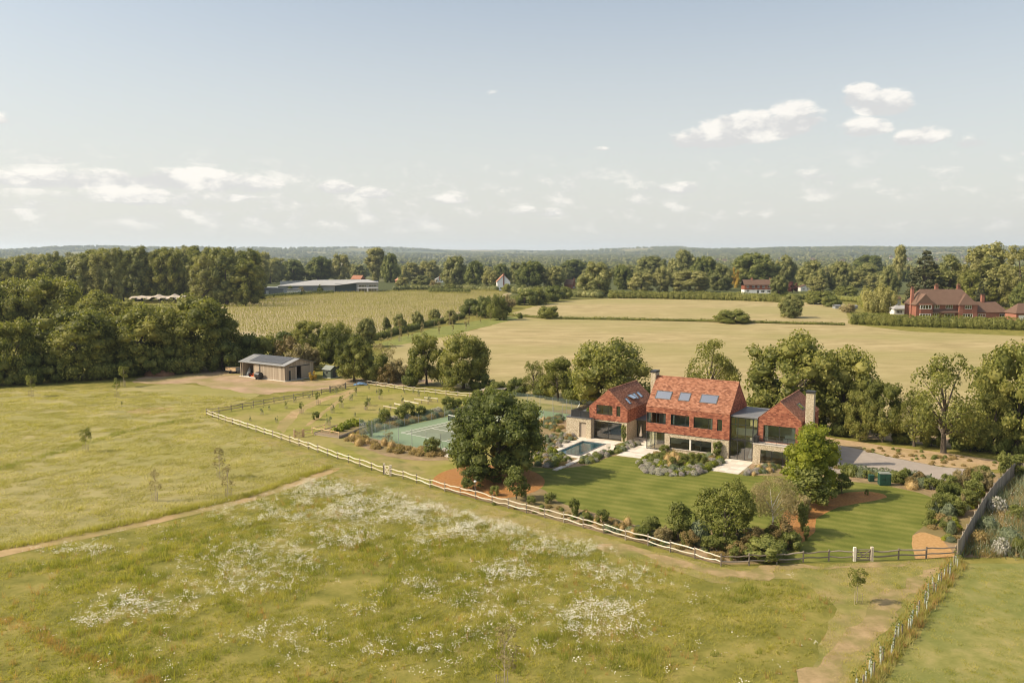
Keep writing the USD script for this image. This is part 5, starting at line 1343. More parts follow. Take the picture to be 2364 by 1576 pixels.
# --- left wing: gable at v 2.6, u -22.75..-16.35
AU0, AU1, AV0, AV1, AEZ, ARZ = -22.75, -16.35, 2.6, 13.6, 4.86, 7.72
AM = (AU0 + AU1) / 2
aholes = [(-21.52, 3.79, -18.81, 5.27), (-18.16, 3.76, -17.52, 5.32)]
wl = MB()
wall_u(wl, AU0, AU1, 2.98, AEZ, AV0 + .02, .26, [h for h in aholes[:0]] + [(-21.52, 3.79, -18.81, AEZ), (-18.16, 3.76, -17.52, AEZ)])
# gable triangle with the window heads cut out: three pieces round them
def gz(u):
    return AEZ + (1 - abs(u - AM) / ((AU1 - AU0) / 2)) * (ARZ - .1 - AEZ)
def gable_strip(u0, u1, z0):
    wl.add([(u0, AV0 + .02, z0), (u1, AV0 + .02, z0), (u1, AV0 + .02, max(z0, gz(u1))), (u0, AV0 + .02, max(z0, gz(u0))), (u0, AV0 + .28, z0), (u1, AV0 + .28, z0), (u1, AV0 + .28, max(z0, gz(u1))), (u0, AV0 + .28, max(z0, gz(u0)))],
           [(0, 1, 2, 3), (5, 4, 7, 6), (3, 2, 6, 7), (1, 0, 4, 5)])
for u0, u1, z0 in ((AU0, -21.52, AEZ), (-21.52, AM, 5.27), (AM, -18.81, 5.27), (-18.81, -18.16, AEZ), (-18.16, -17.52, 5.32), (-17.52, AU1, AEZ)):
    gable_strip(u0, u1, z0)
wall_v(wl, AV0 + .28, AV1, 2.98, AEZ, AU1 - .28, .26)
wall_v(wl, AV0 + .28, AV1, 2.98, AEZ, AU0 + .02, .26)
wall_u(wl, AU0 + .28, AU1 - .28, 2.98, AEZ, AV1 - .26, .26)
gable_prism(wl, AU0, AU1, AV1 - .26, .26, AEZ, (AM, ARZ - .1))
part(house, 'upper_wall', wl.mesh(), LOOK['hung_tiles'])
part(house, 'wall_tiles', tile_wall(AU0 - .02, AU1 + .02, 2.96, AEZ, AV0 + .02, aholes, (AM, ARZ)), LOOK['hung_tiles'], kind='stuff')
part(house, 'wall_tiles', tile_wall(AV0, AV1, 2.96, AEZ, AU1 - .02, axis='v', out=1, v=AU1 - .02) if False else tile_wall(AV0, AV1, 2.96, AEZ, AU1 - .02, (), None, 'v', 1), LOOK['hung_tiles'], kind='stuff')
window(house, *[aholes[0][i] for i in (0, 2, 1, 3)], AV0 + .10, (-19.6,))
window(house, *[aholes[1][i] for i in (0, 2, 1, 3)], AV0 + .10)
rb_ = MB()
rb_.hexa([(AU1 + .03, AV0, AEZ - .02), (AU1 + .03, AV1, AEZ - .02), (AM, AV1, ARZ - .15), (AM, AV0, ARZ - .15)], [(AU1 + .03, AV0, AEZ), (AU1 + .03, AV1, AEZ), (AM, AV1, ARZ), (AM, AV0, ARZ)])
rb_.hexa([(AM, AV0, ARZ - .15), (AM, AV1, ARZ - .15), (AU0 - .03, AV1, AEZ - .02), (AU0 - .03, AV0, AEZ - .02)], [(AM, AV0, ARZ), (AM, AV1, ARZ), (AU0 - .03, AV1, AEZ), (AU0 - .03, AV0, AEZ)])
aroof = part(house, 'left_roof', rb_.mesh(), LOOK['clay_tiles'])
AS = math.hypot(AU1 - AM, ARZ - AEZ)
ask = [(2.1, .75, 2.95, 2.0, 0), (3.7, 1.15, 5.2, 2.35, .45), (5.6, 1.15, 6.6, 2.35, 0), (7.2, 1.15, 8.2, 2.35, 0)]   # along v, up the slope
part(aroof, 'roof_tiles', tile_slope((AU1 + .05, AV0 - .03, AEZ), (AU1 + .05, AV1, AEZ), (AM, AV0 - .03, ARZ), [(a - .05, b - .05, c + .05, d + .05) for a, b, c, d, o in ask]), LOOK['clay_tiles'], kind='stuff')
part(aroof, 'roof_tiles', tile_slope((AU0 - .05, AV0 - .03, AEZ), (AU0 - .05, AV1, AEZ), (AM, AV0 - .03, ARZ)), LOOK['clay_tiles'], kind='stuff')
an = np.array([ARZ - AEZ, 0, AU1 - AM])
for a, b, c, d, o in ask:
    P = lambda y, s: (AU1 + (AM - AU1) * s / AS, AV0 + y, AEZ + (ARZ - AEZ) * s / AS)
    skylight(aroof, [P(a, b), P(c, b), P(c, d), P(a, d)], n=an, open_up=o)
for k in range(24):
    a = AV0 + k * (AV1 - AV0) / 24
    part(aroof, 'ridge_tile', MB().tube([(AM, a, ARZ + .01), (AM, a + .45, ARZ + .012)], .11, 6).mesh(), LOOK['clay_tiles'])
sl = MB()
wall_u(sl, AU0 + .06, AU1 - .06, 0, 2.96, AV0 + .06, .34, [(-21.92, 0, -17.28, 2.72)])
wall_v(sl, AV0 + .40, AV1, 0, 2.96, AU1 - .40, .34)
wall_u(sl, AU0 + .06, AU1 - .40, 0, 2.96, AV1 - .34, .34)
part(house, 'stone_wall', sl.mesh(), LOOK['rubble_stone'])
window(house, -21.92, -17.28, .03, 2.70, AV0 + .14, (-19.55,), name='sliding_door', frame=.08)
part(house, 'soffit', MB().box((AU0 + .03, AV0 + .03, 2.90), (AU1 - .03, AV1 - .03, 2.955)).mesh(), LOOK['dark_metal'])
part(house, 'floor', MB().box((AU0 + .4, AV0 + .42, .02), (AU1 - .42, AV1 - .4, .06)).box((AU0 + .3, AV0 + .3, 3.0), (AU1 - .3, AV1 - .3, 3.06)).mesh(), LOOK['paving'])
part(house, 'inner_wall', MB().box((AU0 + .4, 8.6, .06), (AU1 - .42, 8.7, 2.88)).box((AU0 + .3, 7.0, 3.06), (AU1 - .3, 7.1, 5.0)).mesh(), LOOK['plaster'])
part(house, 'armchair', MB().box((-21.2, 4.6, .06), (-20.3, 5.4, .45)).box((-21.2, 5.2, .45), (-20.3, 5.4, .95)).mesh(), LOOK['brown_fabric'])

# --- stone block with the roof terrace
sl = MB()
wall_u(sl, -26.2, -21.95, 0, 3.02, 1.6, .34, [(-23.95, 0, -22.76, 2.45)])
wall_v(sl, 1.94, 9.0, 0, 3.02, -26.2, .34)
wall_u(sl, -26.2, -22.4, 0, 3.02, 9.0, .34)
wall_v(sl, 1.94, 2.6, 0, 3.02, -22.29, .34)
part(house, 'stone_wall', sl.mesh(), LOOK['rubble_stone'])
part(house, 'store_door', MB().box((-23.95, 1.82, .02), (-22.76, 1.88, 2.45)).mesh(), LOOK['barn_boards'])
part(house, 'terrace_deck', MB().box((-26.26, 1.54, 3.02), (-21.9, 2.56, 3.14)).box((-26.26, 2.56, 3.02), (-22.78, 9.4, 3.14)).mesh(), LOOK['grey_metal'])
def railing(pts, h=1.05, step=.11, z=3.14, label=None):
    g = MB()
    for a, b in zip(pts[:-1], pts[1:]):
        a, b = np.array([*a, z]), np.array([*b, z])
        g.bar(a + [0, 0, h], b + [0, 0, h], .05, .05).bar(a + [0, 0, .1], b + [0, 0, .1], .04, .04)
        g.bar(a + [0, 0, h * .5], a + [0, 0, h * .5 + .001] + (b - a) * 1e-6 + np.array([0, 0, .001]), .04, .04) if False else None
        n = max(1, int(np.linalg.norm(b - a) / 1.2))
        for k in range(n + 1):
            p = a + (b - a) * k / n
            g.box(p - [.025, .025, 0], p + [.025, .025, h])
    r = part(house, 'railing', g.mesh(), LOOK['dark_metal'])
    for a, b in zip(pts[:-1], pts[1:]):
        a, b = np.array([*a, z]), np.array([*b, z])
        n = int(np.linalg.norm(b - a) / step)
        for k in range(1, n):
            p = a + (b - a) * k / n
            part(r, 'baluster', MB().box(p + [-.009, -.009, .1], p + [.009, .009, h]).mesh(), LOOK['dark_metal'])
railing([(-22.3, 1.75), (-25.4, 1.75), (-25.4, 8.8), (-22.9, 8.8)])
part(house, 'terrace_screen', MB().box((-25.36, 1.80, 3.25), (-22.35, 1.82, 4.1)).box((-25.36, 1.86, 3.25), (-25.34, 8.7, 4.1)).mesh(), LOOK['dark_screen'])
ot = thing('outdoor_table', 'dark dining table on the roof terrace behind the black railing', 'table', [*uv(-23.9, 4.6), 3.14], HOUSE_TH)
part(ot, 'tabletop', MB().box((-.5, -1, .70), (.5, 1, .75)).mesh(), LOOK['grey_metal'])
for x in (-.42, .42):
    for y in (-.9, .9):
        part(ot, 'leg', MB().box((x - .03, y - .03, 0), (x + .03, y + .03, .7)).mesh(), LOOK['grey_metal'])
copy_of('shrub_green', 'potted_plant', 'leafy plant standing on the roof terrace of the left wing', 'plant', [*uv(-23.0, 3.2), 3.14], 0, .55)

# --- low glass link between left wing and main block
window(house, AU1 + .02, MU0 - .82, .03, 2.75, 6.4, (-15.4, -14.3), name='link_glazing')
part(house, 'link_roof', MB().box((AU1 + .03, 5.9, 2.80), (MU0 - .02, 10.5, 3.02)).mesh(), LOOK['grey_metal'])
wl = MB()
wall_u(wl, AU1 - .05, MU0 + .05, 0, 2.8, 10.2, .2)
part(house, 'link_wall', wl.mesh(), LOOK['plaster'])
part(house, 'link_floor', MB().box((AU1 - .05, 6.6, .015), (MU0 + .05, 10.2, .05)).mesh(), LOOK['paving'])
# --- tall glass link between main block and right wing
LV = .42
lk = [0.05, 1.05, 2.08, 3.10]
window(house, .03, 3.12, 2.86, 5.92, LV, lk[1:3], name='link_glazing', transoms=(4.95,), material='bright_glass')
window(house, .03, 3.12, .03, 2.80, LV, lk[1:3], name='link_door', material='bright_glass')
window(house, 3.14, 3.74, 2.86, 5.92, LV, (), name='link_glazing')
part(house, 'link_roof', MB().box((.03, .36, 5.98), (3.76, 8.2, 6.16)).mesh(), LOOK['zinc'])
part(house, 'link_floor', MB().box((.03, .6, .02), (3.74, 8.0, .06)).box((.03, 3.2, 2.72), (3.74, 8.0, 2.95)).mesh(), LOOK['floor_wood'])
part(house, 'link_balustrade', MB().box((.05, 3.16, 2.95), (3.72, 3.19, 3.95)).mesh(), LOOK['white_paint'])
wl = MB()
wall_u(wl, .03, 3.74, .06, 5.98, 8.0, .12, [(.6, .4, 3.2, 2.5), (.6, 3.2, 3.2, 5.4)])
part(house, 'link_wall', wl.mesh(), LOOK['plaster'])
window(house, .6, 3.2, 3.2, 5.4, 8.02, (1.9,), name='rear_window')
window(house, .6, 3.2, .4, 2.5, 8.02, (1.9,), name='rear_window')
part(house, 'staircase', MB().hexa([(2.2, 1.8, .1), (3.3, 1.8, .1), (3.3, 5.2, 2.6), (2.2, 5.2, 2.6)], [(2.2, 1.8, .35), (3.3, 1.8, .35), (3.3, 5.2, 2.85), (2.2, 5.2, 2.85)]).mesh(), LOOK['white_paint'])

# --- right wing
CU0, CU1, CV0, CV1, CEZ, CRZ = 3.76, 9.44, .5, 11.6, 6.12, 8.62
CMu = (CU0 + CU1) / 2
chole = [(4.5, 2.98, 8.73, 5.28)]
wl = MB()
wall_u(wl, CU0, CU1, 2.86, CEZ, CV0 + .02, .26, chole)
gable_prism(wl, CU0, CU1, CV0 + .02, .26, CEZ, (CMu, CRZ - .1))
gable_prism(wl, CU0, CU1, CV1 - .26, .26, CEZ, (CMu, CRZ - .1))
wall_v(wl, CV0 + .28, CV1, 2.86, CEZ, CU1 - .28, .26, [(8.4, 3.4, 9.6, 5.4)])
wall_v(wl, CV0 + .28, CV1, 2.86, CEZ, CU0 + .02, .26)
wall_u(wl, CU0 + .28, CU1 - .28, 2.86, CEZ, CV1 - .26, .26)
part(house, 'upper_wall', wl.mesh(), LOOK['hung_tiles'])
part(house, 'wall_tiles', tile_wall(CU0 - .02, CU1 + .02, 2.86, CEZ, CV0 + .02, chole, (CMu, CRZ)), LOOK['hung_tiles'], kind='stuff')
part(house, 'wall_tiles', tile_wall(CV0, CV1, 2.86, CEZ, CU1 - .02, [(8.4, 3.4, 9.6, 5.4)], None, 'v', 1), LOOK['hung_tiles'], kind='stuff')
window(house, 8.4, 9.6, 3.4, 5.4, CU1 - .16, axis='v')
window(house, 4.5, 8.73, 2.98, 5.28, CV0 + .14, (6.6,), name='balcony_door', frame=.08)
for a, b in ((4.62, 5.05), (8.15, 8.62)):
    part(house, 'curtain', MB().box((a, CV0 + .42, 3.05), (b, CV0 + .52, 5.2)).mesh(), LOOK['curtain'])
part(house, 'armchair', MB().box((7.0, 1.4, 2.95), (8.0, 2.4, 3.4)).box((7.0, 2.2, 3.4), (8.0, 2.4, 3.8)).mesh(), LOOK['curtain'])
part(house, 'floor', MB().box((CU0 + .3, CV0 + .3, 2.87), (CU1 - .3, CV1 - .3, 2.94)).box((CU0 + .2, -.6, .02), (CU1 - .3, CV1 - .4, .06)).mesh(), LOOK['floor_wood'])
part(house, 'inner_wall', MB().box((CU0 + .3, 5.0, 2.95), (CU1 - .3, 5.1, 6.1)).box((CU0 + .3, 4.0, .06), (CU1 - .4, 4.1, 2.7)).mesh(), LOOK['plaster'])
rb_ = MB()
rb_.hexa([(CU1 + .03, CV0, CEZ - .02), (CU1 + .03, CV1, CEZ - .02), (CMu, CV1, CRZ - .15), (CMu, CV0, CRZ - .15)], [(CU1 + .03, CV0, CEZ), (CU1 + .03, CV1, CEZ), (CMu, CV1, CRZ), (CMu, CV0, CRZ)])
rb_.hexa([(CMu, CV0, CRZ - .15), (CMu, CV1, CRZ - .15), (CU0 - .03, CV1, CEZ - .02), (CU0 - .03, CV0, CEZ - .02)], [(CMu, CV0, CRZ), (CMu, CV1, CRZ), (CU0 - .03, CV1, CEZ), (CU0 - .03, CV0, CEZ)])
croof = part(house, 'right_roof', rb_.mesh(), LOOK['clay_tiles'])
part(croof, 'roof_tiles', tile_slope((CU1 + .05, CV0 - .03, CEZ), (CU1 + .05, CV1, CEZ), (CMu, CV0 - .03, CRZ), [(4.4, 1.1, 6.2, 2.4)]), LOOK['clay_tiles'], kind='stuff')
part(croof, 'roof_tiles', tile_slope((CU0 - .05, CV0 - .03, CEZ), (CU0 - .05, CV1, CEZ), (CMu, CV0 - .03, CRZ)), LOOK['clay_tiles'], kind='stuff')
CS = math.hypot(CU1 - CMu, CRZ - CEZ)
P = lambda y, s: (CU1 + (CMu - CU1) * s / CS, CV0 + y, CEZ + (CRZ - CEZ) * s / CS)
skylight(croof, [P(4.5, 1.2), P(6.1, 1.2), P(6.1, 2.3), P(4.5, 2.3)], n=(CRZ - CEZ, 0, CU1 - CMu))
for k in range(24):
    a = CV0 + k * (CV1 - CV0) / 24
    part(croof, 'ridge_tile', MB().tube([(CMu, a, CRZ + .01), (CMu, a + .45, CRZ + .012)], .11, 6).mesh(), LOOK['clay_tiles'])
sl = MB()
wall_u(sl, 3.56, 9.62, 0, 2.84, -1.0, .34, [(4.58, .3, 8.9, 2.15)])
wall_v(sl, -.66, .5, 0, 2.84, 3.56, .34)
wall_v(sl, -.66, CV1 - .1, 0, 2.84, 9.28, .34)
wall_u(sl, CU0 + .06, 9.28, 0, 2.84, CV1 - .40, .30)
part(house, 'stone_wall', sl.mesh(), LOOK['rubble_stone'])
window(house, 4.58, 8.9, .3, 2.15, -.9, (6.0, 7.5))
part(house, 'balcony', MB().box((3.52, -1.06, 2.84), (9.66, .50, 2.93)).mesh(), LOOK['paving'])
railing([(3.7, .4), (3.7, -.9), (9.5, -.9), (9.5, .4)], 1.05, .13, 2.93)
for u in (3.62, 9.4):
    part(house, 'planter', MB().box((u - .05, -.86, 2.94), (u + .45, .2, 3.75)).mesh(), LOOK['dark_metal'])
chimney(9.68, 10.72, 1.5, 2.5, 0, 9.92)

# ------------------------------------------------------------------ terraces, pool, steps, beds
def slabs(name, label, u0, u1, v0, v1, su, sv, z=.05, cut=None, seed=0):
    t = thing(name, loc=(HO[0], HO[1], 0), rotz=HOUSE_TH, kind='structure')
    part(t, 'bedding', MB().box((u0 + .01, v0 + .01, .0), (u1 - .01, v1 - .01, .03)).mesh() if cut is None else MB().box((u0 + .01, v0 + .01, 0), (cut[0], v1 - .01, .03)).box((cut[2], v0 + .01, 0), (u1 - .01, v1 - .01, .03)).box((cut[0], v0 + .01, 0), (cut[2], cut[1], .03)).box((cut[0], cut[3], 0), (cut[2], v1 - .01, .03)).mesh(), LOOK['paving'])
    rng = np.random.default_rng(seed)
    nu, nv = max(1, round((u1 - u0) / su)), max(1, round((v1 - v0) / sv))
    du, dv = (u1 - u0) / nu, (v1 - v0) / nv
    for j in range(nv):
        for i in range(nu):
            a, b = u0 + i * du + .006, v0 + j * dv + .006
            c, d = a + du - .012, b + dv - .012
            pieces = [(a, b, c, d)]
            if cut and a < cut[2] and c > cut[0] and b < cut[3] and d > cut[1]:
                pieces = [p for p in ((a, b, min(c, cut[0]), d), (max(a, cut[2]), b, c, d), (max(a, cut[0]), b, min(c, cut[2]), min(d, cut[1])), (max(a, cut[0]), max(b, cut[3]), min(c, cut[2]), d)) if p[2] - p[0] > .04 and p[3] - p[1] > .04]
            for p in pieces:
                h = z + rng.uniform(-.004, .004)
                part(t, 'slab', MB().box((p[0], p[1], .03), (p[2], p[3], h)).mesh(), LOOK['paving'])
    return t
slabs('pool_terrace', '', -24.2, -17.0, -10.4, 2.2, 1.2, .9, cut=POOL, seed=1)
slabs('pool_terrace', '', -17.0, -12.6, 1.2, 6.4, 1.1, .9, seed=2)
slabs('main_terrace', '', -14.2, -9.6, -6.0, 1.2 - .02, 1.15, .8, seed=3)
slabs('main_terrace', '', -.35, 3.45, -7.2, .36, .95, .8, seed=4)
pool = thing('swimming_pool', 'rectangular swimming pool with blue-green water in the pale terrace', 'swimming pool', loc=(HO[0], HO[1], 0), rotz=HOUSE_TH)
a, b, c, d = POOL
part(pool, 'coping', MB().box((a - .12, b - .12, .052), (c + .12, b + .16, .085)).box((a - .12, d - .16, .052), (c + .12, d + .12, .085)).box((a - .12, b + .16, .052), (a + .16, d - .16, .085)).box((c - .16, b + .16, .052), (c + .12, d - .16, .085)).mesh(), LOOK['grey_metal'])
part(pool, 'basin', MB().box((a - .1, b - .1, -1.6), (c + .1, d + .1, -1.45)).box((a - .1, b - .1, -1.45), (a + .02, d + .1, .05)).box((c - .02, b - .1, -1.45), (c + .1, d + .1, .05)).box((a + .02, b - .1, -1.45), (c - .02, b + .02, .05)).box((a + .02, d - .02, -1.45), (c - .02, d + .1, .05)).mesh(), LOOK['pool_tile'])
part(pool, 'water', ([(a + .02, b + .02, -.06), (c - .02, b + .02, -.06), (c - .02, d - .02, -.06), (a + .02, d - .02, -.06)], [(0, 1, 2), (0, 2, 3)]), LOOK['pool_water'])
st = thing('garden_steps', 'pale broad steps leading from the pool terrace down to the lawn', 'steps')
for k in range(6):
    p = G(1334 - k * 8.5, 1066 + k * 3.4)
    d, n = np.array([UH[0], UH[1], 0]), np.array([VH[0], VH[1], 0])
    a0, a1 = p - d * .2 - n * 1.0, p - d * .2 + n * 1.0
    part(st, 'step', MB().bar(a0 + [0, 0, .10 - .012 * k], a1 + [0, 0, .10 - .012 * k], .62, .16).mesh(), LOOK['paving'])
fp = thing('garden_parasol', 'closed beige parasol standing on the terrace in the corner of the house', 'parasol', [*uv(-14.7, 4.0), .05], HOUSE_TH)
part(fp, 'pole', MB().tube([(0, 0, 0), (0, 0, 2.4)], .03, 6).mesh(), LOOK['grey_metal'])
part(fp, 'folded_cover', MB().tube([(0, 0, .8), (0, 0, 1.2), (0, 0, 2.3)], [.22, .20, .05], 8).mesh(), LOOK['canvas'])
part(fp, 'base', MB().box((-.3, -.3, 0), (.3, .3, .08)).mesh(), LOOK['grey_metal'])
for k, (u, v, r) in enumerate([(-16.4, -4.2, .3), (-15.7, -5.0, -.2)]):
    ln = thing('deck_chair', 'pale reclining deck chair beside the pool, ' + ('nearer the house' if k == 0 else 'nearer the lawn'), 'chair', [*uv(u, v), .05], HOUSE_TH + r)
    part(ln, 'seat', MB().box((-.32, -.9, .28), (.32, .35, .36)).mesh(), LOOK['canvas'])
    part(ln, 'backrest', MB().hexa([(-.32, .35, .28), (.32, .35, .28), (.32, .42, .28), (-.32, .42, .28)], [(-.32, .85, .85), (.32, .85, .85), (.32, .92, .85), (-.32, .92, .85)]).mesh(), LOOK['canvas'])
    for x in (-.28, .28):
        for y in (-.8, .3):
            part(ln, 'leg', MB().box((x - .03, y - .03, 0), (x + .03, y + .03, .28)).mesh(), LOOK['new_wood'])

# planting: the round bed before the house, and the beds round the pool
rp = np.random.default_rng(88)
def plant_bed(name, poly_px, n, mix, where, lo=.45, hi=.85, gap=.42):
    poly = Polygon(Gs(poly_px))
    x0, y0, x1, y1 = poly.bounds
    placed = []
    for k in range(n * 40):
        if len(placed) >= n:
            break
        p = np.array([rp.uniform(x0, x1), rp.uniform(y0, y1)])
        if not poly.contains(Point(p)) or any(np.hypot(*(p - q)) < gap for q in placed):
            continue
        placed.append(p)
        cls, nm, kind = mix[int(rp.integers(0, len(mix)))]
        copy_of(cls, nm, f'{kind} {where}', 'plant', [p[0], p[1], .0], rp.uniform(0, 6.28), rp.uniform(lo, hi) * np.array([1, 1, rp.uniform(.85, 1.2)]), f'{kind}s {where}')
LAV = ('lavender', 'lavender_plant', 'lilac-grey lavender mound')
SIL = ('silver', 'silver_plant', 'silvery white-flowering mound')
GRN = ('green_mound', 'green_plant', 'green leafy mound')
GRY = ('grey_mound', 'grey_green_plant', 'grey-green leafy mound')
STR = ('straw_grass', 'ornamental_grass', 'tawny ornamental grass')
RGH = ('rough_tuft', 'dry_plant', 'dry brownish tuft')
SHR = ('shrub_green', 'bed_shrub', 'small leafy shrub')
CRP = ('leafy_crop', 'broadleaf_plant', 'broad-leaved bright plant')
plant_bed('a', [(1474, 1069), (1488, 1092), (1540, 1099), (1560, 1099), (1545, 1088), (1500, 1075)], 46, [SIL, LAV, SIL, SIL, GRN], 'along the front rim of the round bed before the house')
plant_bed('b', [(1500, 1075), (1545, 1088), (1560, 1097), (1598, 1096), (1641, 1084), (1668, 1068), (1640, 1058), (1560, 1048), (1490, 1052), (1478, 1064)], 130, [GRN, GRN, GRY, GRN, CRP, LAV, GRN, SIL, GRN, RGH, GRY, GRN], 'in the round bed before the house', .5, 1.0)
plant_bed('b2', [(1535, 1065), (1560, 1062), (1575, 1075), (1545, 1080)], 7, [STR], 'in the middle of the round bed before the house', .7, 1.1)
plant_bed('b3', [(1520, 1060), (1600, 1058), (1630, 1070), (1560, 1085)], 9, [SHR], 'in the middle of the round bed before the house', .35, .55, .9)
plant_bed('c', [(1560, 1099), (1598, 1098), (1641, 1086), (1630, 1080), (1580, 1092)], 20, [SIL, GRN, LAV], 'at the right rim of the round bed')
plant_bed('d', [(1340, 1072), (1364, 1069), (1413, 1050), (1478, 1026), (1465, 1020), (1405, 1040), (1345, 1060)], 60, [GRN, LAV, GRY, SIL, GRN], 'in the strip between pool terrace and lawn')
plant_bed('e', [(1228, 1076), (1290, 1080), (1318, 1066), (1300, 1050), (1260, 1036), (1228, 1046)], 70, [GRN, GRY, LAV, RGH, GRN, GRN, CRP], 'in the bed between pool and big oak')
plant_bed('f', [(1246, 1030), (1270, 1042), (1296, 1030), (1335, 1010), (1310, 1000), (1255, 1010)], 46, [LAV, SIL, GRY, RGH], 'left of the pool terrace')
plant_bed('g', [(1246, 985), (1290, 1000), (1308, 985), (1305, 960), (1280, 965), (1250, 970)], 40, [RGH, STR, GRN, RGH, GRY], 'between the tennis court and the stone block')
plant_bed('h', [(1716, 1098), (1760, 1098), (1800, 1080), (1760, 1075), (1725, 1088)], 30, [GRN, SIL, GRN, GRY, LAV, STR], 'at the foot of the right wing')
plant_bed('i', [(1340, 1182), (1414, 1200), (1496, 1228), (1496, 1252), (1420, 1232), (1345, 1208)], 40, [RGH, GRN, STR, RGH, GRY, SHR], 'in the rough border inside the meadow fence', .4, .8)
plant_bed('j', [(1500, 1225), (1560, 1240), (1640, 1235), (1740, 1222), (1800, 1235), (1795, 1280), (1664, 1298), (1560, 1272), (1500, 1256)], 60, [RGH, GRN, RGH, GRY, SHR], 'under the trees in the garden corner', .35, .75)
plant_bed('k', [(1925, 1082), (1990, 1098), (2060, 1110), (2150, 1130), (2180, 1118), (2080, 1100), (1990, 1090), (1930, 1075)], 60, [GRN, GRY, RGH, GRN, GRY, SIL], 'in the bed between driveway and lawn', .5, 1.0)
plant_bed('l', [(1960, 1036), (2060, 1058), (2170, 1078), (2290, 1088), (2300, 1066), (2170, 1048), (2040, 1034)], 46, [RGH, GRN, RGH], 'on the straw bank above the driveway', .25, .6)
plant_bed('m', [(2125, 1222), (2165, 1238), (2198, 1270), (2215, 1225), (2280, 1130), (2300, 1105), (2230, 1120), (2150, 1170), (2165, 1190)], 60, [GRN, RGH, GRY, GRN, CRP, SHR, RGH], 'in the mixed bed along the board fence', .5, 1.0)
plant_bed('n', [(1100, 1160), (1215, 1180), (1340, 1212), (1340, 1190), (1262, 1165), (1200, 1172)], 16, [RGH, GRN], 'in the bare strip between fence and lawn', .3, .6)

# green cabinets by the driveway
def cabinet(px, py, w, h, d, label, lid):
    p = G(px, py)
    c = thing('utility_cabinet', label, 'cabinet', p, -.12)
    part(c, 'body', MB().box((-w / 2, -d / 2, .05), (w / 2, d / 2, h)).mesh(), LOOK['green_paint'])
    part(c, 'lid', MB().hexa([(-w / 2 - .04, -d / 2 - .04, h), (w / 2 + .04, -d / 2 - .04, h), (w / 2 + .04, d / 2 + .04, h), (-w / 2 - .04, d / 2 + .04, h)], [(-w / 2, -d / 2, h + .07), (w / 2, -d / 2, h + .07), (w / 2, d / 2, h + .07), (-w / 2, d / 2, h + .07)]).mesh(), LOOK[lid])
    part(c, 'plinth', MB().box((-w / 2 + .03, -d / 2 + .03, -.05), (w / 2 - .03, d / 2 - .03, .05)).mesh(), LOOK['grey_metal'])
    n = 2 if w > 1 else 1
    for k in range(n):
        x0, x1 = -w / 2 + .05 + k * (w - .1) / n, -w / 2 + .05 + (k + 1) * (w - .1) / n
        dr = part(c, 'door', MB().box((x0 + .01, -d / 2 - .02, .14), (x1 - .01, -d / 2, h - .08)).mesh(), LOOK['green_paint'])
        for q in range(6):
            z = .25 + q * (h - .5) / 6
            part(dr, 'louvre', MB().box((x0 + .06, -d / 2 - .035, z), (x1 - .06, -d / 2 - .02, z + .03)).mesh(), LOOK['green_paint'])
        part(dr, 'handle', MB().box((x1 - .09, -d / 2 - .05, h * .55), (x1 - .06, -d / 2 - .02, h * .68)).mesh(), LOOK['dark_metal'])
cabinet(2041, 1119, 1.3, 1.5, .9, 'large dark green double-door utility cabinet beside the driveway', 'shed_roof')
cabinet(2011, 1111, .62, .8, .5, 'small dark green utility box left of the large cabinet', 'green_paint')

# ------------------------------------------------------------------ the wooden barn
Zb = lambda x, y: (440 + x / 5.113, 780 + y / 5.113)
b0, b1, b2 = G(*Zb(548, 462))[:2], G(*Zb(1115, 514))[:2], G(*Zb(1455, 470))[:2]
bx_ = (b1 - b0) / np.linalg.norm(b1 - b0)
BL = np.linalg.norm(b1 - b0) * 1.03
bth = math.atan2(bx_[1], bx_[0]) - .10
bx_ = np.array([math.cos(bth), math.sin(bth)])
b0 = b1 - bx_ * BL
BD = 8.6
barn = thing('barn', 'long weathered timber barn with a shallow grey roof and dark solar panels', 'barn', [*b0, 0], bth)
BE, BR = 3.55, 4.75
rbn = np.random.default_rng(3)
def boards_u(u0, u1, v, z0, z1f, w=.2, out=-.022, lab='board'):
    n = max(1, round((u1 - u0) / w))
    for k in range(n):
        a, b = u0 + (u1 - u0) * k / n + .004, u0 + (u1 - u0) * (k + 1) / n - .004
        za, zb = z1f(a), z1f(b)
        o = out * rbn.uniform(.7, 1.3)
        part(barn, lab, MB().hexa([(a, min(v, v + o), z0), (b, min(v, v + o), z0), (b, max(v, v + o), z0), (a, max(v, v + o), z0)], [(a, min(v, v + o), za), (b, min(v, v + o), zb), (b, max(v, v + o), zb), (a, max(v, v + o), za)]).mesh(), LOOK['barn_boards'])
def boards_v(v0, v1, u, z0, z1f, w=.2, out=.022):
    n = max(1, round((v1 - v0) / w))
    for k in range(n):
        a, b = v0 + (v1 - v0) * k / n + .004, v0 + (v1 - v0) * (k + 1) / n - .004
        o = out * rbn.uniform(.7, 1.3)
        part(barn, 'board', MB().hexa([(u, a, z0), (u + o, a, z0), (u + o, b, z0), (u, b, z0)], [(u, a, z1f(a)), (u + o, a, z1f(a)), (u + o, b, z1f(b)), (u, b, z1f(b))]).mesh(), LOOK['barn_boards'])
flat = lambda x: BE - .08
gab = lambda v: BE - .08 + (1 - abs(v - BD / 2) / (BD / 2)) * (BR - BE)
OP = BL * .315        # the open bay at the left end
part(barn, 'slab', MB().box((-.3, -.35, -.02), (BL + .3, BD + .2, .08)).mesh(), LOOK['plaster'])
shell = MB()
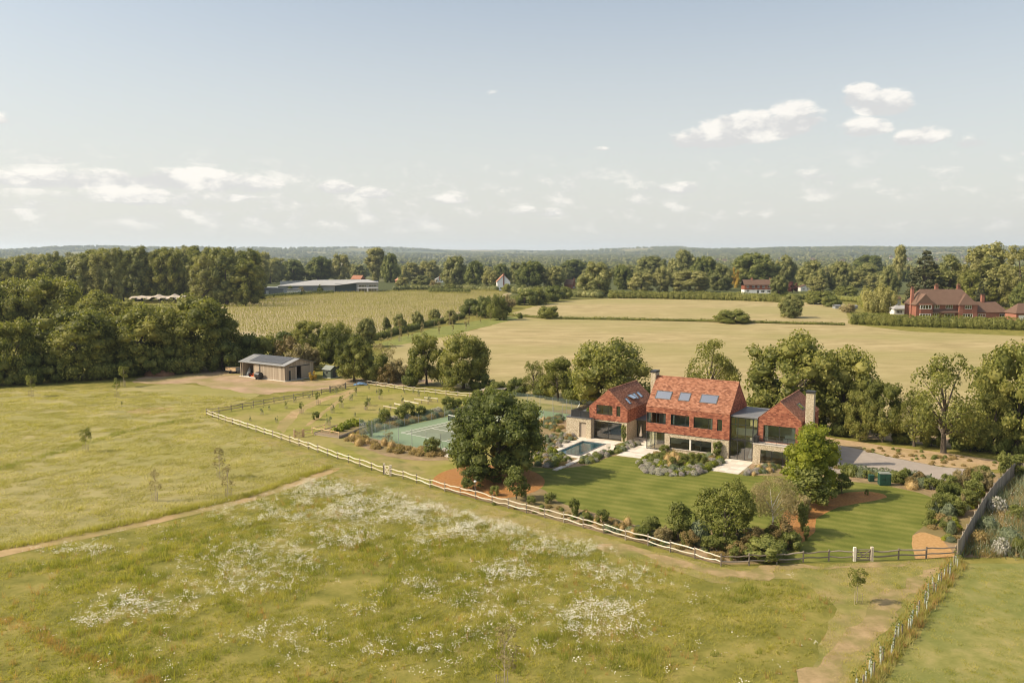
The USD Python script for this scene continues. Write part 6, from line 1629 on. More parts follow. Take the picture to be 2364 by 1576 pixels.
shell.box((OP, .02, .1), (BL - .02, .14, BE - .1)).box((.02, BD - .14, .1), (BL - .02, BD - .02, BE - .1)).box((.02, .5, .1), (.14, BD - .14, BE - .1)).box((OP, .14, .1), (OP + .12, BD - .14, BE - .1))
dv0, dv1 = BD * .40, BD * .56     # the gap of the sliding doors
shell.box((BL - .14, .14, .1), (BL - .02, dv0, BE - .1)).box((BL - .14, dv1, .1), (BL - .02, BD - .14, BE - .1))
part(barn, 'frame_wall', shell.mesh(), LOOK['barn_boards'])
boards_u(OP, BL, .02, .1, flat)
boards_v(.0, BD * .13, BL - .02, .1, gab)
boards_v(BD * .20, dv0 - .6, BL - .02, .1, lambda v: 3.0)
boards_v(dv1 + .3, BD, BL - .02, .1, lambda v: gab(v) if v > BD * .86 else 3.0)
boards_v(BD * .13, BD * .86, BL - .02, 3.18, gab)
part(barn, 'door_track', MB().box((BL + .0, BD * .14, 3.0), (BL + .1, BD * .86, 3.18)).mesh(), LOOK['dark_metal'])
for a, b in ((dv0 - .6 - .02 - 1.9 + 2.0, dv0), (dv1, dv1 + 1.9)):
    part(barn, 'sliding_door', MB().box((BL + .02, a, .1), (BL + .09, b, 3.0)).mesh(), LOOK['barn_boards'])
part(barn, 'side_door', MB().box((BL - .02, BD * .135, .1), (BL + .03, BD * .195, 2.3)).mesh(), LOOK['dark_metal'])
for u in (.08, OP - .08):
    part(barn, 'post', MB().box((u - .1, .02, .08), (u + .1, .22, BE - .1)).mesh(), LOOK['barn_boards'])
part(barn, 'lintel', MB().box((-.02, .02, BE - .32), (OP, .2, BE - .08)).mesh(), LOOK['barn_boards'])
part(barn, 'down_pipe', MB().tube([(OP + 2.0, -.08, .1), (OP + 2.0, -.08, BE - .1)], .06, 6).mesh(), LOOK['grey_metal'])
part(barn, 'gutter', MB().bar((-.3, -.34, BE - .1), (BL + .3, -.34, BE - .1), .1, .1).mesh(), LOOK['dark_metal'])
sl_ = (BR - BE) / (BD / 2)
rf_ = MB()
for sgn, v0, v1 in ((1, -.4, BD / 2), (-1, BD + .4, BD / 2)):
    z0, z1 = BE - .4 * sl_, BR
    A_, B_ = (-.35, v0, z0), (BL + .35, v0, z0)
    rf_.hexa([A_, B_, (BL + .35, v1, z1), (-.35, v1, z1)] if sgn > 0 else [(-.35, v1, z1), (BL + .35, v1, z1), B_, A_],
             [tuple(np.add(q, (0, 0, .07))) for q in ([A_, B_, (BL + .35, v1, z1), (-.35, v1, z1)] if sgn > 0 else [(-.35, v1, z1), (BL + .35, v1, z1), B_, A_])])
broof = part(barn, 'roof', rf_.mesh(), LOOK['corrugated'])
for k in range(int(BL / .9)):
    u = -.2 + k * .92
    part(broof, 'rib', MB().bar((u, -.4, BE - .4 * sl_ + .085), (u, BD / 2 - .05, BR + .075), .05, .03).mesh(), LOOK['corrugated'])
part(broof, 'ridge_cap', MB().bar((-.35, BD / 2, BR + .09), (BL + .35, BD / 2, BR + .09), .35, .04).mesh(), LOOK['grey_metal'])
for i in range(10):
    for j in range(2):
        u0 = BL * .17 + i * 1.12
        v0 = .45 + j * 1.85
        zf = lambda v: BE + v * sl_ + .14
        part(broof, 'solar_panel', MB().hexa([(u0, v0, zf(v0)), (u0 + 1.08, v0, zf(v0)), (u0 + 1.08, v0 + 1.78, zf(v0 + 1.78)), (u0, v0 + 1.78, zf(v0 + 1.78))], [(u0, v0, zf(v0) + .04), (u0 + 1.08, v0, zf(v0) + .04), (u0 + 1.08, v0 + 1.78, zf(v0 + 1.78) + .04), (u0, v0 + 1.78, zf(v0 + 1.78) + .04)]).mesh(), LOOK['solar_glass'])
def bp(u, v):
    return [b0[0] + bx_[0] * u - bx_[1] * v, b0[1] + bx_[1] * u + bx_[0] * v, .0]
# water tank, tractor mower, trailer
tk = thing('water_tank', 'round black plastic tank on its side against the barn wall', 'tank', bp(OP + 2.7, -.95), bth)
part(tk, 'drum', MB().tube([(-.75, 0, .95), (-.7, 0, .95), (.7, 0, .95), (.75, 0, .95)], [.5, .72, .72, .5], 16).mesh(), LOOK['black_plastic'], smooth=40)
for x in (-.4, .4):
    part(tk, 'cradle', MB().box((x - .06, -.6, .0), (x + .06, .6, .35)).mesh(), LOOK['grey_metal'])
part(tk, 'lid', MB().tube([(0, 0, 1.62), (0, 0, 1.74)], .2, 10).mesh(), LOOK['black_plastic'])
tr = thing('mini_tractor', 'orange ride-on tractor parked in the open bay of the barn', 'tractor', bp(OP - 1.5, 1.2), bth + .3)
part(tr, 'bonnet', MB().box((.1, -.35, .5), (1.3, .35, 1.05)).mesh(), LOOK['orange_paint'])
part(tr, 'body', MB().box((-.9, -.5, .45), (.1, .5, .8)).mesh(), LOOK['orange_paint'])
part(tr, 'mower_deck', MB().box((-.3, -.8, .15), (.9, .8, .4)).mesh(), LOOK['orange_paint'])
part(tr, 'seat', MB().box((-.7, -.25, .8), (-.2, .25, .95)).box((-.75, -.25, .95), (-.62, .25, 1.4)).mesh(), LOOK['black_plastic'])
part(tr, 'steering_wheel', MB().tube([(.05, 0, .9), (-.05, 0, 1.25)], .025, 5).tube([(-.08, 0, 1.25), (-.05, 0, 1.29)], .2, 10).mesh(), LOOK['black_plastic'])
part(tr, 'roll_bar', MB().tube([(-.85, -.45, .8), (-.85, -.45, 1.9), (-.85, .45, 1.9), (-.85, .45, .8)], .035, 6).mesh(), LOOK['grey_metal'])
for x, r in ((-.55, .5), (.95, .32)):
    for y in (-.62, .62):
        w = part(tr, 'wheel', MB().tube([(x, y - .12, r), (x, y - .10, r), (x, y + .10, r), (x, y + .12, r)], [r * .9, r, r, r * .9], 14).mesh(), LOOK['tyre'])
        part(w, 'hub', MB().tube([(x, y - .13, r), (x, y + .13, r)], r * .4, 8).mesh(), LOOK['orange_paint'])
cv = thing('covered_machine', 'grey tarpaulin-covered machine in the open barn bay left of the tractor', 'machine', bp(OP - 3.8, 1.8), bth)
part(cv, 'cover', MB().tube([(0, 0, 0), (0, 0, .6), (0, 0, 1.2), (.1, 0, 1.9), (.1, 0, 2.1)], [.8, .75, .45, .15, .03], 9).mesh(), LOOK['clad_grey'])
part(cv, 'deck', MB().box((-.9, -.6, .0), (.9, .6, .2)).mesh(), LOOK['grey_metal'])
tl = thing('trailer', 'small open timber-sided trailer parked left of the barn', 'trailer', G(538, 861), bth + .15)
part(tl, 'bed', MB().box((-1.6, -.8, .55), (1.6, .8, .65)).mesh(), LOOK['grey_metal'])
for y in (-.8, .76):
    for z in (.68, .95, 1.22):
        part(tl, 'side_board', MB().box((-1.6, y, z), (1.6, y + .04, z + .24)).mesh(), LOOK['new_wood'])
for x in (-1.6, 1.56):
    part(tl, 'end_board', MB().box((x, -.75, .68), (x + .04, .75, 1.46)).mesh(), LOOK['clad_grey'])
for y in (-.92, .92):
    part(tl, 'wheel', MB().tube([(0, y - .1, .33), (0, y + .1, .33)], .33, 14).mesh(), LOOK['tyre'])
part(tl, 'drawbar', MB().bar((-1.6, 0, .5), (-2.6, 0, .45), .08, .08).mesh(), LOOK['grey_metal'])
# garden shed
sh = thing('garden_shed', 'small green wooden shed with a pitched felt roof under the trees', 'shed', G(763, 871), bth - .05)
SW, SD, SE, SR = 2.6, 2.2, 2.0, 2.75
for k in range(13):
    a = -SW / 2 + k * SW / 13
    if not (5 <= k <= 7):
        part(sh, 'board', MB().box((a + .005, -SD / 2 - .02, .1), (a + SW / 13 - .005, -SD / 2, SE)).mesh(), LOOK['shed_green'])
    else:
        part(sh, 'board', MB().box((a + .005, -SD / 2 - .02, .1), (a + SW / 13 - .005, -SD / 2, .9)).mesh(), LOOK['shed_green'])
        part(sh, 'board', MB().box((a + .005, -SD / 2 - .02, 1.6), (a + SW / 13 - .005, -SD / 2, SE)).mesh(), LOOK['shed_green'])
window(sh, -.55, .55, .9, 1.6, -SD / 2 - .03, (0,), .06, .05, mat_frame='shed_roof')
w_ = MB()
wall_u(w_, -SW / 2, SW / 2, .1, SE, SD / 2 - .05, .05)
wall_v(w_, -SD / 2, SD / 2 - .05, .1, SE, -SW / 2, .05)
wall_v(w_, -SD / 2, SD / 2 - .05, .1, SE, SW / 2 - .05, .05, [(-.4, .1, .5, 1.85)])
gable_prism(w_, -SD / 2, SD / 2, SW / 2 - .05, .05, SE, (0, SR - .06), 'v')
gable_prism(w_, -SD / 2, SD / 2, -SW / 2, .05, SE, (0, SR - .06), 'v')
part(sh, 'wall', w_.mesh(), LOOK['shed_green'])
part(sh, 'door', MB().box((SW / 2, -.4, .1), (SW / 2 + .04, .5, 1.85)).mesh(), LOOK['dark_metal'])
rr = MB()
rr.hexa([(-SW / 2 - .2, -SD / 2 - .25, SE - .12), (SW / 2 + .2, -SD / 2 - .25, SE - .12), (SW / 2 + .2, 0, SR), (-SW / 2 - .2, 0, SR)], [(-SW / 2 - .2, -SD / 2 - .25, SE - .05), (SW / 2 + .2, -SD / 2 - .25, SE - .05), (SW / 2 + .2, 0, SR + .07), (-SW / 2 - .2, 0, SR + .07)])
rr.hexa([(-SW / 2 - .2, 0, SR), (SW / 2 + .2, 0, SR), (SW / 2 + .2, SD / 2 + .25, SE - .12), (-SW / 2 - .2, SD / 2 + .25, SE - .12)], [(-SW / 2 - .2, 0, SR + .07), (SW / 2 + .2, 0, SR + .07), (SW / 2 + .2, SD / 2 + .25, SE - .05), (-SW / 2 - .2, SD / 2 + .25, SE - .05)])
part(sh, 'roof', rr.mesh(), LOOK['shed_roof'])
part(sh, 'base', MB().box((-SW / 2 - .1, -SD / 2 - .15, -.03), (SW / 2 + .1, SD / 2 + .1, .1)).mesh(), LOOK['plaster'])
pb = thing('picnic_bench', 'weathered picnic bench in the shade right of the green shed', 'bench', G(798, 873), .3)
part(pb, 'tabletop', MB().box((-.9, -.38, .70), (.9, .38, .75)).mesh(), LOOK['grey_posts'])
for y in (-.75, .75):
    part(pb, 'seat', MB().box((-.9, y - .13, .42), (.9, y + .13, .46)).mesh(), LOOK['grey_posts'])
for x in (-.6, .6):
    for sy in (-1, 1):
        part(pb, 'leg', MB().bar((x, .75 * sy, 0), (x, .25 * sy, .70), .06, .09).mesh(), LOOK['grey_posts'])
    part(pb, 'cross_beam', MB().box((x - .03, -.85, .36), (x + .03, .85, .42)).mesh(), LOOK['grey_posts'])
tp = thing('blue_tarpaulin', 'crumpled blue tarpaulin over a low heap by the orchard fence', 'tarpaulin', G(832, 888), .1)
rtp = np.random.default_rng(5)
gx, gy = np.meshgrid(np.linspace(-1.5, 1.5, 14), np.linspace(-.8, .8, 8), indexing='ij')
gz_ = .62 * np.exp(-(gx / 1.1) ** 2 - (gy / .6) ** 2) + .10 * rtp.uniform(-.6, 1, gx.shape) + .06
ii, jj = np.meshgrid(np.arange(13), np.arange(7), indexing='ij')
q_ = np.stack([ii * 8 + jj, (ii + 1) * 8 + jj, (ii + 1) * 8 + jj + 1, ii * 8 + jj + 1], -1).reshape(-1, 4)
part(tp, 'sheet', (np.stack([gx, gy, gz_], -1).reshape(-1, 3), q_), LOOK['tarp_blue'])
part(tp, 'heap', boulder(5, np.array([1.0, .5, .4])), LOOK['soil_heap'])
hp = boulder(8, 1.0)
solo('soil_heap', (np.array(trimesh.creation.icosphere(3).vertices) * np.array([3.6, 2.2, 1.9]) * (1 - .12 * meshkit.fbm(trimesh.creation.icosphere(3).vertices * 2.2 + 5, 3)[:, None]) * np.where(trimesh.creation.icosphere(3).vertices[:, 2:] > .5, .9, 1.05) + G(368, 866), trimesh.creation.icosphere(3).faces), LOOK['soil_heap'], 'heap of reddish-brown soil in the shade below the oak row', 'soil heap')
lg = thing('log_pile', 'stack of pale timber and pallets beyond the far orchard fence', 'wood pile', G(1135, 912), .1)
for k in range(26):
    r_, c_ = divmod(k, 9)
    if k < 25:
        part(lg, 'log', MB().tube([(-1.6 + c_ * .38, -.6, .18 + r_ * .33), (-1.6 + c_ * .38 + rtp.uniform(-.1, .1), .9, .18 + r_ * .33)], rtp.uniform(.12, .18), 7).mesh(), LOOK['logs'])
for k in range(4):
    part(lg, 'plank', MB().bar((-2.4 + .3 * k, .2 * k, 1.15 + .06 * k), (2.6 + .2 * k, .1 + .2 * k, 1.12 + .06 * k), .22, .05).mesh(), LOOK['pale_rails'])
# pale timber rails lying low on the grass
for k, (x0, y0, x1, y1) in enumerate([(190, 262, 325, 288), (295, 238, 430, 267), (390, 210, 530, 238), (490, 192, 628, 213), (585, 178, 718, 190)]):
    a, b = G(840 + x0 / 4.2, 880 + y0 / 4.2 + 3), G(840 + x1 / 4.2, 880 + y1 / 4.2 + 3)
    lr = thing('low_rail', f'{["first", "second", "third", "fourth", "fifth"][k]} pale horizontal fruit-training rail in the orchard, counted from the front', 'rail')
    part(lr, 'beam', MB().bar(a + [0, 0, .72], b + [0, 0, .72], .10, .14).mesh(), LOOK['pale_rails'])
    for t in (.04, .5, .96):
        p = a + (b - a) * t
        part(lr, 'post', MB().box(p - [.05, .05, .1], p + [.05, .05, .66]).mesh(), LOOK['grey_posts'])
# raised vegetable beds
vb = thing('raised_bed', 'long timber-edged vegetable bed beside the tennis court', 'raised bed')
vp = [G(*p) for p in [(725, 1004), (783, 1012), (850, 986), (800, 980)]]
for a, b in zip(vp, vp[1:] + vp[:1]):
    for z in (.14, .36):
        part(vb, 'board', MB().bar(a + [0, 0, z], b + [0, 0, z], .06, .2).mesh(), LOOK['barn_boards'])
part(vb, 'soil', ([(*p[:2], .38) for p in vp], [(0, 1, 2), (0, 2, 3)]), LOOK['bed_soil'])
for k, (x, y) in enumerate([(772, 1002), (785, 1000), (797, 995), (808, 990), (820, 988), (832, 985), (788, 992), (803, 986), (815, 983)]):
    p = G(x, y)
    copy_of('leafy_crop', 'vegetable_plant', 'large-leaved vegetable in the raised bed by the court', 'plant', [p[0], p[1], .36], k * .9, 1.0 + .1 * (k % 3), 'large-leaved vegetables in the raised bed')

# ------------------------------------------------------------------ young trees
Z3 = lambda x, y: (440 + x / 5.113, 780 + y / 5.113)
Z2 = lambda x, y: (840 + x / 4.2, 880 + y / 4.2)
orch = [Z3(843, 905) + (18, 'orchard_b'), Z3(1015, 1000) + (15, 'orchard_b'), Z3(705, 985) + (13, 'orchard_b'), Z3(1130, 835) + (17, 'orchard_a'), Z3(1312, 893) + (26, 'orchard_a'), Z3(1505, 790) + (29, 'orchard_a'),
        Z3(1480, 965) + (19, 'shrub_green'), Z3(1630, 1035) + (26, 'orchard_b'), Z3(1675, 885) + (21, 'orchard_b'), Z3(1785, 825) + (27, 'orchard_a'), Z3(1895, 740) + (18, 'orchard_b'), Z3(1945, 685) + (20, 'orchard_a'),
        Z3(2065, 850) + (20, 'orchard_a'), Z3(2100, 790) + (20, 'orchard_b'), Z3(2235, 725) + (25, 'orchard_a'), Z3(1940, 930) + (12, 'orchard_b'), Z3(2105, 605) + (9, 'orchard_b'), Z3(720, 835) + (8, 'orchard_b'),
        Z2(40, 240) + (19, 'orchard_a'), Z2(20, 275) + (18, 'orchard_a'), Z2(375, 212) + (17, 'orchard_b'), Z2(395, 120) + (9, 'orchard_b'), Z2(530, 148) + (17, 'orchard_b'), Z2(630, 200) + (17, 'orchard_b'), Z2(240, 103) + (7, 'orchard_b'), Z2(260, 265) + (12, 'orchard_b'), Z3(1230, 760) + (16, 'orchard_b'), Z3(1400, 720) + (14, 'orchard_b'), Z3(1720, 660) + (15, 'orchard_b'), Z3(2230, 900) + (16, 'orchard_b'), Z3(2200, 660) + (12, 'orchard_b'), Z3(930, 850) + (13, 'orchard_b'), Z2(150, 110) + (10, 'orchard_b'), Z2(480, 120) + (10, 'orchard_b')]
for x, y, h, cls in orch:
    W, H = PROTO[cls + '_size']
    hh = size_at(G(x, y), h) * 1.05
    kind = {'orchard_a': 'leafy young fruit tree in a wire guard on the orchard grass', 'orchard_b': 'sparse young fruit tree with dry grass at its foot in the orchard', 'shrub_green': 'bushy dark young tree in the orchard beside the worn track'}[cls]
    copy_of(cls, 'fruit_sapling', kind, 'sapling', G(x, y), RNG.uniform(0, 6), hh / H, None if cls == 'shrub_green' else {'orchard_a': 'leafy young fruit trees', 'orchard_b': 'sparse young fruit trees'}[cls])
for cls, x, y, h, lab in [('sapling_a', 199, 1043, 55, 'bushy young tree with stakes in the middle of the left meadow'), ('sapling_thin', 360, 1156, 70, 'thin staked young tree on the left meadow near the mown path'),
                     ('sapling_thin', 507, 1103, 68, 'first of two thin young trees standing together on the meadow'), ('sapling_thin', 527, 1147, 72, 'second thin young tree, nearer the mown path'),
                     ('sapling_a', 73, 916, 48, 'leafy young tree at the shaded edge of the far left meadow'), ('sapling_b', 270, 918, 44, 'light green slim young tree below the oaks'), ('sapling_a', 286, 893, 46, 'young tree half hidden in the oak shade'),
                     ('sapling_a', 1978, 1392, 84, 'young tree in a wooden tree guard on the mown meadow at the right'), ('sapling_thin', 1164, 1596, 158, 'wispy birch sapling with a pale stake at the bottom of the photo'),
                     ('sapling_b', 282, 940, 14, 'empty-looking tree guard in the far left meadow')]:
    W, H = PROTO[cls + '_size']
    b = G(x, y)
    hh = size_at(b, h) * 1.06
    copy_of(cls, 'sapling', lab, 'sapling', b, RNG.uniform(0, 6), hh / H)
Z4 = lambda x, y: (500 + x / 3.36, 560 + y / 3.36)
for k, (x, y, h) in enumerate([(1355, 750, 90), (1420, 765, 160), (1485, 740, 60), (1520, 775, 70), (1595, 725, 110), (1605, 690, 60), (1725, 710, 100), (1805, 640, 90), (1830, 690, 80), (1935, 675, 100), (1960, 650, 80), (2050, 625, 60), (2125, 605, 60), (2165, 590, 50), (2215, 605, 40), (1690, 650, 40), (1880, 620, 50), (2020, 590, 50)]):
    b = G(*Z4(x, y))
    hh = size_at(b, h / 3.36)
    W, H = PROTO['avenue_tree_size']
    copy_of('avenue_tree', 'avenue_sapling', 'slim young tree in a guard on the green strip between vineyard and hay field', 'sapling', b, k, (hh / H * .9, hh / H * .9, hh / H), 'slim young trees on the green strip by the vineyard')
for cls, x, y, t, w, lab in [('round_b', 1320, 685, 580, 70, 'first round tree along the vineyard edge, nearest the dark corner bush'), ('round_a', 1420, 690, 550, 110, 'second and fullest tree along the vineyard edge'), ('round_b', 1560, 660, 530, 100, 'third tree along the vineyard edge'), ('round_b', 1688, 620, 515, 95, 'fourth, airy tree along the vineyard edge'), ('pale_a', 1815, 630, 520, 100, 'fifth, paler tree along the vineyard edge')]:
    bx2, by2 = Z4(x, y)
    tree_px(cls, 'hedge_tree', bx2, by2, 560 + t / 3.36, w / 3.36, lab, 'tree')

def hedge(name, label, pts, width, h, material, leaf, n, seed, wob=.25):
    """A trimmed or loose hedge: leaves all over an uneven long body."""
    rng = np.random.default_rng(seed)
    ln = LineString([p[:2] for p in pts])
    L = ln.length
    t = rng.uniform(0, L, n)
    base = np.array([ln.interpolate(x).coords[0] for x in t])
    ahead = np.array([ln.interpolate(min(L, x + .5)).coords[0] for x in t]) - np.array([ln.interpolate(max(0, x - .5)).coords[0] for x in t])
    ahead /= np.linalg.norm(ahead, axis=1, keepdims=True) + 1e-9
    side = np.c_[-ahead[:, 1], ahead[:, 0]]
    a = rng.uniform(-.15, math.pi + .15, n)
    bump = 1 + wob * 2 * (meshkit.fbm(np.c_[t / (width * .8), np.cos(a) * 1.3, np.full(n, seed * 1.0)], 3, seed) - .5)
    ca, sa = np.sign(np.cos(a)) * np.abs(np.cos(a)) ** .6, np.sign(np.sin(a)) * np.abs(np.sin(a)) ** .6
    r = rng.uniform(.9, 1.05, n) * bump
    c = np.c_[base + side * (ca * width / 2 * r)[:, None], np.maximum(.05, h * .5 + sa * h * .5 * r - h * .5 * (sa < 0) * .0) * 1.0]
    c[:, 2] = np.maximum(.05, sa * h * r)
    nr = np.c_[side * np.cos(a)[:, None], np.sin(a)] + rng.normal(size=(n, 3)) * .5
    mb = MB().cards(c, nr, leaf * rng.uniform(.7, 1.3, n), rng=rng)
    m = max(3, int(L / (width * .6)))
    xs = np.array([ln.interpolate(k / m, True).coords[0] for k in range(m + 1)])
    for k in range(m):
        mb.add(ICO.vertices * np.array([width * .46, width * .46, h * .5]) * rng.uniform(.9, 1.05, (len(ICO.vertices), 1)) + np.array([*((xs[k] + xs[k + 1]) / 2), h * .42]), ICO.faces)
    return solo(name, mb.mesh(), LOOK[material], label, 'hedge')
hedge('hedge', 'long dark field hedge behind the upper hay field', [G(1405, 688), G(1500, 689), G(1600, 691), G(1700, 693), G(1810, 698)], 6, 4.7, 'hedge_leaves', .8, 5200, 1)
hedge('hedge', 'long clipped hedge in front of the red brick house', [G(1965, 748), G(2060, 752), G(2200, 757), G(2364, 762), G(2500, 766)], 4.5, 4.6, 'hedge_leaves', .5, 7000, 2, .18)
hedge('hedge', 'clipped garden hedge right of the grey hall beyond the vineyard', [G(990, 676), G(1085, 677)], 4, 3.6, 'bed_leaves', .6, 1500, 3, .12)
hedge('hedge', 'thin ragged hedge line dividing the two hay fields', [G(1165, 728), G(1270, 736), G(1400, 738), G(1600, 742), G(1760, 746), G(1950, 751)], 1.6, 1.1, 'hedge_leaves', .5, 2600, 4, .6)
hedge('hedge', 'low hedge between vineyard and young tree strip', [G(858, 786), G(930, 766), G(1000, 750), G(1070, 733)], 3, 2.4, 'hedge_leaves', .5, 2200, 5, .45)
hedge('hedge', 'dark hedge along the top of the vineyard in front of the containers', [G(520, 700), G(600, 689), G(700, 681), G(770, 678)], 3, 2.6, 'dense_leaves', .6, 1800, 6, .3)
hedge('hedge', 'loose garden hedge running behind the vineyard from the hall to the white cottage', [G(908, 672), G(985, 670), G(1070, 669), G(1148, 673)], 6, 4.5, 'far_leaves', .8, 2600, 8, .6)
hedge('hedge', 'scrubby hedge between the white cottage and the long field hedge', [G(1185, 676), G(1270, 682), G(1390, 688)], 7, 5.0, 'far_leaves', .8, 3000, 9, .6)
hedge('hedge', 'rough hedge from the right end of the long hedge to the willow', [G(1815, 692), G(1880, 690), G(1990, 698), G(2010, 716)], 6, 4.0, 'hedge_leaves', .7, 2600, 10, .5)
hedge('hedge', 'low planting strip along the driveway edge behind the green cabinets', [G(1948, 1088), G(2050, 1101), G(2150, 1113)], 1.0, .95, 'grey_shrub_leaves', .16, 2600, 7, .5)

# ------------------------------------------------------------------ vines
def vine(seed):
    rng = np.random.default_rng(seed)
    n = 22
    c = np.c_[rng.normal(0, .26, n), rng.normal(0, .2, n), rng.uniform(.4, 1.6, n)]
    return MB().tube([(0, 0, 0), (0, 0, 1.5)], .04, 4).cards(c, rng.normal(size=(n, 3)) + [0, 0, .5], .34, rng=rng).mesh()
vy = LEVEL['vineyard_ground'].buffer(-2.5)
vd = np.radians(8.0)
vdir, vside = np.array([math.sin(vd), math.cos(vd)]), np.array([math.cos(vd), -math.sin(vd)])
x0, y0, x1, y1 = vy.bounds
cx0, cy0 = (x0 + x1) / 2, (y0 + y1) / 2
rows, vpos = np.arange(-160, 160, 3.2), []
rv = np.random.default_rng(17)
for r in rows:
    for s_ in np.arange(-220, 220, 2.0):
        p = np.array([cx0, cy0]) + vside * (r + rv.normal(0, .12)) + vdir * (s_ + rv.normal(0, .25))
        vpos.append(p)
vpos = np.array(vpos)
vpos = vpos[shapely.contains_xy(vy, vpos[:, 0], vpos[:, 1])]
order_v = np.argsort(vpos[:, 1])
near_v, far_v = vpos[order_v[:300]], vpos[order_v[300:]]
for k in range(2):
    p = proto(f'vine_{"ab"[k]}')
    m = vine(k)
    part(p, 'leaves', m, LOOK['vine_leaves'])
for k, p in enumerate(near_v):
    copy_of('vine_a' if k % 2 else 'vine_b', 'vine', 'young yellow-green vine in the nearest rows of the vineyard', 'vine', [p[0], p[1], 0], rv.uniform(0, 6), rv.uniform(.8, 1.2), 'vines in the nearest rows of the vineyard')
instancer('vine_rows', [('vine', vine(3), LOOK['vine_leaves']), ('vine_001', vine(4), LOOK['vine_leaves'])], np.c_[far_v, np.zeros(len(far_v))], rv.integers(0, 2, len(far_v)), rv.uniform(.7, 1.1, len(far_v)), rv.uniform(0, 6.28, len(far_v)), label='rows of young vines covering the sloping vineyard field', category='vineyard')

# ------------------------------------------------------------------ the grey hall, containers and tent beyond the vineyard
def hall_frame(p0, p1):
    d = (p1 - p0)[:2]
    L = np.linalg.norm(d)
    return L, math.atan2(d[1], d[0])
def hip(parent, name, u0, u1, v0, v1, ez, rz, material, over=.4, hip_l=0.0, hip_r=0.0, thick=.18):
    """A pitched roof whose ridge runs along u; hip_l / hip_r: how far the ridge stops short of each end."""
    u0, u1, v0, v1 = u0 - over, u1 + over, v0 - over, v1 + over
    vm = (v0 + v1) / 2
    a, b, c, d, e, f = (u0, v0, ez), (u1, v0, ez), (u1, v1, ez), (u0, v1, ez), (u0 + hip_l, vm, rz), (u1 - hip_r, vm, rz)
    up = lambda q: (q[0], q[1], q[2] + thick)
    P = [a, b, c, d, e, f]
    v = P + [up(q) for q in P]
    F = [(6, 7, 11), (6, 11, 10), (7, 8, 11), (8, 9, 10), (8, 10, 11), (9, 6, 10), (0, 5, 1), (0, 4, 5), (1, 5, 2), (2, 4, 3), (2, 5, 4), (3, 4, 0), (0, 1, 7), (0, 7, 6), (1, 2, 8), (1, 8, 7), (2, 3, 9), (2, 9, 8), (3, 0, 6), (3, 6, 9)]
    return part(parent, name, (v, F), LOOK[material])
hp0 = G(500 + 830 / 3.36, 560 + 390 / 3.36)
hp1 = G(500 + 1255 / 3.36, 560 + 387 / 3.36)
HL, hth = hall_frame(hp0, hp1)
S = hp0[1] / FPX / 3.36          # metres for one row of the enlarged photograph
hall = thing('hall', 'large low grey commercial hall with a pale shallow roof beyond the vineyard', 'building', hp0, hth)
EH, RH, DH = 56 * S, 104 * S, 46.0
part(hall, 'right_block', wall_v(wall_u(wall_u(MB(), HL * .60, HL, 0, EH * 1.35, 0, .4, [(HL * .64, EH * .78, HL * .785, EH * 1.08), (HL * .82, EH * .78, HL * .975, EH * 1.08), (HL * .64, EH * .05, HL * .785, EH * .55), (HL * .82, EH * .05, HL * .975, EH * .55)]), HL * .60, HL, 0, EH * 1.35, DH - .4, .4), .4, DH - .4, 0, EH * 1.35, HL - .4, .4, [(4 + 6 * k, 2.2, 6 + 6 * k, 4.4) for k in range(5)]).mesh(), LOOK['clad_grey'])
for k in range(2):
    for z0, z1 in ((.78, 1.08), (.05, .55)):
        window(hall, HL * (.64 + .18 * k), HL * (.785 + .19 * k), EH * z0, EH * z1, .1, (HL * (.69 + .18 * k), HL * (.74 + .18 * k)), .2, .15, mat_frame='white_paint', material='dark_glass')
for k in range(5):
    window(hall, 4 + 6 * k, 6 + 6 * k, 2.2, 4.4, HL - .3, (), .2, .12, axis='v', mat_frame='white_paint', material='dark_glass')
part(hall, 'lit_band', MB().box((HL * .62, -.25, EH * .60), (HL - .02, -.02, EH * .74)).mesh(), LOOK['white_paint'])
part(hall, 'pillar', MB().box((HL * .795, -.3, 0), (HL * .81, -.02, EH * .6)).mesh(), LOOK['white_paint'])
part(hall, 'recessed_wall', MB().box((HL * .20, 5, 0), (HL * .60, 5.4, EH * 1.25)).mesh(), LOOK['clad_blue'])
part(hall, 'left_bay', MB().box((0, 0, 0), (HL * .20, 5.4, EH)).mesh(), LOOK['clad_grey'])
for k in range(18):
    u = .2 + k * HL * .196 / 18
    part(hall, 'cladding_panel', MB().box((u, -.06, .1), (u + HL * .18 / 18, -.002, EH - .1)).mesh(), LOOK['clad_grey'])
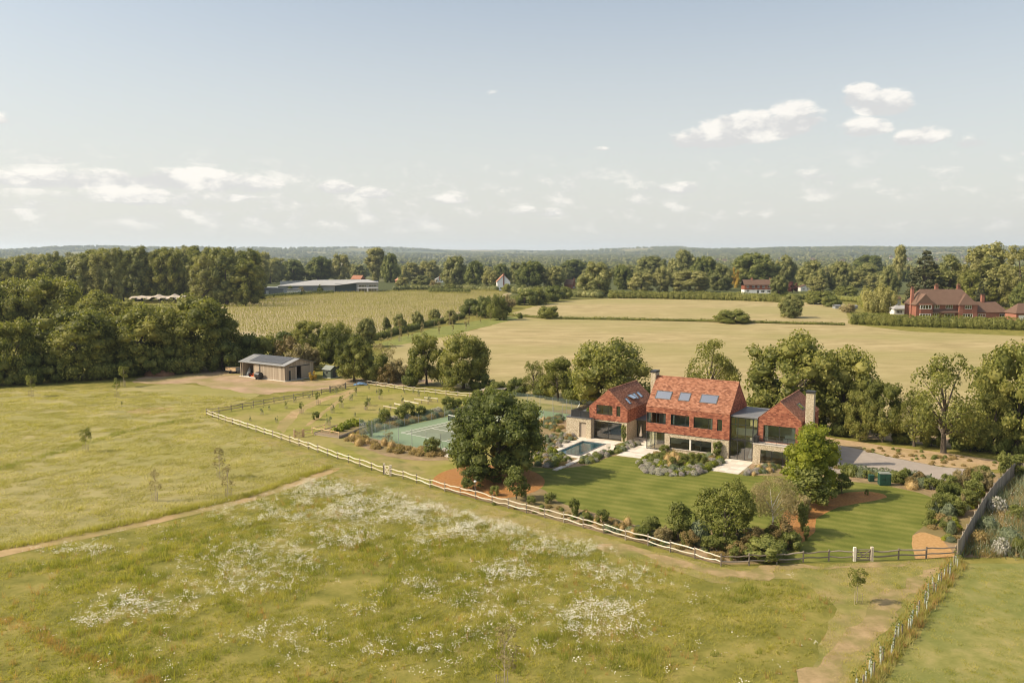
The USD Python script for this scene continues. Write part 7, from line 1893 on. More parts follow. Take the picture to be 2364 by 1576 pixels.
part(hall, 'front_roof', MB().hexa([(-1, -1, EH), (HL * .20, -1, EH), (HL * .62, 3, EH * 1.36), (HL * .62, DH, EH * 1.5)] if False else [(-1, -1, EH), (HL * .22, -1, EH), (HL * .22, DH / 2, EH * 1.62), (-1, DH / 2, EH * 1.62)], [(-1, -1, EH + .3), (HL * .22, -1, EH + .3), (HL * .22, DH / 2, EH * 1.62 + .3), (-1, DH / 2, EH * 1.62 + .3)]).hexa([(HL * .22, -1, EH), (HL * .62, -1, EH * 1.36), (HL * .62, DH / 2, EH * 1.64), (HL * .22, DH / 2, EH * 1.62)], [(HL * .22, -1, EH + .3), (HL * .62, -1, EH * 1.36 + .3), (HL * .62, DH / 2, EH * 1.64 + .3), (HL * .22, DH / 2, EH * 1.62 + .3)]).hexa([(HL * .62, -1, EH * 1.36), (HL + .6, -1, EH * 1.36), (HL - 8, DH / 2, EH * 1.66), (HL * .62, DH / 2, EH * 1.64)], [(HL * .62, -1, EH * 1.36 + .3), (HL + .6, -1, EH * 1.36 + .3), (HL - 8, DH / 2, EH * 1.66 + .3), (HL * .62, DH / 2, EH * 1.64 + .3)]).mesh(), LOOK['pale_roof'])
LX = -350 * S                      # the lower left range
part(hall, 'left_range', MB().box((LX, 8, 0), (0, DH, 40 * S + 1)).mesh(), LOOK['clad_grey'])
part(hall, 'left_roof', MB().hexa([(LX - 1, 7, 42 * S + 1), (0, 7, 42 * S + 1), (0, DH / 2, EH * 1.62), (LX + 25, DH / 2, EH * 1.60)], [(LX - 1, 7, 42 * S + 1.3), (0, 7, 42 * S + 1.3), (0, DH / 2, EH * 1.62 + .3), (LX + 25, DH / 2, EH * 1.60 + .3)]).mesh(), LOOK['pale_roof'])
part(hall, 'rear_wall', MB().box((LX, DH / 2, 0), (HL - .5, DH / 2 + .4, EH * 1.55)).mesh(), LOOK['clad_grey'])
for k, (xa, xb, yb, hh, mt, lab) in enumerate([(350, 520, 408, 44, 'clad_grey', 'pale grey flat-roofed outbuilding left of the hall'), (500, 632, 400, 32, 'white_paint', 'small whitish store between outbuilding and hall'), (632, 740, 388, 26, 'clad_grey', 'low grey annexe against the left range of the hall'), (350, 520, 360, 12, 'white_paint', 'white flat roof peeping over the outbuilding')]):
    p, q = G(500 + xa / 3.36, 560 + yb / 3.36), G(500 + xb / 3.36, 560 + yb / 3.36)
    L2, t2 = hall_frame(p, q)
    ob = thing('outbuilding', lab, 'building', p, t2)
    part(ob, 'wall', MB().box((0, 0, 0), (L2, 9, hh * S)).mesh(), LOOK[mt])
    part(ob, 'roof', MB().box((-.3, -.3, hh * S), (L2 + .3, 9.3, hh * S + .4)).mesh(), LOOK['grey_metal' if k != 3 else 'white_paint'])
    part(ob, 'door', MB().box((L2 * .2, -.06, .05), (L2 * .32, -.005, hh * S * .75)).mesh(), LOOK['white_paint' if mt == 'clad_grey' else 'clad_grey'])
# stretch tent
tb = G(370, 698)
St = tb[1] / FPX
tent = thing('stretch_tent', 'long pale stretch tent with peaked poles at the foot of the wood', 'tent', tb, .02)
TLn = 122 * St
nx, ny = 46, 10
gx, gy = np.meshgrid(np.linspace(-TLn / 2, TLn / 2, nx), np.linspace(-7, 7, ny), indexing='ij')
peaks = [(-.34, 1.7), (-.02, 2.6), (.28, 2.8), (.44, 1.6)]
zz = 2.9 + .9 * np.cos(gy / 7 * 1.5)
for c_, h_ in peaks:
    zz = np.maximum(zz, 2.9 + h_ * np.exp(-np.abs(gx - c_ * TLn) / 3.6 - np.abs(gy) / 5.5))
zz -= .8 * (np.abs(gy) > 6.2) * (np.sin(gx * 1.1) > .3)
ii, jj = np.meshgrid(np.arange(nx - 1), np.arange(ny - 1), indexing='ij')
qq = np.stack([ii * ny + jj, (ii + 1) * ny + jj, (ii + 1) * ny + jj + 1, ii * ny + jj + 1], -1).reshape(-1, 4)
vv = np.stack([gx, gy, zz], -1).reshape(-1, 3)
part(tent, 'canopy', (np.vstack([vv, vv - [0, 0, .05]]), np.vstack([qq, qq[:, ::-1] + nx * ny])), LOOK['canvas'])
for c_, h_ in peaks:
    part(tent, 'pole', MB().tube([(c_ * TLn, 0, 0), (c_ * TLn, 0, 2.3 + h_)], .12, 6).mesh(), LOOK['grey_posts'])
for k in range(8):
    x = -TLn / 2 + 1 + k * (TLn - 2) / 7
    part(tent, 'edge_pole', MB().tube([(x, -6.6, 0), (x, -6.4, 2.3)], .08, 5).mesh(), LOOK['grey_posts'])

# ------------------------------------------------------------------ houses beyond the hay fields
Z6 = lambda x, y: (1664 + x / 3.36, 540 + y / 3.36)
def house_window(h, u0, u1, z0, z1, v, n=2):
    window(h, u0, u1, z0, z1, v, [u0 + (u1 - u0) * k / n for k in range(1, n)], .14, .16, mat_frame='white_paint', material='dark_glass')
rp0, rp1 = G(*Z6(1512, 655)), G(*Z6(1982, 655))
RL, rth = hall_frame(rp0, rp1)
SR = rp0[1] / FPX / 3.36
bh = thing('brick_house', 'large red brick house with brown tiled roof and chimneys behind the clipped hedge', 'house', rp0, rth)
ER, RR, DR = 105 * SR, 220 * SR, 11.0
u_ = lambda x: (x - 1512) * SR
z_ = lambda y: (655 - y) * SR
holes = [(u_(1660), z_(580), u_(1702), z_(547)), (u_(1752), z_(580), u_(1808), z_(547)), (u_(1650), z_(645), u_(1700), z_(615)), (u_(1745), z_(655), u_(1822), z_(617))]
part(bh, 'wall', wall_v(wall_v(wall_u(wall_u(MB(), u_(1642), u_(1842), 0, ER, 1.2, .3, holes), 0, RL, 0, ER, DR - .3, .3), .3, DR - .3, 0, ER, 0, .3), .3, DR - .3, 0, ER, RL - .3, .3).mesh(), LOOK['brick_red'])
for i, h4 in enumerate(holes):
    house_window(bh, h4[0], h4[2], h4[1], h4[3], 1.25, 3)
gl = MB()
wall_u(gl, 0, u_(1642), 0, ER, 0, .3, [(u_(1535), z_(582), u_(1622), z_(550)), (u_(1535), z_(650), u_(1622), z_(617))])
gable_prism(gl, -.2, u_(1648), 0, .3, ER, (u_(1578), z_(470)))
part(bh, 'left_gable', gl.mesh(), LOOK['brick_red'])
bay = part(bh, 'bay_window', MB().box((u_(1540), -.9, z_(617)), (u_(1618), .0, z_(582))).box((u_(1530), -1.0, z_(550)), (u_(1628), .05, z_(542))).mesh(), LOOK['brick_red'])
window(bh, u_(1535), u_(1622), z_(582), z_(550), -.9, [u_(1557), u_(1578), u_(1600)], .3, .16, mat_frame='white_paint', material='dark_glass')
window(bh, u_(1535), u_(1622), z_(650), z_(617), -.9, [u_(1557), u_(1578), u_(1600)], .3, .16, mat_frame='white_paint', material='dark_glass')
gr = MB()
wall_u(gr, u_(1842), RL, 0, ER, -.5, .3, [(u_(1885), z_(582), u_(1940), z_(552)), (u_(1872), z_(650), u_(1950), z_(617))])
wall_v(gr, -.2, 1.2, 0, ER, RL - .3, .3)
wall_v(gr, -.2, 1.2, 0, ER, u_(1842), .3)
part(bh, 'right_bay', gr.mesh(), LOOK['brick_red'])
house_window(bh, u_(1885), u_(1940), z_(582), z_(552), -.45, 3)
house_window(bh, u_(1872), u_(1950), z_(650), z_(617), -.45, 4)
part(bh, 'porch_roof', MB().hexa([(u_(1648), -.3, z_(612)), (u_(1842), -.3, z_(612)), (u_(1842), 1.2, z_(585)), (u_(1648), 1.2, z_(585))], [(u_(1648), -.3, z_(612) + .15), (u_(1842), -.3, z_(612) + .15), (u_(1842), 1.2, z_(585) + .15), (u_(1648), 1.2, z_(585) + .15)]).mesh(), LOOK['old_tiles'])
mr = hip(bh, 'roof', 0, RL, .6, DR, ER - .1, RR, 'old_tiles', .6, 4.6, 4.8)
# two small roofs over the front wings
def cross_gable(u0, u1, vf, vb, ez, rz, hipf, nm):
    m_ = (u0 + u1) / 2
    P = [(u0, vf, ez), (u1, vf, ez), (m_, vf + hipf, rz), (u0, vb, ez), (u1, vb, ez), (m_, vb, rz)]
    up = [(a, b, c + .18) for a, b, c in P]
    part(bh, nm, (P + up, [(6, 8, 11), (6, 11, 9), (7, 10, 11), (7, 11, 8), (6, 7, 8), (0, 5, 2), (0, 3, 5), (1, 5, 4), (1, 2, 5), (0, 2, 1), (0, 1, 7), (0, 7, 6), (0, 6, 9), (0, 9, 3), (1, 4, 10), (1, 10, 7)]), LOOK['old_tiles'])
cross_gable(-.5, u_(1655), -.35, 5.2, ER - .1, z_(468), 0.05, 'gable_roof')
cross_gable(u_(1835), RL + .5, -.9, 5.5, ER - .12, z_(470), 3.2, 'hipped_bay_roof')
for x0_, x1_, yt, v_ in ((1503, 1524, 428, 4.0), (1706, 1730, 405, 6.0), (1890, 1912, 405, 7.0)):
    ch = part(bh, 'chimney', MB().box((u_(x0_), v_, 0 if x0_ < 1512 else z_(470)), (u_(x1_), v_ + 1.2, z_(yt))).mesh(), LOOK['brick_red'])
    part(ch, 'cap', MB().box((u_(x0_) - .15, v_ - .15, z_(yt)), (u_(x1_) + .15, v_ + 1.35, z_(yt) + .3)).mesh(), LOOK['old_tiles'])
    for q in (.3, .7):
        part(ch, 'pot', MB().tube([(u_(x0_) + (u_(x1_) - u_(x0_)) * q, v_ + .6, z_(yt) + .3), (u_(x0_) + (u_(x1_) - u_(x0_)) * q, v_ + .6, z_(yt) + .95)], .17, 7).mesh(), LOOK['brick_red'])
an_ = thing('house_annexe', 'single-storey brick wing with long tiled roof and chimney at the right of the brick house', 'house', G(*Z6(1984, 655)), rth)
AL = (2230 - 1984) * SR
part(an_, 'wall', wall_u(wall_u(MB(), .1, AL, 0, 2.7, .6, .3, [(AL * .06, .6, AL * .3, 2.1), (AL * .75, .6, AL * .9, 2.1)]), .1, AL, 0, 2.7, 8, .3).box((.1, .9, 0), (.4, 8, 2.7)).box((AL - .3, .9, 0), (AL, 8, 2.7)).mesh(), LOOK['brick_red'])
house_window(an_, AL * .06, AL * .3, .6, 2.1, .65, 3)
house_window(an_, AL * .75, AL * .9, .6, 2.1, .65, 2)
hip(an_, 'roof', .2, AL, .6, 8.3, 2.6, 7.2, 'old_tiles', .4, .1, 4.0)
ch = part(an_, 'chimney', MB().box(((2055 - 1984) * SR, 4.0, 5.5), ((2077 - 1984) * SR, 5.2, z_(475))).mesh(), LOOK['brick_red'])
part(ch, 'cap', MB().box(((2055 - 1984) * SR - .15, 3.85, z_(475)), ((2077 - 1984) * SR + .15, 5.35, z_(475) + .3)).mesh(), LOOK['old_tiles'])
g2 = thing('garage', 'tile-roofed brick outhouse cut by the right edge of the photo', 'building', G(*Z6(2290, 672)), rth)
part(g2, 'wall', wall_v(wall_u(MB(), 0, 9, 0, 3.2, 0, .3, [(1, .2, 4, 2.4)]), .3, 8, 0, 3.2, 0, .3).box((0, 8, 0), (9, 8.3, 3.2)).mesh(), LOOK['brick_red'])
part(g2, 'door', MB().box((1, .1, .2), (4, .2, 2.4)).mesh(), LOOK['white_paint'])
hip(g2, 'roof', 0, 9, 0, 8.3, 3.1, 7.2, 'old_tiles', .5, 3.5, 3.5)
gh = thing('garden_room', 'low white-framed garden room with a pale roof left of the brick house', 'conservatory', G(*Z6(1345, 625)), rth)
GL = 150 * SR
part(gh, 'wall', wall_u(MB(), 0, GL, 0, 2.6, 0, .25, [(GL * .12, .5, GL * .45, 2.1), (GL * .55, .5, GL * .88, 2.1)]).box((0, .25, 0), (.25, 5, 2.6)).box((GL - .25, .25, 0), (GL, 5, 2.6)).box((0, 5, 0), (GL, 5.25, 2.6)).mesh(), LOOK['white_paint'])
house_window(gh, GL * .12, GL * .45, .5, 2.1, .05, 4)
house_window(gh, GL * .55, GL * .88, .5, 2.1, .05, 4)
hip(gh, 'roof', 0, GL, 0, 5.2, 2.6, 4.2, 'pale_roof', .4, 2.2, 2.2)
for k, (xa, xb, yb, h_, mt, lab) in enumerate([(888, 930, 580, 30, 'clad_grey', 'grey metal shed left of the pale bush in the hay field'), (1020, 1062, 582, 28, 'clad_grey', 'grey metal shed between the pale bush and the willow'), (1340, 1395, 560, 78, 'clad_grey', 'dark pitched outbuilding in the shade behind the willow')]):
    p = G(*Z6(xa, yb))
    w_s = (xb - xa) * p[1] / FPX / 3.36
    sd = thing('field_shed', lab, 'shed', p, rth)
    part(sd, 'wall', MB().box((0, 0, 0), (w_s, 4, h_ * .7 * p[1] / FPX / 3.36)).mesh(), LOOK[mt])
    hip(sd, 'roof', 0, w_s, 0, 4, h_ * .7 * p[1] / FPX / 3.36, h_ * p[1] / FPX / 3.36, 'zinc' if k < 2 else 'old_tiles', .2)
# red and white house
wp0, wp1 = G(*Z6(182, 466)), G(*Z6(420, 466))
WL, wth = hall_frame(wp0, wp1)
SW_ = wp0[1] / FPX / 3.36
wh = thing('tile_hung_house', 'long house with red tile-hung upper floor above white walls, behind the field hedge', 'house', wp0, wth)
zw = lambda y: (466 - y) * SW_
uw = lambda x: (x - 182) * SW_
lowh = [(uw(200), zw(448), uw(222), zw(435)), (uw(280), zw(462), uw(298), zw(435)), (uw(312), zw(455), uw(340), zw(437)), (uw(360), zw(455), uw(385), zw(437))]
uph = [(uw(200), zw(418), uw(218), zw(402)), (uw(240), zw(418), uw(262), zw(402)), (uw(282), zw(418), uw(298), zw(402)), (uw(318), zw(418), uw(340), zw(402)), (uw(362), zw(418), uw(385), zw(402))]
part(wh, 'lower_wall', wall_v(wall_u(MB(), 0, WL, 0, zw(432), 0, .3, lowh), .3, 8, 0, zw(432), 0, .3).box((0, 8, 0), (WL, 8.3, zw(432))).box((WL - .3, .3, 0), (WL, 8, zw(432))).mesh(), LOOK['white_paint'])
part(wh, 'upper_wall', wall_v(wall_u(MB(), -.05, WL + .05, zw(432), zw(396), -.06, .36, uph), .3, 8, zw(432), zw(396), -.05, .3).box((0, 8, zw(432)), (WL, 8.3, zw(396))).box((WL - .3, .3, zw(432)), (WL, 8, zw(396))).mesh(), LOOK['hung_tiles'])
for h4 in lowh:
    house_window(wh, h4[0], h4[2], h4[1], h4[3], .06)
for h4 in uph:
    house_window(wh, h4[0], h4[2], h4[1], h4[3], 0)
hip(wh, 'roof', 0, WL, 0, 8.3, zw(397), zw(357), 'old_tiles', .5)
for x in (250, 395):
    part(wh, 'chimney', MB().box((uw(x) - .6, 3.6, zw(362)), (uw(x) + .6, 4.7, zw(342))).mesh(), LOOK['brick_red'])
# white gabled cottage and roofs between the trees
def cottage(name, px, py, w, eh, rh, wall_mat, roof_mat, lab, turn=0.0, depth=8.0, chim=True):
    p = G(px, py)
    s_ = p[1] / FPX
    c = thing(name, lab, 'house', p, turn)
    W_ = w * s_
    wl_ = MB()
    wall_u(wl_, -W_ / 2, W_ / 2, 0, eh * s_, 0, .3, [(-W_ * .3, 1.0, -W_ * .1, 2.4), (W_ * .1, 1.0, W_ * .3, 2.4)])
    wl_.box((-W_ / 2, .3, 0), (-W_ / 2 + .3, depth, eh * s_)).box((W_ / 2 - .3, .3, 0), (W_ / 2, depth, eh * s_)).box((-W_ / 2, depth, 0), (W_ / 2, depth + .3, eh * s_))
    gable_prism(wl_, -W_ / 2, W_ / 2, 0, .3, eh * s_, (0, rh * s_ - .1))
    part(c, 'wall', wl_.mesh(), LOOK[wall_mat])
    for u0, u1 in ((-W_ * .3, -W_ * .1), (W_ * .1, W_ * .3)):
        house_window(c, u0, u1, 1.0, 2.4, .05)
    r_ = MB()
    e = .5
    r_.hexa([(-W_ / 2 - e, -.4, eh * s_ - .3), (0, -.4, rh * s_), (0, depth + .6, rh * s_), (-W_ / 2 - e, depth + .6, eh * s_ - .3)], [(-W_ / 2 - e, -.4, eh * s_ - .05), (0, -.4, rh * s_ + .25), (0, depth + .6, rh * s_ + .25), (-W_ / 2 - e, depth + .6, eh * s_ - .05)])
    r_.hexa([(0, -.4, rh * s_), (W_ / 2 + e, -.4, eh * s_ - .3), (W_ / 2 + e, depth + .6, eh * s_ - .3), (0, depth + .6, rh * s_)], [(0, -.4, rh * s_ + .25), (W_ / 2 + e, -.4, eh * s_ - .05), (W_ / 2 + e, depth + .6, eh * s_ - .05), (0, depth + .6, rh * s_ + .25)])
    part(c, 'roof', r_.mesh(), LOOK[roof_mat])
    if chim:
        part(c, 'chimney', MB().box((-.5, -.45, rh * s_ * .3), (.4, -.02, rh * s_ + 1.4)).mesh(), LOOK['brick_red'])
cottage('cottage', 1163, 670, 30, 20, 36, 'white_paint', 'clay_tiles', 'white gabled cottage with orange roof and brick chimney between the trees', .12)
cottage('far_house', 838, 650, 20, 6, 14, 'brick_red', 'clay_tiles', 'orange-red roof showing over the ridge of the grey hall', 1.2, 12, False)
cottage('far_house', 1015, 652, 18, 7, 12, 'white_paint', 'pale_roof', 'pale house front half hidden right of the hall', .2)
cottage('far_house', 935, 655, 18, 8, 13, 'brick_red', 'clay_tiles', 'orange roof showing behind the bushes right of the hall', .9, 10, False)
cottage('far_house', 1325, 668, 14, 12, 22, 'brick_red', 'old_tiles', 'brick gable glimpsed between the trees left of the long hedge', .9)
cottage('far_house', 1860, 672, 26, 10, 14, 'plaster', 'old_tiles', 'long pale garden wall building right of the copper tree', .2, 4, False)
# far town among the trees
rtw = np.random.default_rng(66)
for k in range(60):
    px = rtw.uniform(1560, 2340)
    py = rtw.uniform(602.5, 607.0)
    p = G(px, py)
    p[2] = ground_z(p[0], p[1])
    d = p[1]
    hgt, wid = rtw.uniform(5, 8) * d / 3500, rtw.uniform(9, 20) * d / 3500
    cls = 'town_house_a' if k % 2 else 'town_house_b'
    if k < 2:
        q = proto(cls)
        mm = MB().box((-.5, -.3, 0), (.5, .3, .6))
        part(q, 'wall', mm.mesh(), LOOK['plaster'])
        part(q, 'roof', MB().hexa([(-.55, -.36, .6), (.55, -.36, .6), (.55, .36, .6), (-.55, .36, .6)], [(-.55, -.01, 1.0), (.55, -.01, 1.0), (.55, .01, 1.0), (-.55, .01, 1.0)]).mesh(), LOOK['old_tiles'])
    copy_of(cls if cls in PROTO else 'town_house_b', 'town_house', 'tiny far house of the town spread through the woods on the right horizon', 'house', p, rtw.uniform(-.6, .6), (wid, wid, hgt * 2.0), 'far houses of the town on the right horizon')

# ------------------------------------------------------------------ the dark car under the trees
car = thing('parked_car', 'dark car parked in the shade under the right-hand trees', 'car', G(2278, 1040), -.25)
part(car, 'body', MB().hexa([(-2.1, -.88, .3), (2.1, -.88, .3), (2.1, .88, .3), (-2.1, .88, .3)], [(-2.15, -.9, .85), (2.05, -.9, .78), (2.05, .9, .78), (-2.15, .9, .85)]).mesh(), LOOK['car_paint'])
part(car, 'cabin', MB().hexa([(-1.9, -.84, .85), (1.0, -.84, .8), (1.0, .84, .8), (-1.9, .84, .85)], [(-1.4, -.66, 1.45), (.25, -.66, 1.48), (.25, .66, 1.48), (-1.4, .66, 1.45)]).mesh(), LOOK['solar_glass'])
part(car, 'roof', MB().box((-1.4, -.68, 1.46), (.25, .68, 1.52)).mesh(), LOOK['car_paint'])
for x in (-1.3, 1.3):
    for y in (-.9, .9):
        w = part(car, 'wheel', MB().tube([(x, y - .1, .33), (x, y + .1, .33)], .33, 16).mesh(), LOOK['tyre'])
        part(w, 'rim', MB().tube([(x, y - .105, .33), (x, y + .105, .33)], .2, 10).mesh(), LOOK['steel'])
for y in (-.6, .6):
    part(car, 'headlight', MB().box((2.03, y - .18, .6), (2.12, y + .18, .74)).mesh(), LOOK['white_paint'])

# ------------------------------------------------------------------ young hedge with plant tubes at the lower right
hl = LineString(Gs([(2208, 1300), (2185, 1330), (2150, 1375), (2110, 1430), (2070, 1480), (2030, 1530), (1990, 1585), (1975, 1610)]))
rh = np.random.default_rng(44)
tp_ = proto('tube_whip')
part(tp_, 'tube', MB().tube([(0, 0, 0), (.02, .01, .95)], .055, 7).mesh(), LOOK['guard_tube'])
part(tp_, 'cane', MB().tube([(.07, 0, 0), (.08, 0, 1.25)], .012, 5).mesh(), LOOK['grey_posts'])
cc_ = np.c_[rh.normal(0, .2, 26), rh.normal(0, .2, 26), rh.uniform(.7, 1.5, 26)]
part(tp_, 'leaves', MB().cards(cc_, rh.normal(size=(26, 3)), .15, rng=rh).mesh(), LOOK['bed_leaves'])
for k in range(26):
    p = np.array(hl.interpolate((k + .5 + rh.uniform(-.3, .3)) / 26, True).coords[0]) + rh.normal(0, .18, 2)
    copy_of('tube_whip', 'hedge_whip', 'young hedge plant in a pale plastic tube along the lower right boundary', 'young plant', [*p, 0], rh.uniform(0, 6), rh.uniform(.8, 1.25), 'young hedge plants in pale tubes')
for k in range(12):
    p = np.array(hl.interpolate((k + .5) / 12, True).coords[0]) + rh.normal(0, .1, 2)
    part_h = rh.uniform(.9, 1.15)
    solo('stake', MB().box((p[0] - .045, p[1] - .045, -.05), (p[0] + .045, p[1] + .045, part_h)).mesh(), LOOK['grey_posts'], 'short grey wooden stake in the young boundary hedge', 'stake', 'grey stakes in the young boundary hedge')
# fence-side lamp post and leaning sticks
lp = thing('garden_light', 'slim white-topped garden light behind the fence at the mulch bed', 'garden light', G(1097, 1146))
part(lp, 'stem', MB().tube([(0, 0, 0), (0, 0, 1.75)], .04, 6).mesh(), LOOK['grey_metal'])
part(lp, 'head', MB().tube([(0, 0, 1.72), (0, 0, 1.78), (0, 0, 1.9), (0, 0, 1.94)], [.1, .16, .16, .06], 10).mesh(), LOOK['white_paint'])
for k, (x, y, dx, dy) in enumerate([(1525, 1237, -12, -14), (1655, 1272, -18, -20)]):
    p, q = G(x, y), G(x + dx, y + dy)
    solo('dead_branch', MB().tube([p + [0, 0, .05], (p + q) / 2 + [0, 0, .35], q + [0, 0, .75]], [.06, .05, .02], 5).mesh(), LOOK['pale_bark'], ['bleached dead branch leaning in the border left of the dark shrub', 'bleached dead branch leaning behind the fence left of the fruit tree'][k], 'branch')

# ------------------------------------------------------------------ grass and flowers of the meadows
def tuft(seed, n, h, spread, w, lean=.35):
    rng = np.random.default_rng(seed)
    base = np.c_[rng.normal(0, spread, (n, 2)), np.full(n, -.02)]
    tip = base + np.c_[rng.normal(.10, lean, (n, 2)) * h, h * rng.uniform(.55, 1.1, n)]
    s = np.c_[rng.normal(size=(n, 2)), np.zeros(n)]
    s /= np.linalg.norm(s, axis=1, keepdims=True)
    v = np.stack([base - s * w, base + s * w, tip], 1).reshape(-1, 3)
    return v, np.arange(n * 3).reshape(-1, 3), np.repeat(rng.uniform(0, 1, n), 3)
def flower(seed, n=5, r=.05):
    rng = np.random.default_rng(seed)
    mb = MB()
    c = np.c_[rng.normal(0, .26, (n, 2)), rng.uniform(.30, .6, n)]
    for p in c:
        a = np.arange(6) * np.pi / 3
        nrm_ = np.array([rng.normal(0, .35), rng.normal(0, .35), 1.0])
        nrm_ /= np.linalg.norm(nrm_)
        s = np.cross(nrm_, [1, 0, 0])
        s /= np.linalg.norm(s)
        t = np.cross(nrm_, s)
        ring = p + r * rng.uniform(.7, 1.3) * (np.cos(a)[:, None] * s + np.sin(a)[:, None] * t)
        mb.add(np.vstack([[p + nrm_ * .008], ring]), [(0, 1 + k, 1 + (k + 1) % 6) for k in range(6)])
    return mb.mesh()
rg = np.random.default_rng(500)
holes_poly = shapely.unary_union([path_poly.buffer(-.15), fence_strip.buffer(-.3), track, strip2, orchard, yard.buffer(-.5)])
def scatter(poly, n_per, seed):
    rng = np.random.default_rng(seed)
    x0, y0, x1, y1 = poly.bounds
    n = int((x1 - x0) * (y1 - y0) * n_per)
    p = np.c_[rng.uniform(x0, x1, n), rng.uniform(y0, y1, n)]
    return p[shapely.contains_xy(poly, p[:, 0], p[:, 1])]
view = Polygon(Gs([(-60, 1640), (2430, 1640), (2430, 1290), (2430, 1060), (2200, 1020), (-60, 880)]))
near_meadow = Polygon(Gs([(-80, 1300), (320, 1216), (575, 1158), (790, 1086), (930, 1135), (1060, 1180), (1190, 1215), (1330, 1250), (1480, 1287), (1660, 1345), (1830, 1335), (1925, 1400), (1895, 1500), (1810, 1650), (-80, 1650)])).difference(holes_poly)
pa = scatter(near_meadow, 8.0, 1)
dens = meshkit.fbm(np.c_[pa / 2.4, np.zeros(len(pa))], 3, 8)
pa = pa[dens > .36]
def fade(p, poly, width, seed):
    d = shapely.distance(shapely.points(p[:, 0], p[:, 1]), poly.boundary)
    return p[np.random.default_rng(seed).uniform(0, 1, len(p)) < (d / width) ** .7]
pa = fade(pa, near_meadow, 5.0, 61)
d2 = meshkit.fbm(np.c_[pa / 1.7, np.full(len(pa), 4.0)], 2, 12)
hgt = .45 + 1.1 * np.clip(d2 - .3, 0, 1)
instancer('meadow_grass', [('tuft', tuft(1, 14, .34, .13, .016), LOOK['meadow_blades']), ('tuft_001', tuft(2, 14, .42, .16, .016), LOOK['meadow_blades']), ('tuft_002', tuft(3, 12, .30, .18, .018), LOOK['meadow_blades']), ('seed_tuft', tuft(4, 8, .62, .10, .010, .2), LOOK['pale_blades'])],
          np.c_[pa, np.full(len(pa), .0)], rg.choice(4, len(pa), p=[.33, .3, .27, .10]), np.c_[np.ones(len(pa)) * 1.1, np.ones(len(pa)) * 1.1, hgt], rg.uniform(0, 6.28, len(pa)), label='tall rough meadow grass filling the foreground field', category='grass')
pb_ = scatter(left_meadow.intersection(view).difference(shapely.unary_union([path_poly, yard.buffer(-.5), fence_strip, orchard])), 3.0, 2)
d2 = meshkit.fbm(np.c_[pb_[:, 0] / 2.6, pb_[:, 1] / 1.6, np.full(len(pb_), 2.0)], 3, 15)
pb_ = pb_[d2 > .38]
d2 = d2[d2 > .38]
instancer('pale_meadow_grass', [('tuft', tuft(5, 14, .36, .20, .022, .8), LOOK['pale_blades']), ('tuft_001', tuft(6, 14, .42, .24, .022, .9), LOOK['pale_blades']), ('tuft_002', tuft(7, 12, .30, .2, .022, .5), LOOK['meadow_blades'])],
          np.c_[pb_, np.full(len(pb_), .0)], rg.choice(3, len(pb_), p=[.42, .36, .22]), np.c_[np.full(len(pb_), 1.4), np.full(len(pb_), 1.4), .5 + 1.4 * (d2 - .3)], rg.normal(.3, .7, len(pb_)), label='long wind-laid pale grass of the left meadow', category='grass')
pc_ = scatter(near_meadow, 1.6, 21)
nzc = meshkit.fbm(np.c_[pc_ / 4.5, np.full(len(pc_), 6.5)], 4, 52)
pc_ = fade(pc_[nzc > .50], near_meadow, 7.0, 62)
instancer('meadow_clumps', [('clump', tuft(21, 46, .5, .26, .02, .35), LOOK['clump_blades']), ('clump_001', tuft(22, 40, .42, .32, .022, .4), LOOK['clump_blades']), ('clump_002', tuft(23, 36, .6, .22, .018, .3), LOOK['meadow_blades'])],
          np.c_[pc_, np.zeros(len(pc_))], rg.integers(0, 3, len(pc_)), rg.uniform(.6, 1.35, len(pc_)), rg.uniform(0, 6.28, len(pc_)), label='darker green grass clumps dotted through the foreground meadow', category='grass')
edge_l = LineString(Gs([(0, 1267), (160, 1237), (320, 1202), (571, 1145), (757, 1080)]))
pe_ = scatter(edge_l.buffer(.6), 12, 22)
instancer('path_edge_grass', [('tuft', tuft(24, 16, .6, .16, .02, .25), LOOK['meadow_blades']), ('tuft_001', tuft(25, 16, .55, .16, .02, .3), LOOK['pale_blades'])], np.c_[pe_, np.zeros(len(pe_))], rg.integers(0, 2, len(pe_)), rg.uniform(.7, 1.2, len(pe_)), rg.uniform(0, 6.28, len(pe_)), label='taller grass edge along the upper side of the mown path', category='grass')
gt_ = LineString(Gs([(-200, 1130), (0, 1083), (130, 1045), (270, 1002), (400, 975), (480, 963)]))
pg_ = scatter(gt_.buffer(.8).intersection(view), 3.0, 23)
instancer('green_track_grass', [('tuft', tuft(26, 16, .45, .2, .022, .3), LOOK['clump_blades'])], np.c_[pg_, np.zeros(len(pg_))], np.zeros(len(pg_)), rg.uniform(.7, 1.2, len(pg_)), rg.uniform(0, 6.28, len(pg_)), label='greener line of grass crossing the left meadow', category='grass')
# white flowers, thick in a few drifts
drifts = [(950, 1180, 330, 42, 1.0), (1080, 1215, 190, 40, 1.0), (760, 1135, 120, 26, .95), (640, 1190, 150, 40, .55), (850, 1240, 180, 60, .5), (1180, 1330, 80, 30, .55), (330, 1405, 120, 30, .75), (240, 1440, 70, 25, .6), (1380, 1440, 130, 60, .7), (1300, 1270, 130, 30, .55), (640, 1290, 150, 60, .35), (960, 1350, 60, 25, .45), (630, 1480, 130, 30, .5), (180, 1275, 90, 14, .55), (1420, 1330, 90, 40, .4), (540, 1340, 160, 60, .35), (840, 1410, 70, 25, .4), (1000, 1500, 400, 70, .14), (1200, 1400, 300, 90, .2)]
pf = scatter(near_meadow, 14.0, 3)
Yp = pf[:, 1]
rowy = HORIZON + CAM_H * FPX / Yp * 1.0
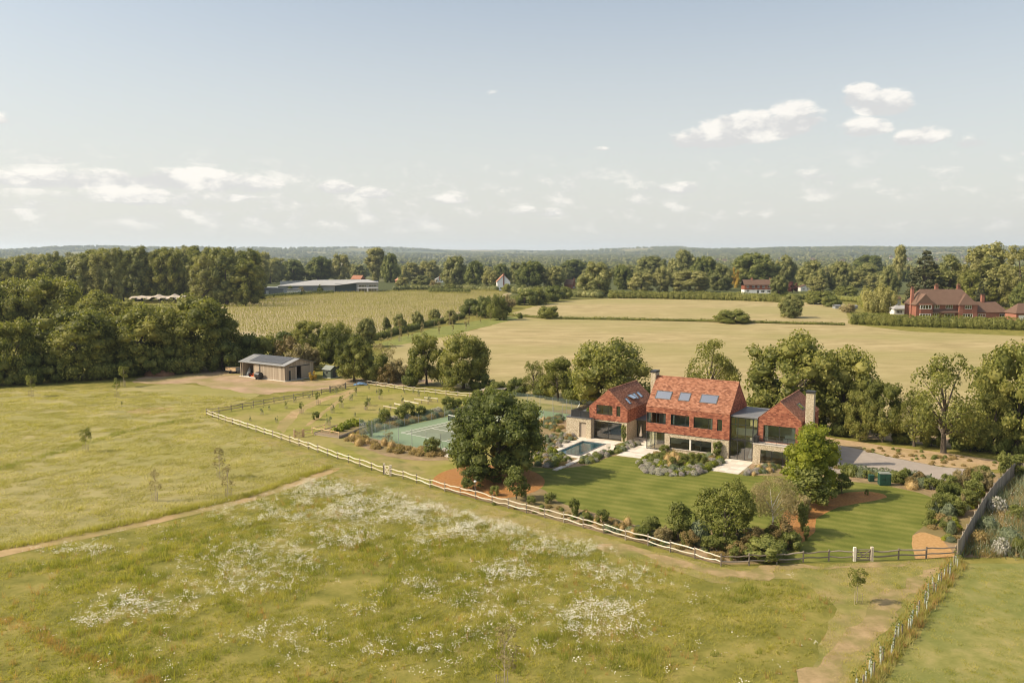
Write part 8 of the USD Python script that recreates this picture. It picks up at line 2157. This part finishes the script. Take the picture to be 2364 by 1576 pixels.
# pixel of each point, to follow the drifts mapped from the photograph
dd = pf[:, 1] * math.cos(PITCH) + CAM_H * math.sin(PITCH)
pxx = CXP + FPX * pf[:, 0] / dd
pyy = CYP - FPX * (pf[:, 1] * math.sin(PITCH) - CAM_H * math.cos(PITCH)) / dd
w_f = np.full(len(pf), .012)
for cx_, cy_, rx_, ry_, a_ in drifts:
    w_f = np.maximum(w_f, a_ * np.clip(1.25 - np.hypot((pxx - cx_) / rx_, (pyy - cy_) / ry_), 0, 1))
nz = meshkit.fbm(np.c_[pf / 2.8, np.full(len(pf), 1.5)], 4, 30)
prob = w_f * np.clip((nz - .36) * 4.0, 0, 1)
keep = rg.uniform(0, 1, len(pf)) < prob * 1.15
pf = pf[keep]
instancer('white_flowers', [('flower_head', flower(1, 9, .034), LOOK['petals']), ('flower_head_001', flower(2, 12, .030), LOOK['petals']), ('flower_head_002', flower(3, 6, .036), LOOK['petals'])], np.c_[pf, np.zeros(len(pf))], rg.integers(0, 3, len(pf)), rg.uniform(.7, 1.3, len(pf)), rg.uniform(0, 6.28, len(pf)), label='drifts of white daisies flowering in the foreground meadow', category='flowers')
# russet strip of dry dock at the lower left, and dry stalks through the meadow
rs = LineString(Gs([(0, 1430), (70, 1455), (130, 1490), (200, 1520), (270, 1545), (360, 1580)])).buffer(.5)
pr = scatter(rs, 8, 4)
instancer('russet_grass', [('tuft', tuft(8, 12, .5, .12, .014, .25), LOOK['rust_blades']), ('tuft_001', tuft(9, 12, .4, .15, .014, .3), LOOK['rust_blades'])], np.c_[pr, np.zeros(len(pr))], rg.integers(0, 2, len(pr)), rg.uniform(.7, 1.2, len(pr)), rg.uniform(0, 6.28, len(pr)), label='russet strip of dry grass across the lower left corner', category='grass')
pd = scatter(near_meadow, .5, 5)
nz = meshkit.fbm(np.c_[pd / 5.0, np.full(len(pd), 7.5)], 3, 33)
pd = pd[nz > .56]
instancer('dry_stalks', [('tuft', tuft(10, 10, .75, .10, .012, .15), LOOK['rust_blades'])], np.c_[pd, np.zeros(len(pd))], np.zeros(len(pd)), rg.uniform(.7, 1.2, len(pd)), rg.uniform(0, 6.28, len(pd)), label='scattered rusty dock stalks standing in the meadow', category='grass')
hb = scatter(hl.buffer(.75), 14, 6)
instancer('boundary_grass', [('tuft', tuft(11, 14, .6, .15, .016, .3), LOOK['pale_blades']), ('tuft_001', tuft(12, 14, .5, .15, .016, .3), LOOK['rust_blades']), ('tuft_002', tuft(13, 14, .55, .15, .016, .3), LOOK['meadow_blades'])], np.c_[hb, np.zeros(len(hb))], rg.choice(3, len(hb), p=[.5, .25, .25]), rg.uniform(.8, 1.4, len(hb)), rg.uniform(0, 6.28, len(hb)), label='tall dry grass growing through the young boundary hedge', category='grass')
# overgrown plot beyond the board fence
wild = Polygon(Gs([(2222, 1286), (2480, 1284), (2480, 1130), (2350, 1105), (2300, 1150)]))
sheet('wild_plot', wild, 2, 'bed_soil')
pw = scatter(wild, 5, 7)
instancer('wild_growth', [('tuft', tuft(14, 16, .9, .22, .03, .4), LOOK['grey_shrub_leaves']), ('tuft_001', tuft(15, 16, .7, .2, .03, .4), LOOK['rough_leaves']), ('flower_head', flower(5, 7, .03), LOOK['petals'])], np.c_[pw, np.zeros(len(pw))], rg.choice(3, len(pw), p=[.35, .45, .20]), rg.uniform(.8, 1.6, len(pw)), rg.uniform(0, 6.28, len(pw)), label='tall weeds and white flowers in the plot beyond the board fence', category='weeds')
for k, (x, y, t, w) in enumerate([(2300, 1180, 1150, 44), (2280, 1225, 1185, 50), (2345, 1200, 1165, 40), (2330, 1250, 1210, 60), (2262, 1262, 1225, 40), (2310, 1278, 1245, 36), (2355, 1275, 1240, 40)]):
    tree_px(['silver', 'grey_mound', 'shrub_green', 'grey_mound', 'rough_tuft', 'silver', 'bush_a'][k], 'weed_clump', x, y, t, w, ['silvery dead weed clump by the board fence', 'grey-green weed clump beyond the board fence', 'leafy green clump in the wild plot', 'broad grey-green clump low in the wild plot', 'brown weed clump against the board fence', 'pale flowering clump at the plot corner', 'dark green bush at the right edge of the wild plot'][k], 'weeds')
pm = scatter(fence_strip.intersection(view).difference(shapely.unary_union([track.buffer(-.35), strip2.buffer(-.25)])), 7.0, 8)
nz = meshkit.fbm(np.c_[pm / 3.0, np.full(len(pm), 2.5)], 3, 41)
pm = pm[nz > .40]
instancer('short_grass', [('tuft', tuft(16, 12, .16, .15, .016, .5), LOOK['meadow_blades']), ('tuft_001', tuft(17, 12, .14, .18, .016, .6), LOOK['pale_blades'])], np.c_[pm, np.full(len(pm), .008)], rg.integers(0, 2, len(pm)), rg.uniform(.7, 1.4, len(pm)), rg.uniform(0, 6.28, len(pm)), label='short mown grass along the outer side of the rail fence', category='grass')

nf = LEVEL['neighbour_field'].intersection(Polygon(Gs([(1950, 1640), (2450, 1640), (2450, 1290), (2200, 1290)])))
pn = scatter(nf, 5.0, 71)
nzn = meshkit.fbm(np.c_[pn / 3.5, np.full(len(pn), 3.5)], 4, 72)
pn = pn[nzn > .46]
instancer('short_field_grass', [('tuft', tuft(31, 12, .16, .17, .018, .5), LOOK['meadow_blades']), ('tuft_001', tuft(32, 12, .13, .2, .018, .6), LOOK['clump_blades']), ('tuft_002', tuft(33, 12, .14, .2, .018, .6), LOOK['pale_blades'])], np.c_[pn, np.full(len(pn), .002)], rg.integers(0, 3, len(pn)), rg.uniform(.7, 1.4, len(pn)), rg.uniform(0, 6.28, len(pn)), label='short patchy grass of the field right of the young hedge', category='grass')

# ------------------------------------------------------------------ haze
USE_HAZE = True
if USE_HAZE:
    usdkit.material(stage, '/World/Looks/haze_air', {'v': ('principled_volume', dict(color=(.74, .86, .98), density=5.3e-5, anisotropy=.25))}, [], volume='v.volume')
    hm = MB().box((-15500, -15500, -14.5), (15500, 15500, 230.0)).mesh()
    h_ = usdkit.mesh(stage, '/World/haze', hm, '/World/Looks/haze_air')
    tag(h_.GetPrim(), 'thin pale haze lying over the far woods and hills', 'haze', kind='stuff')
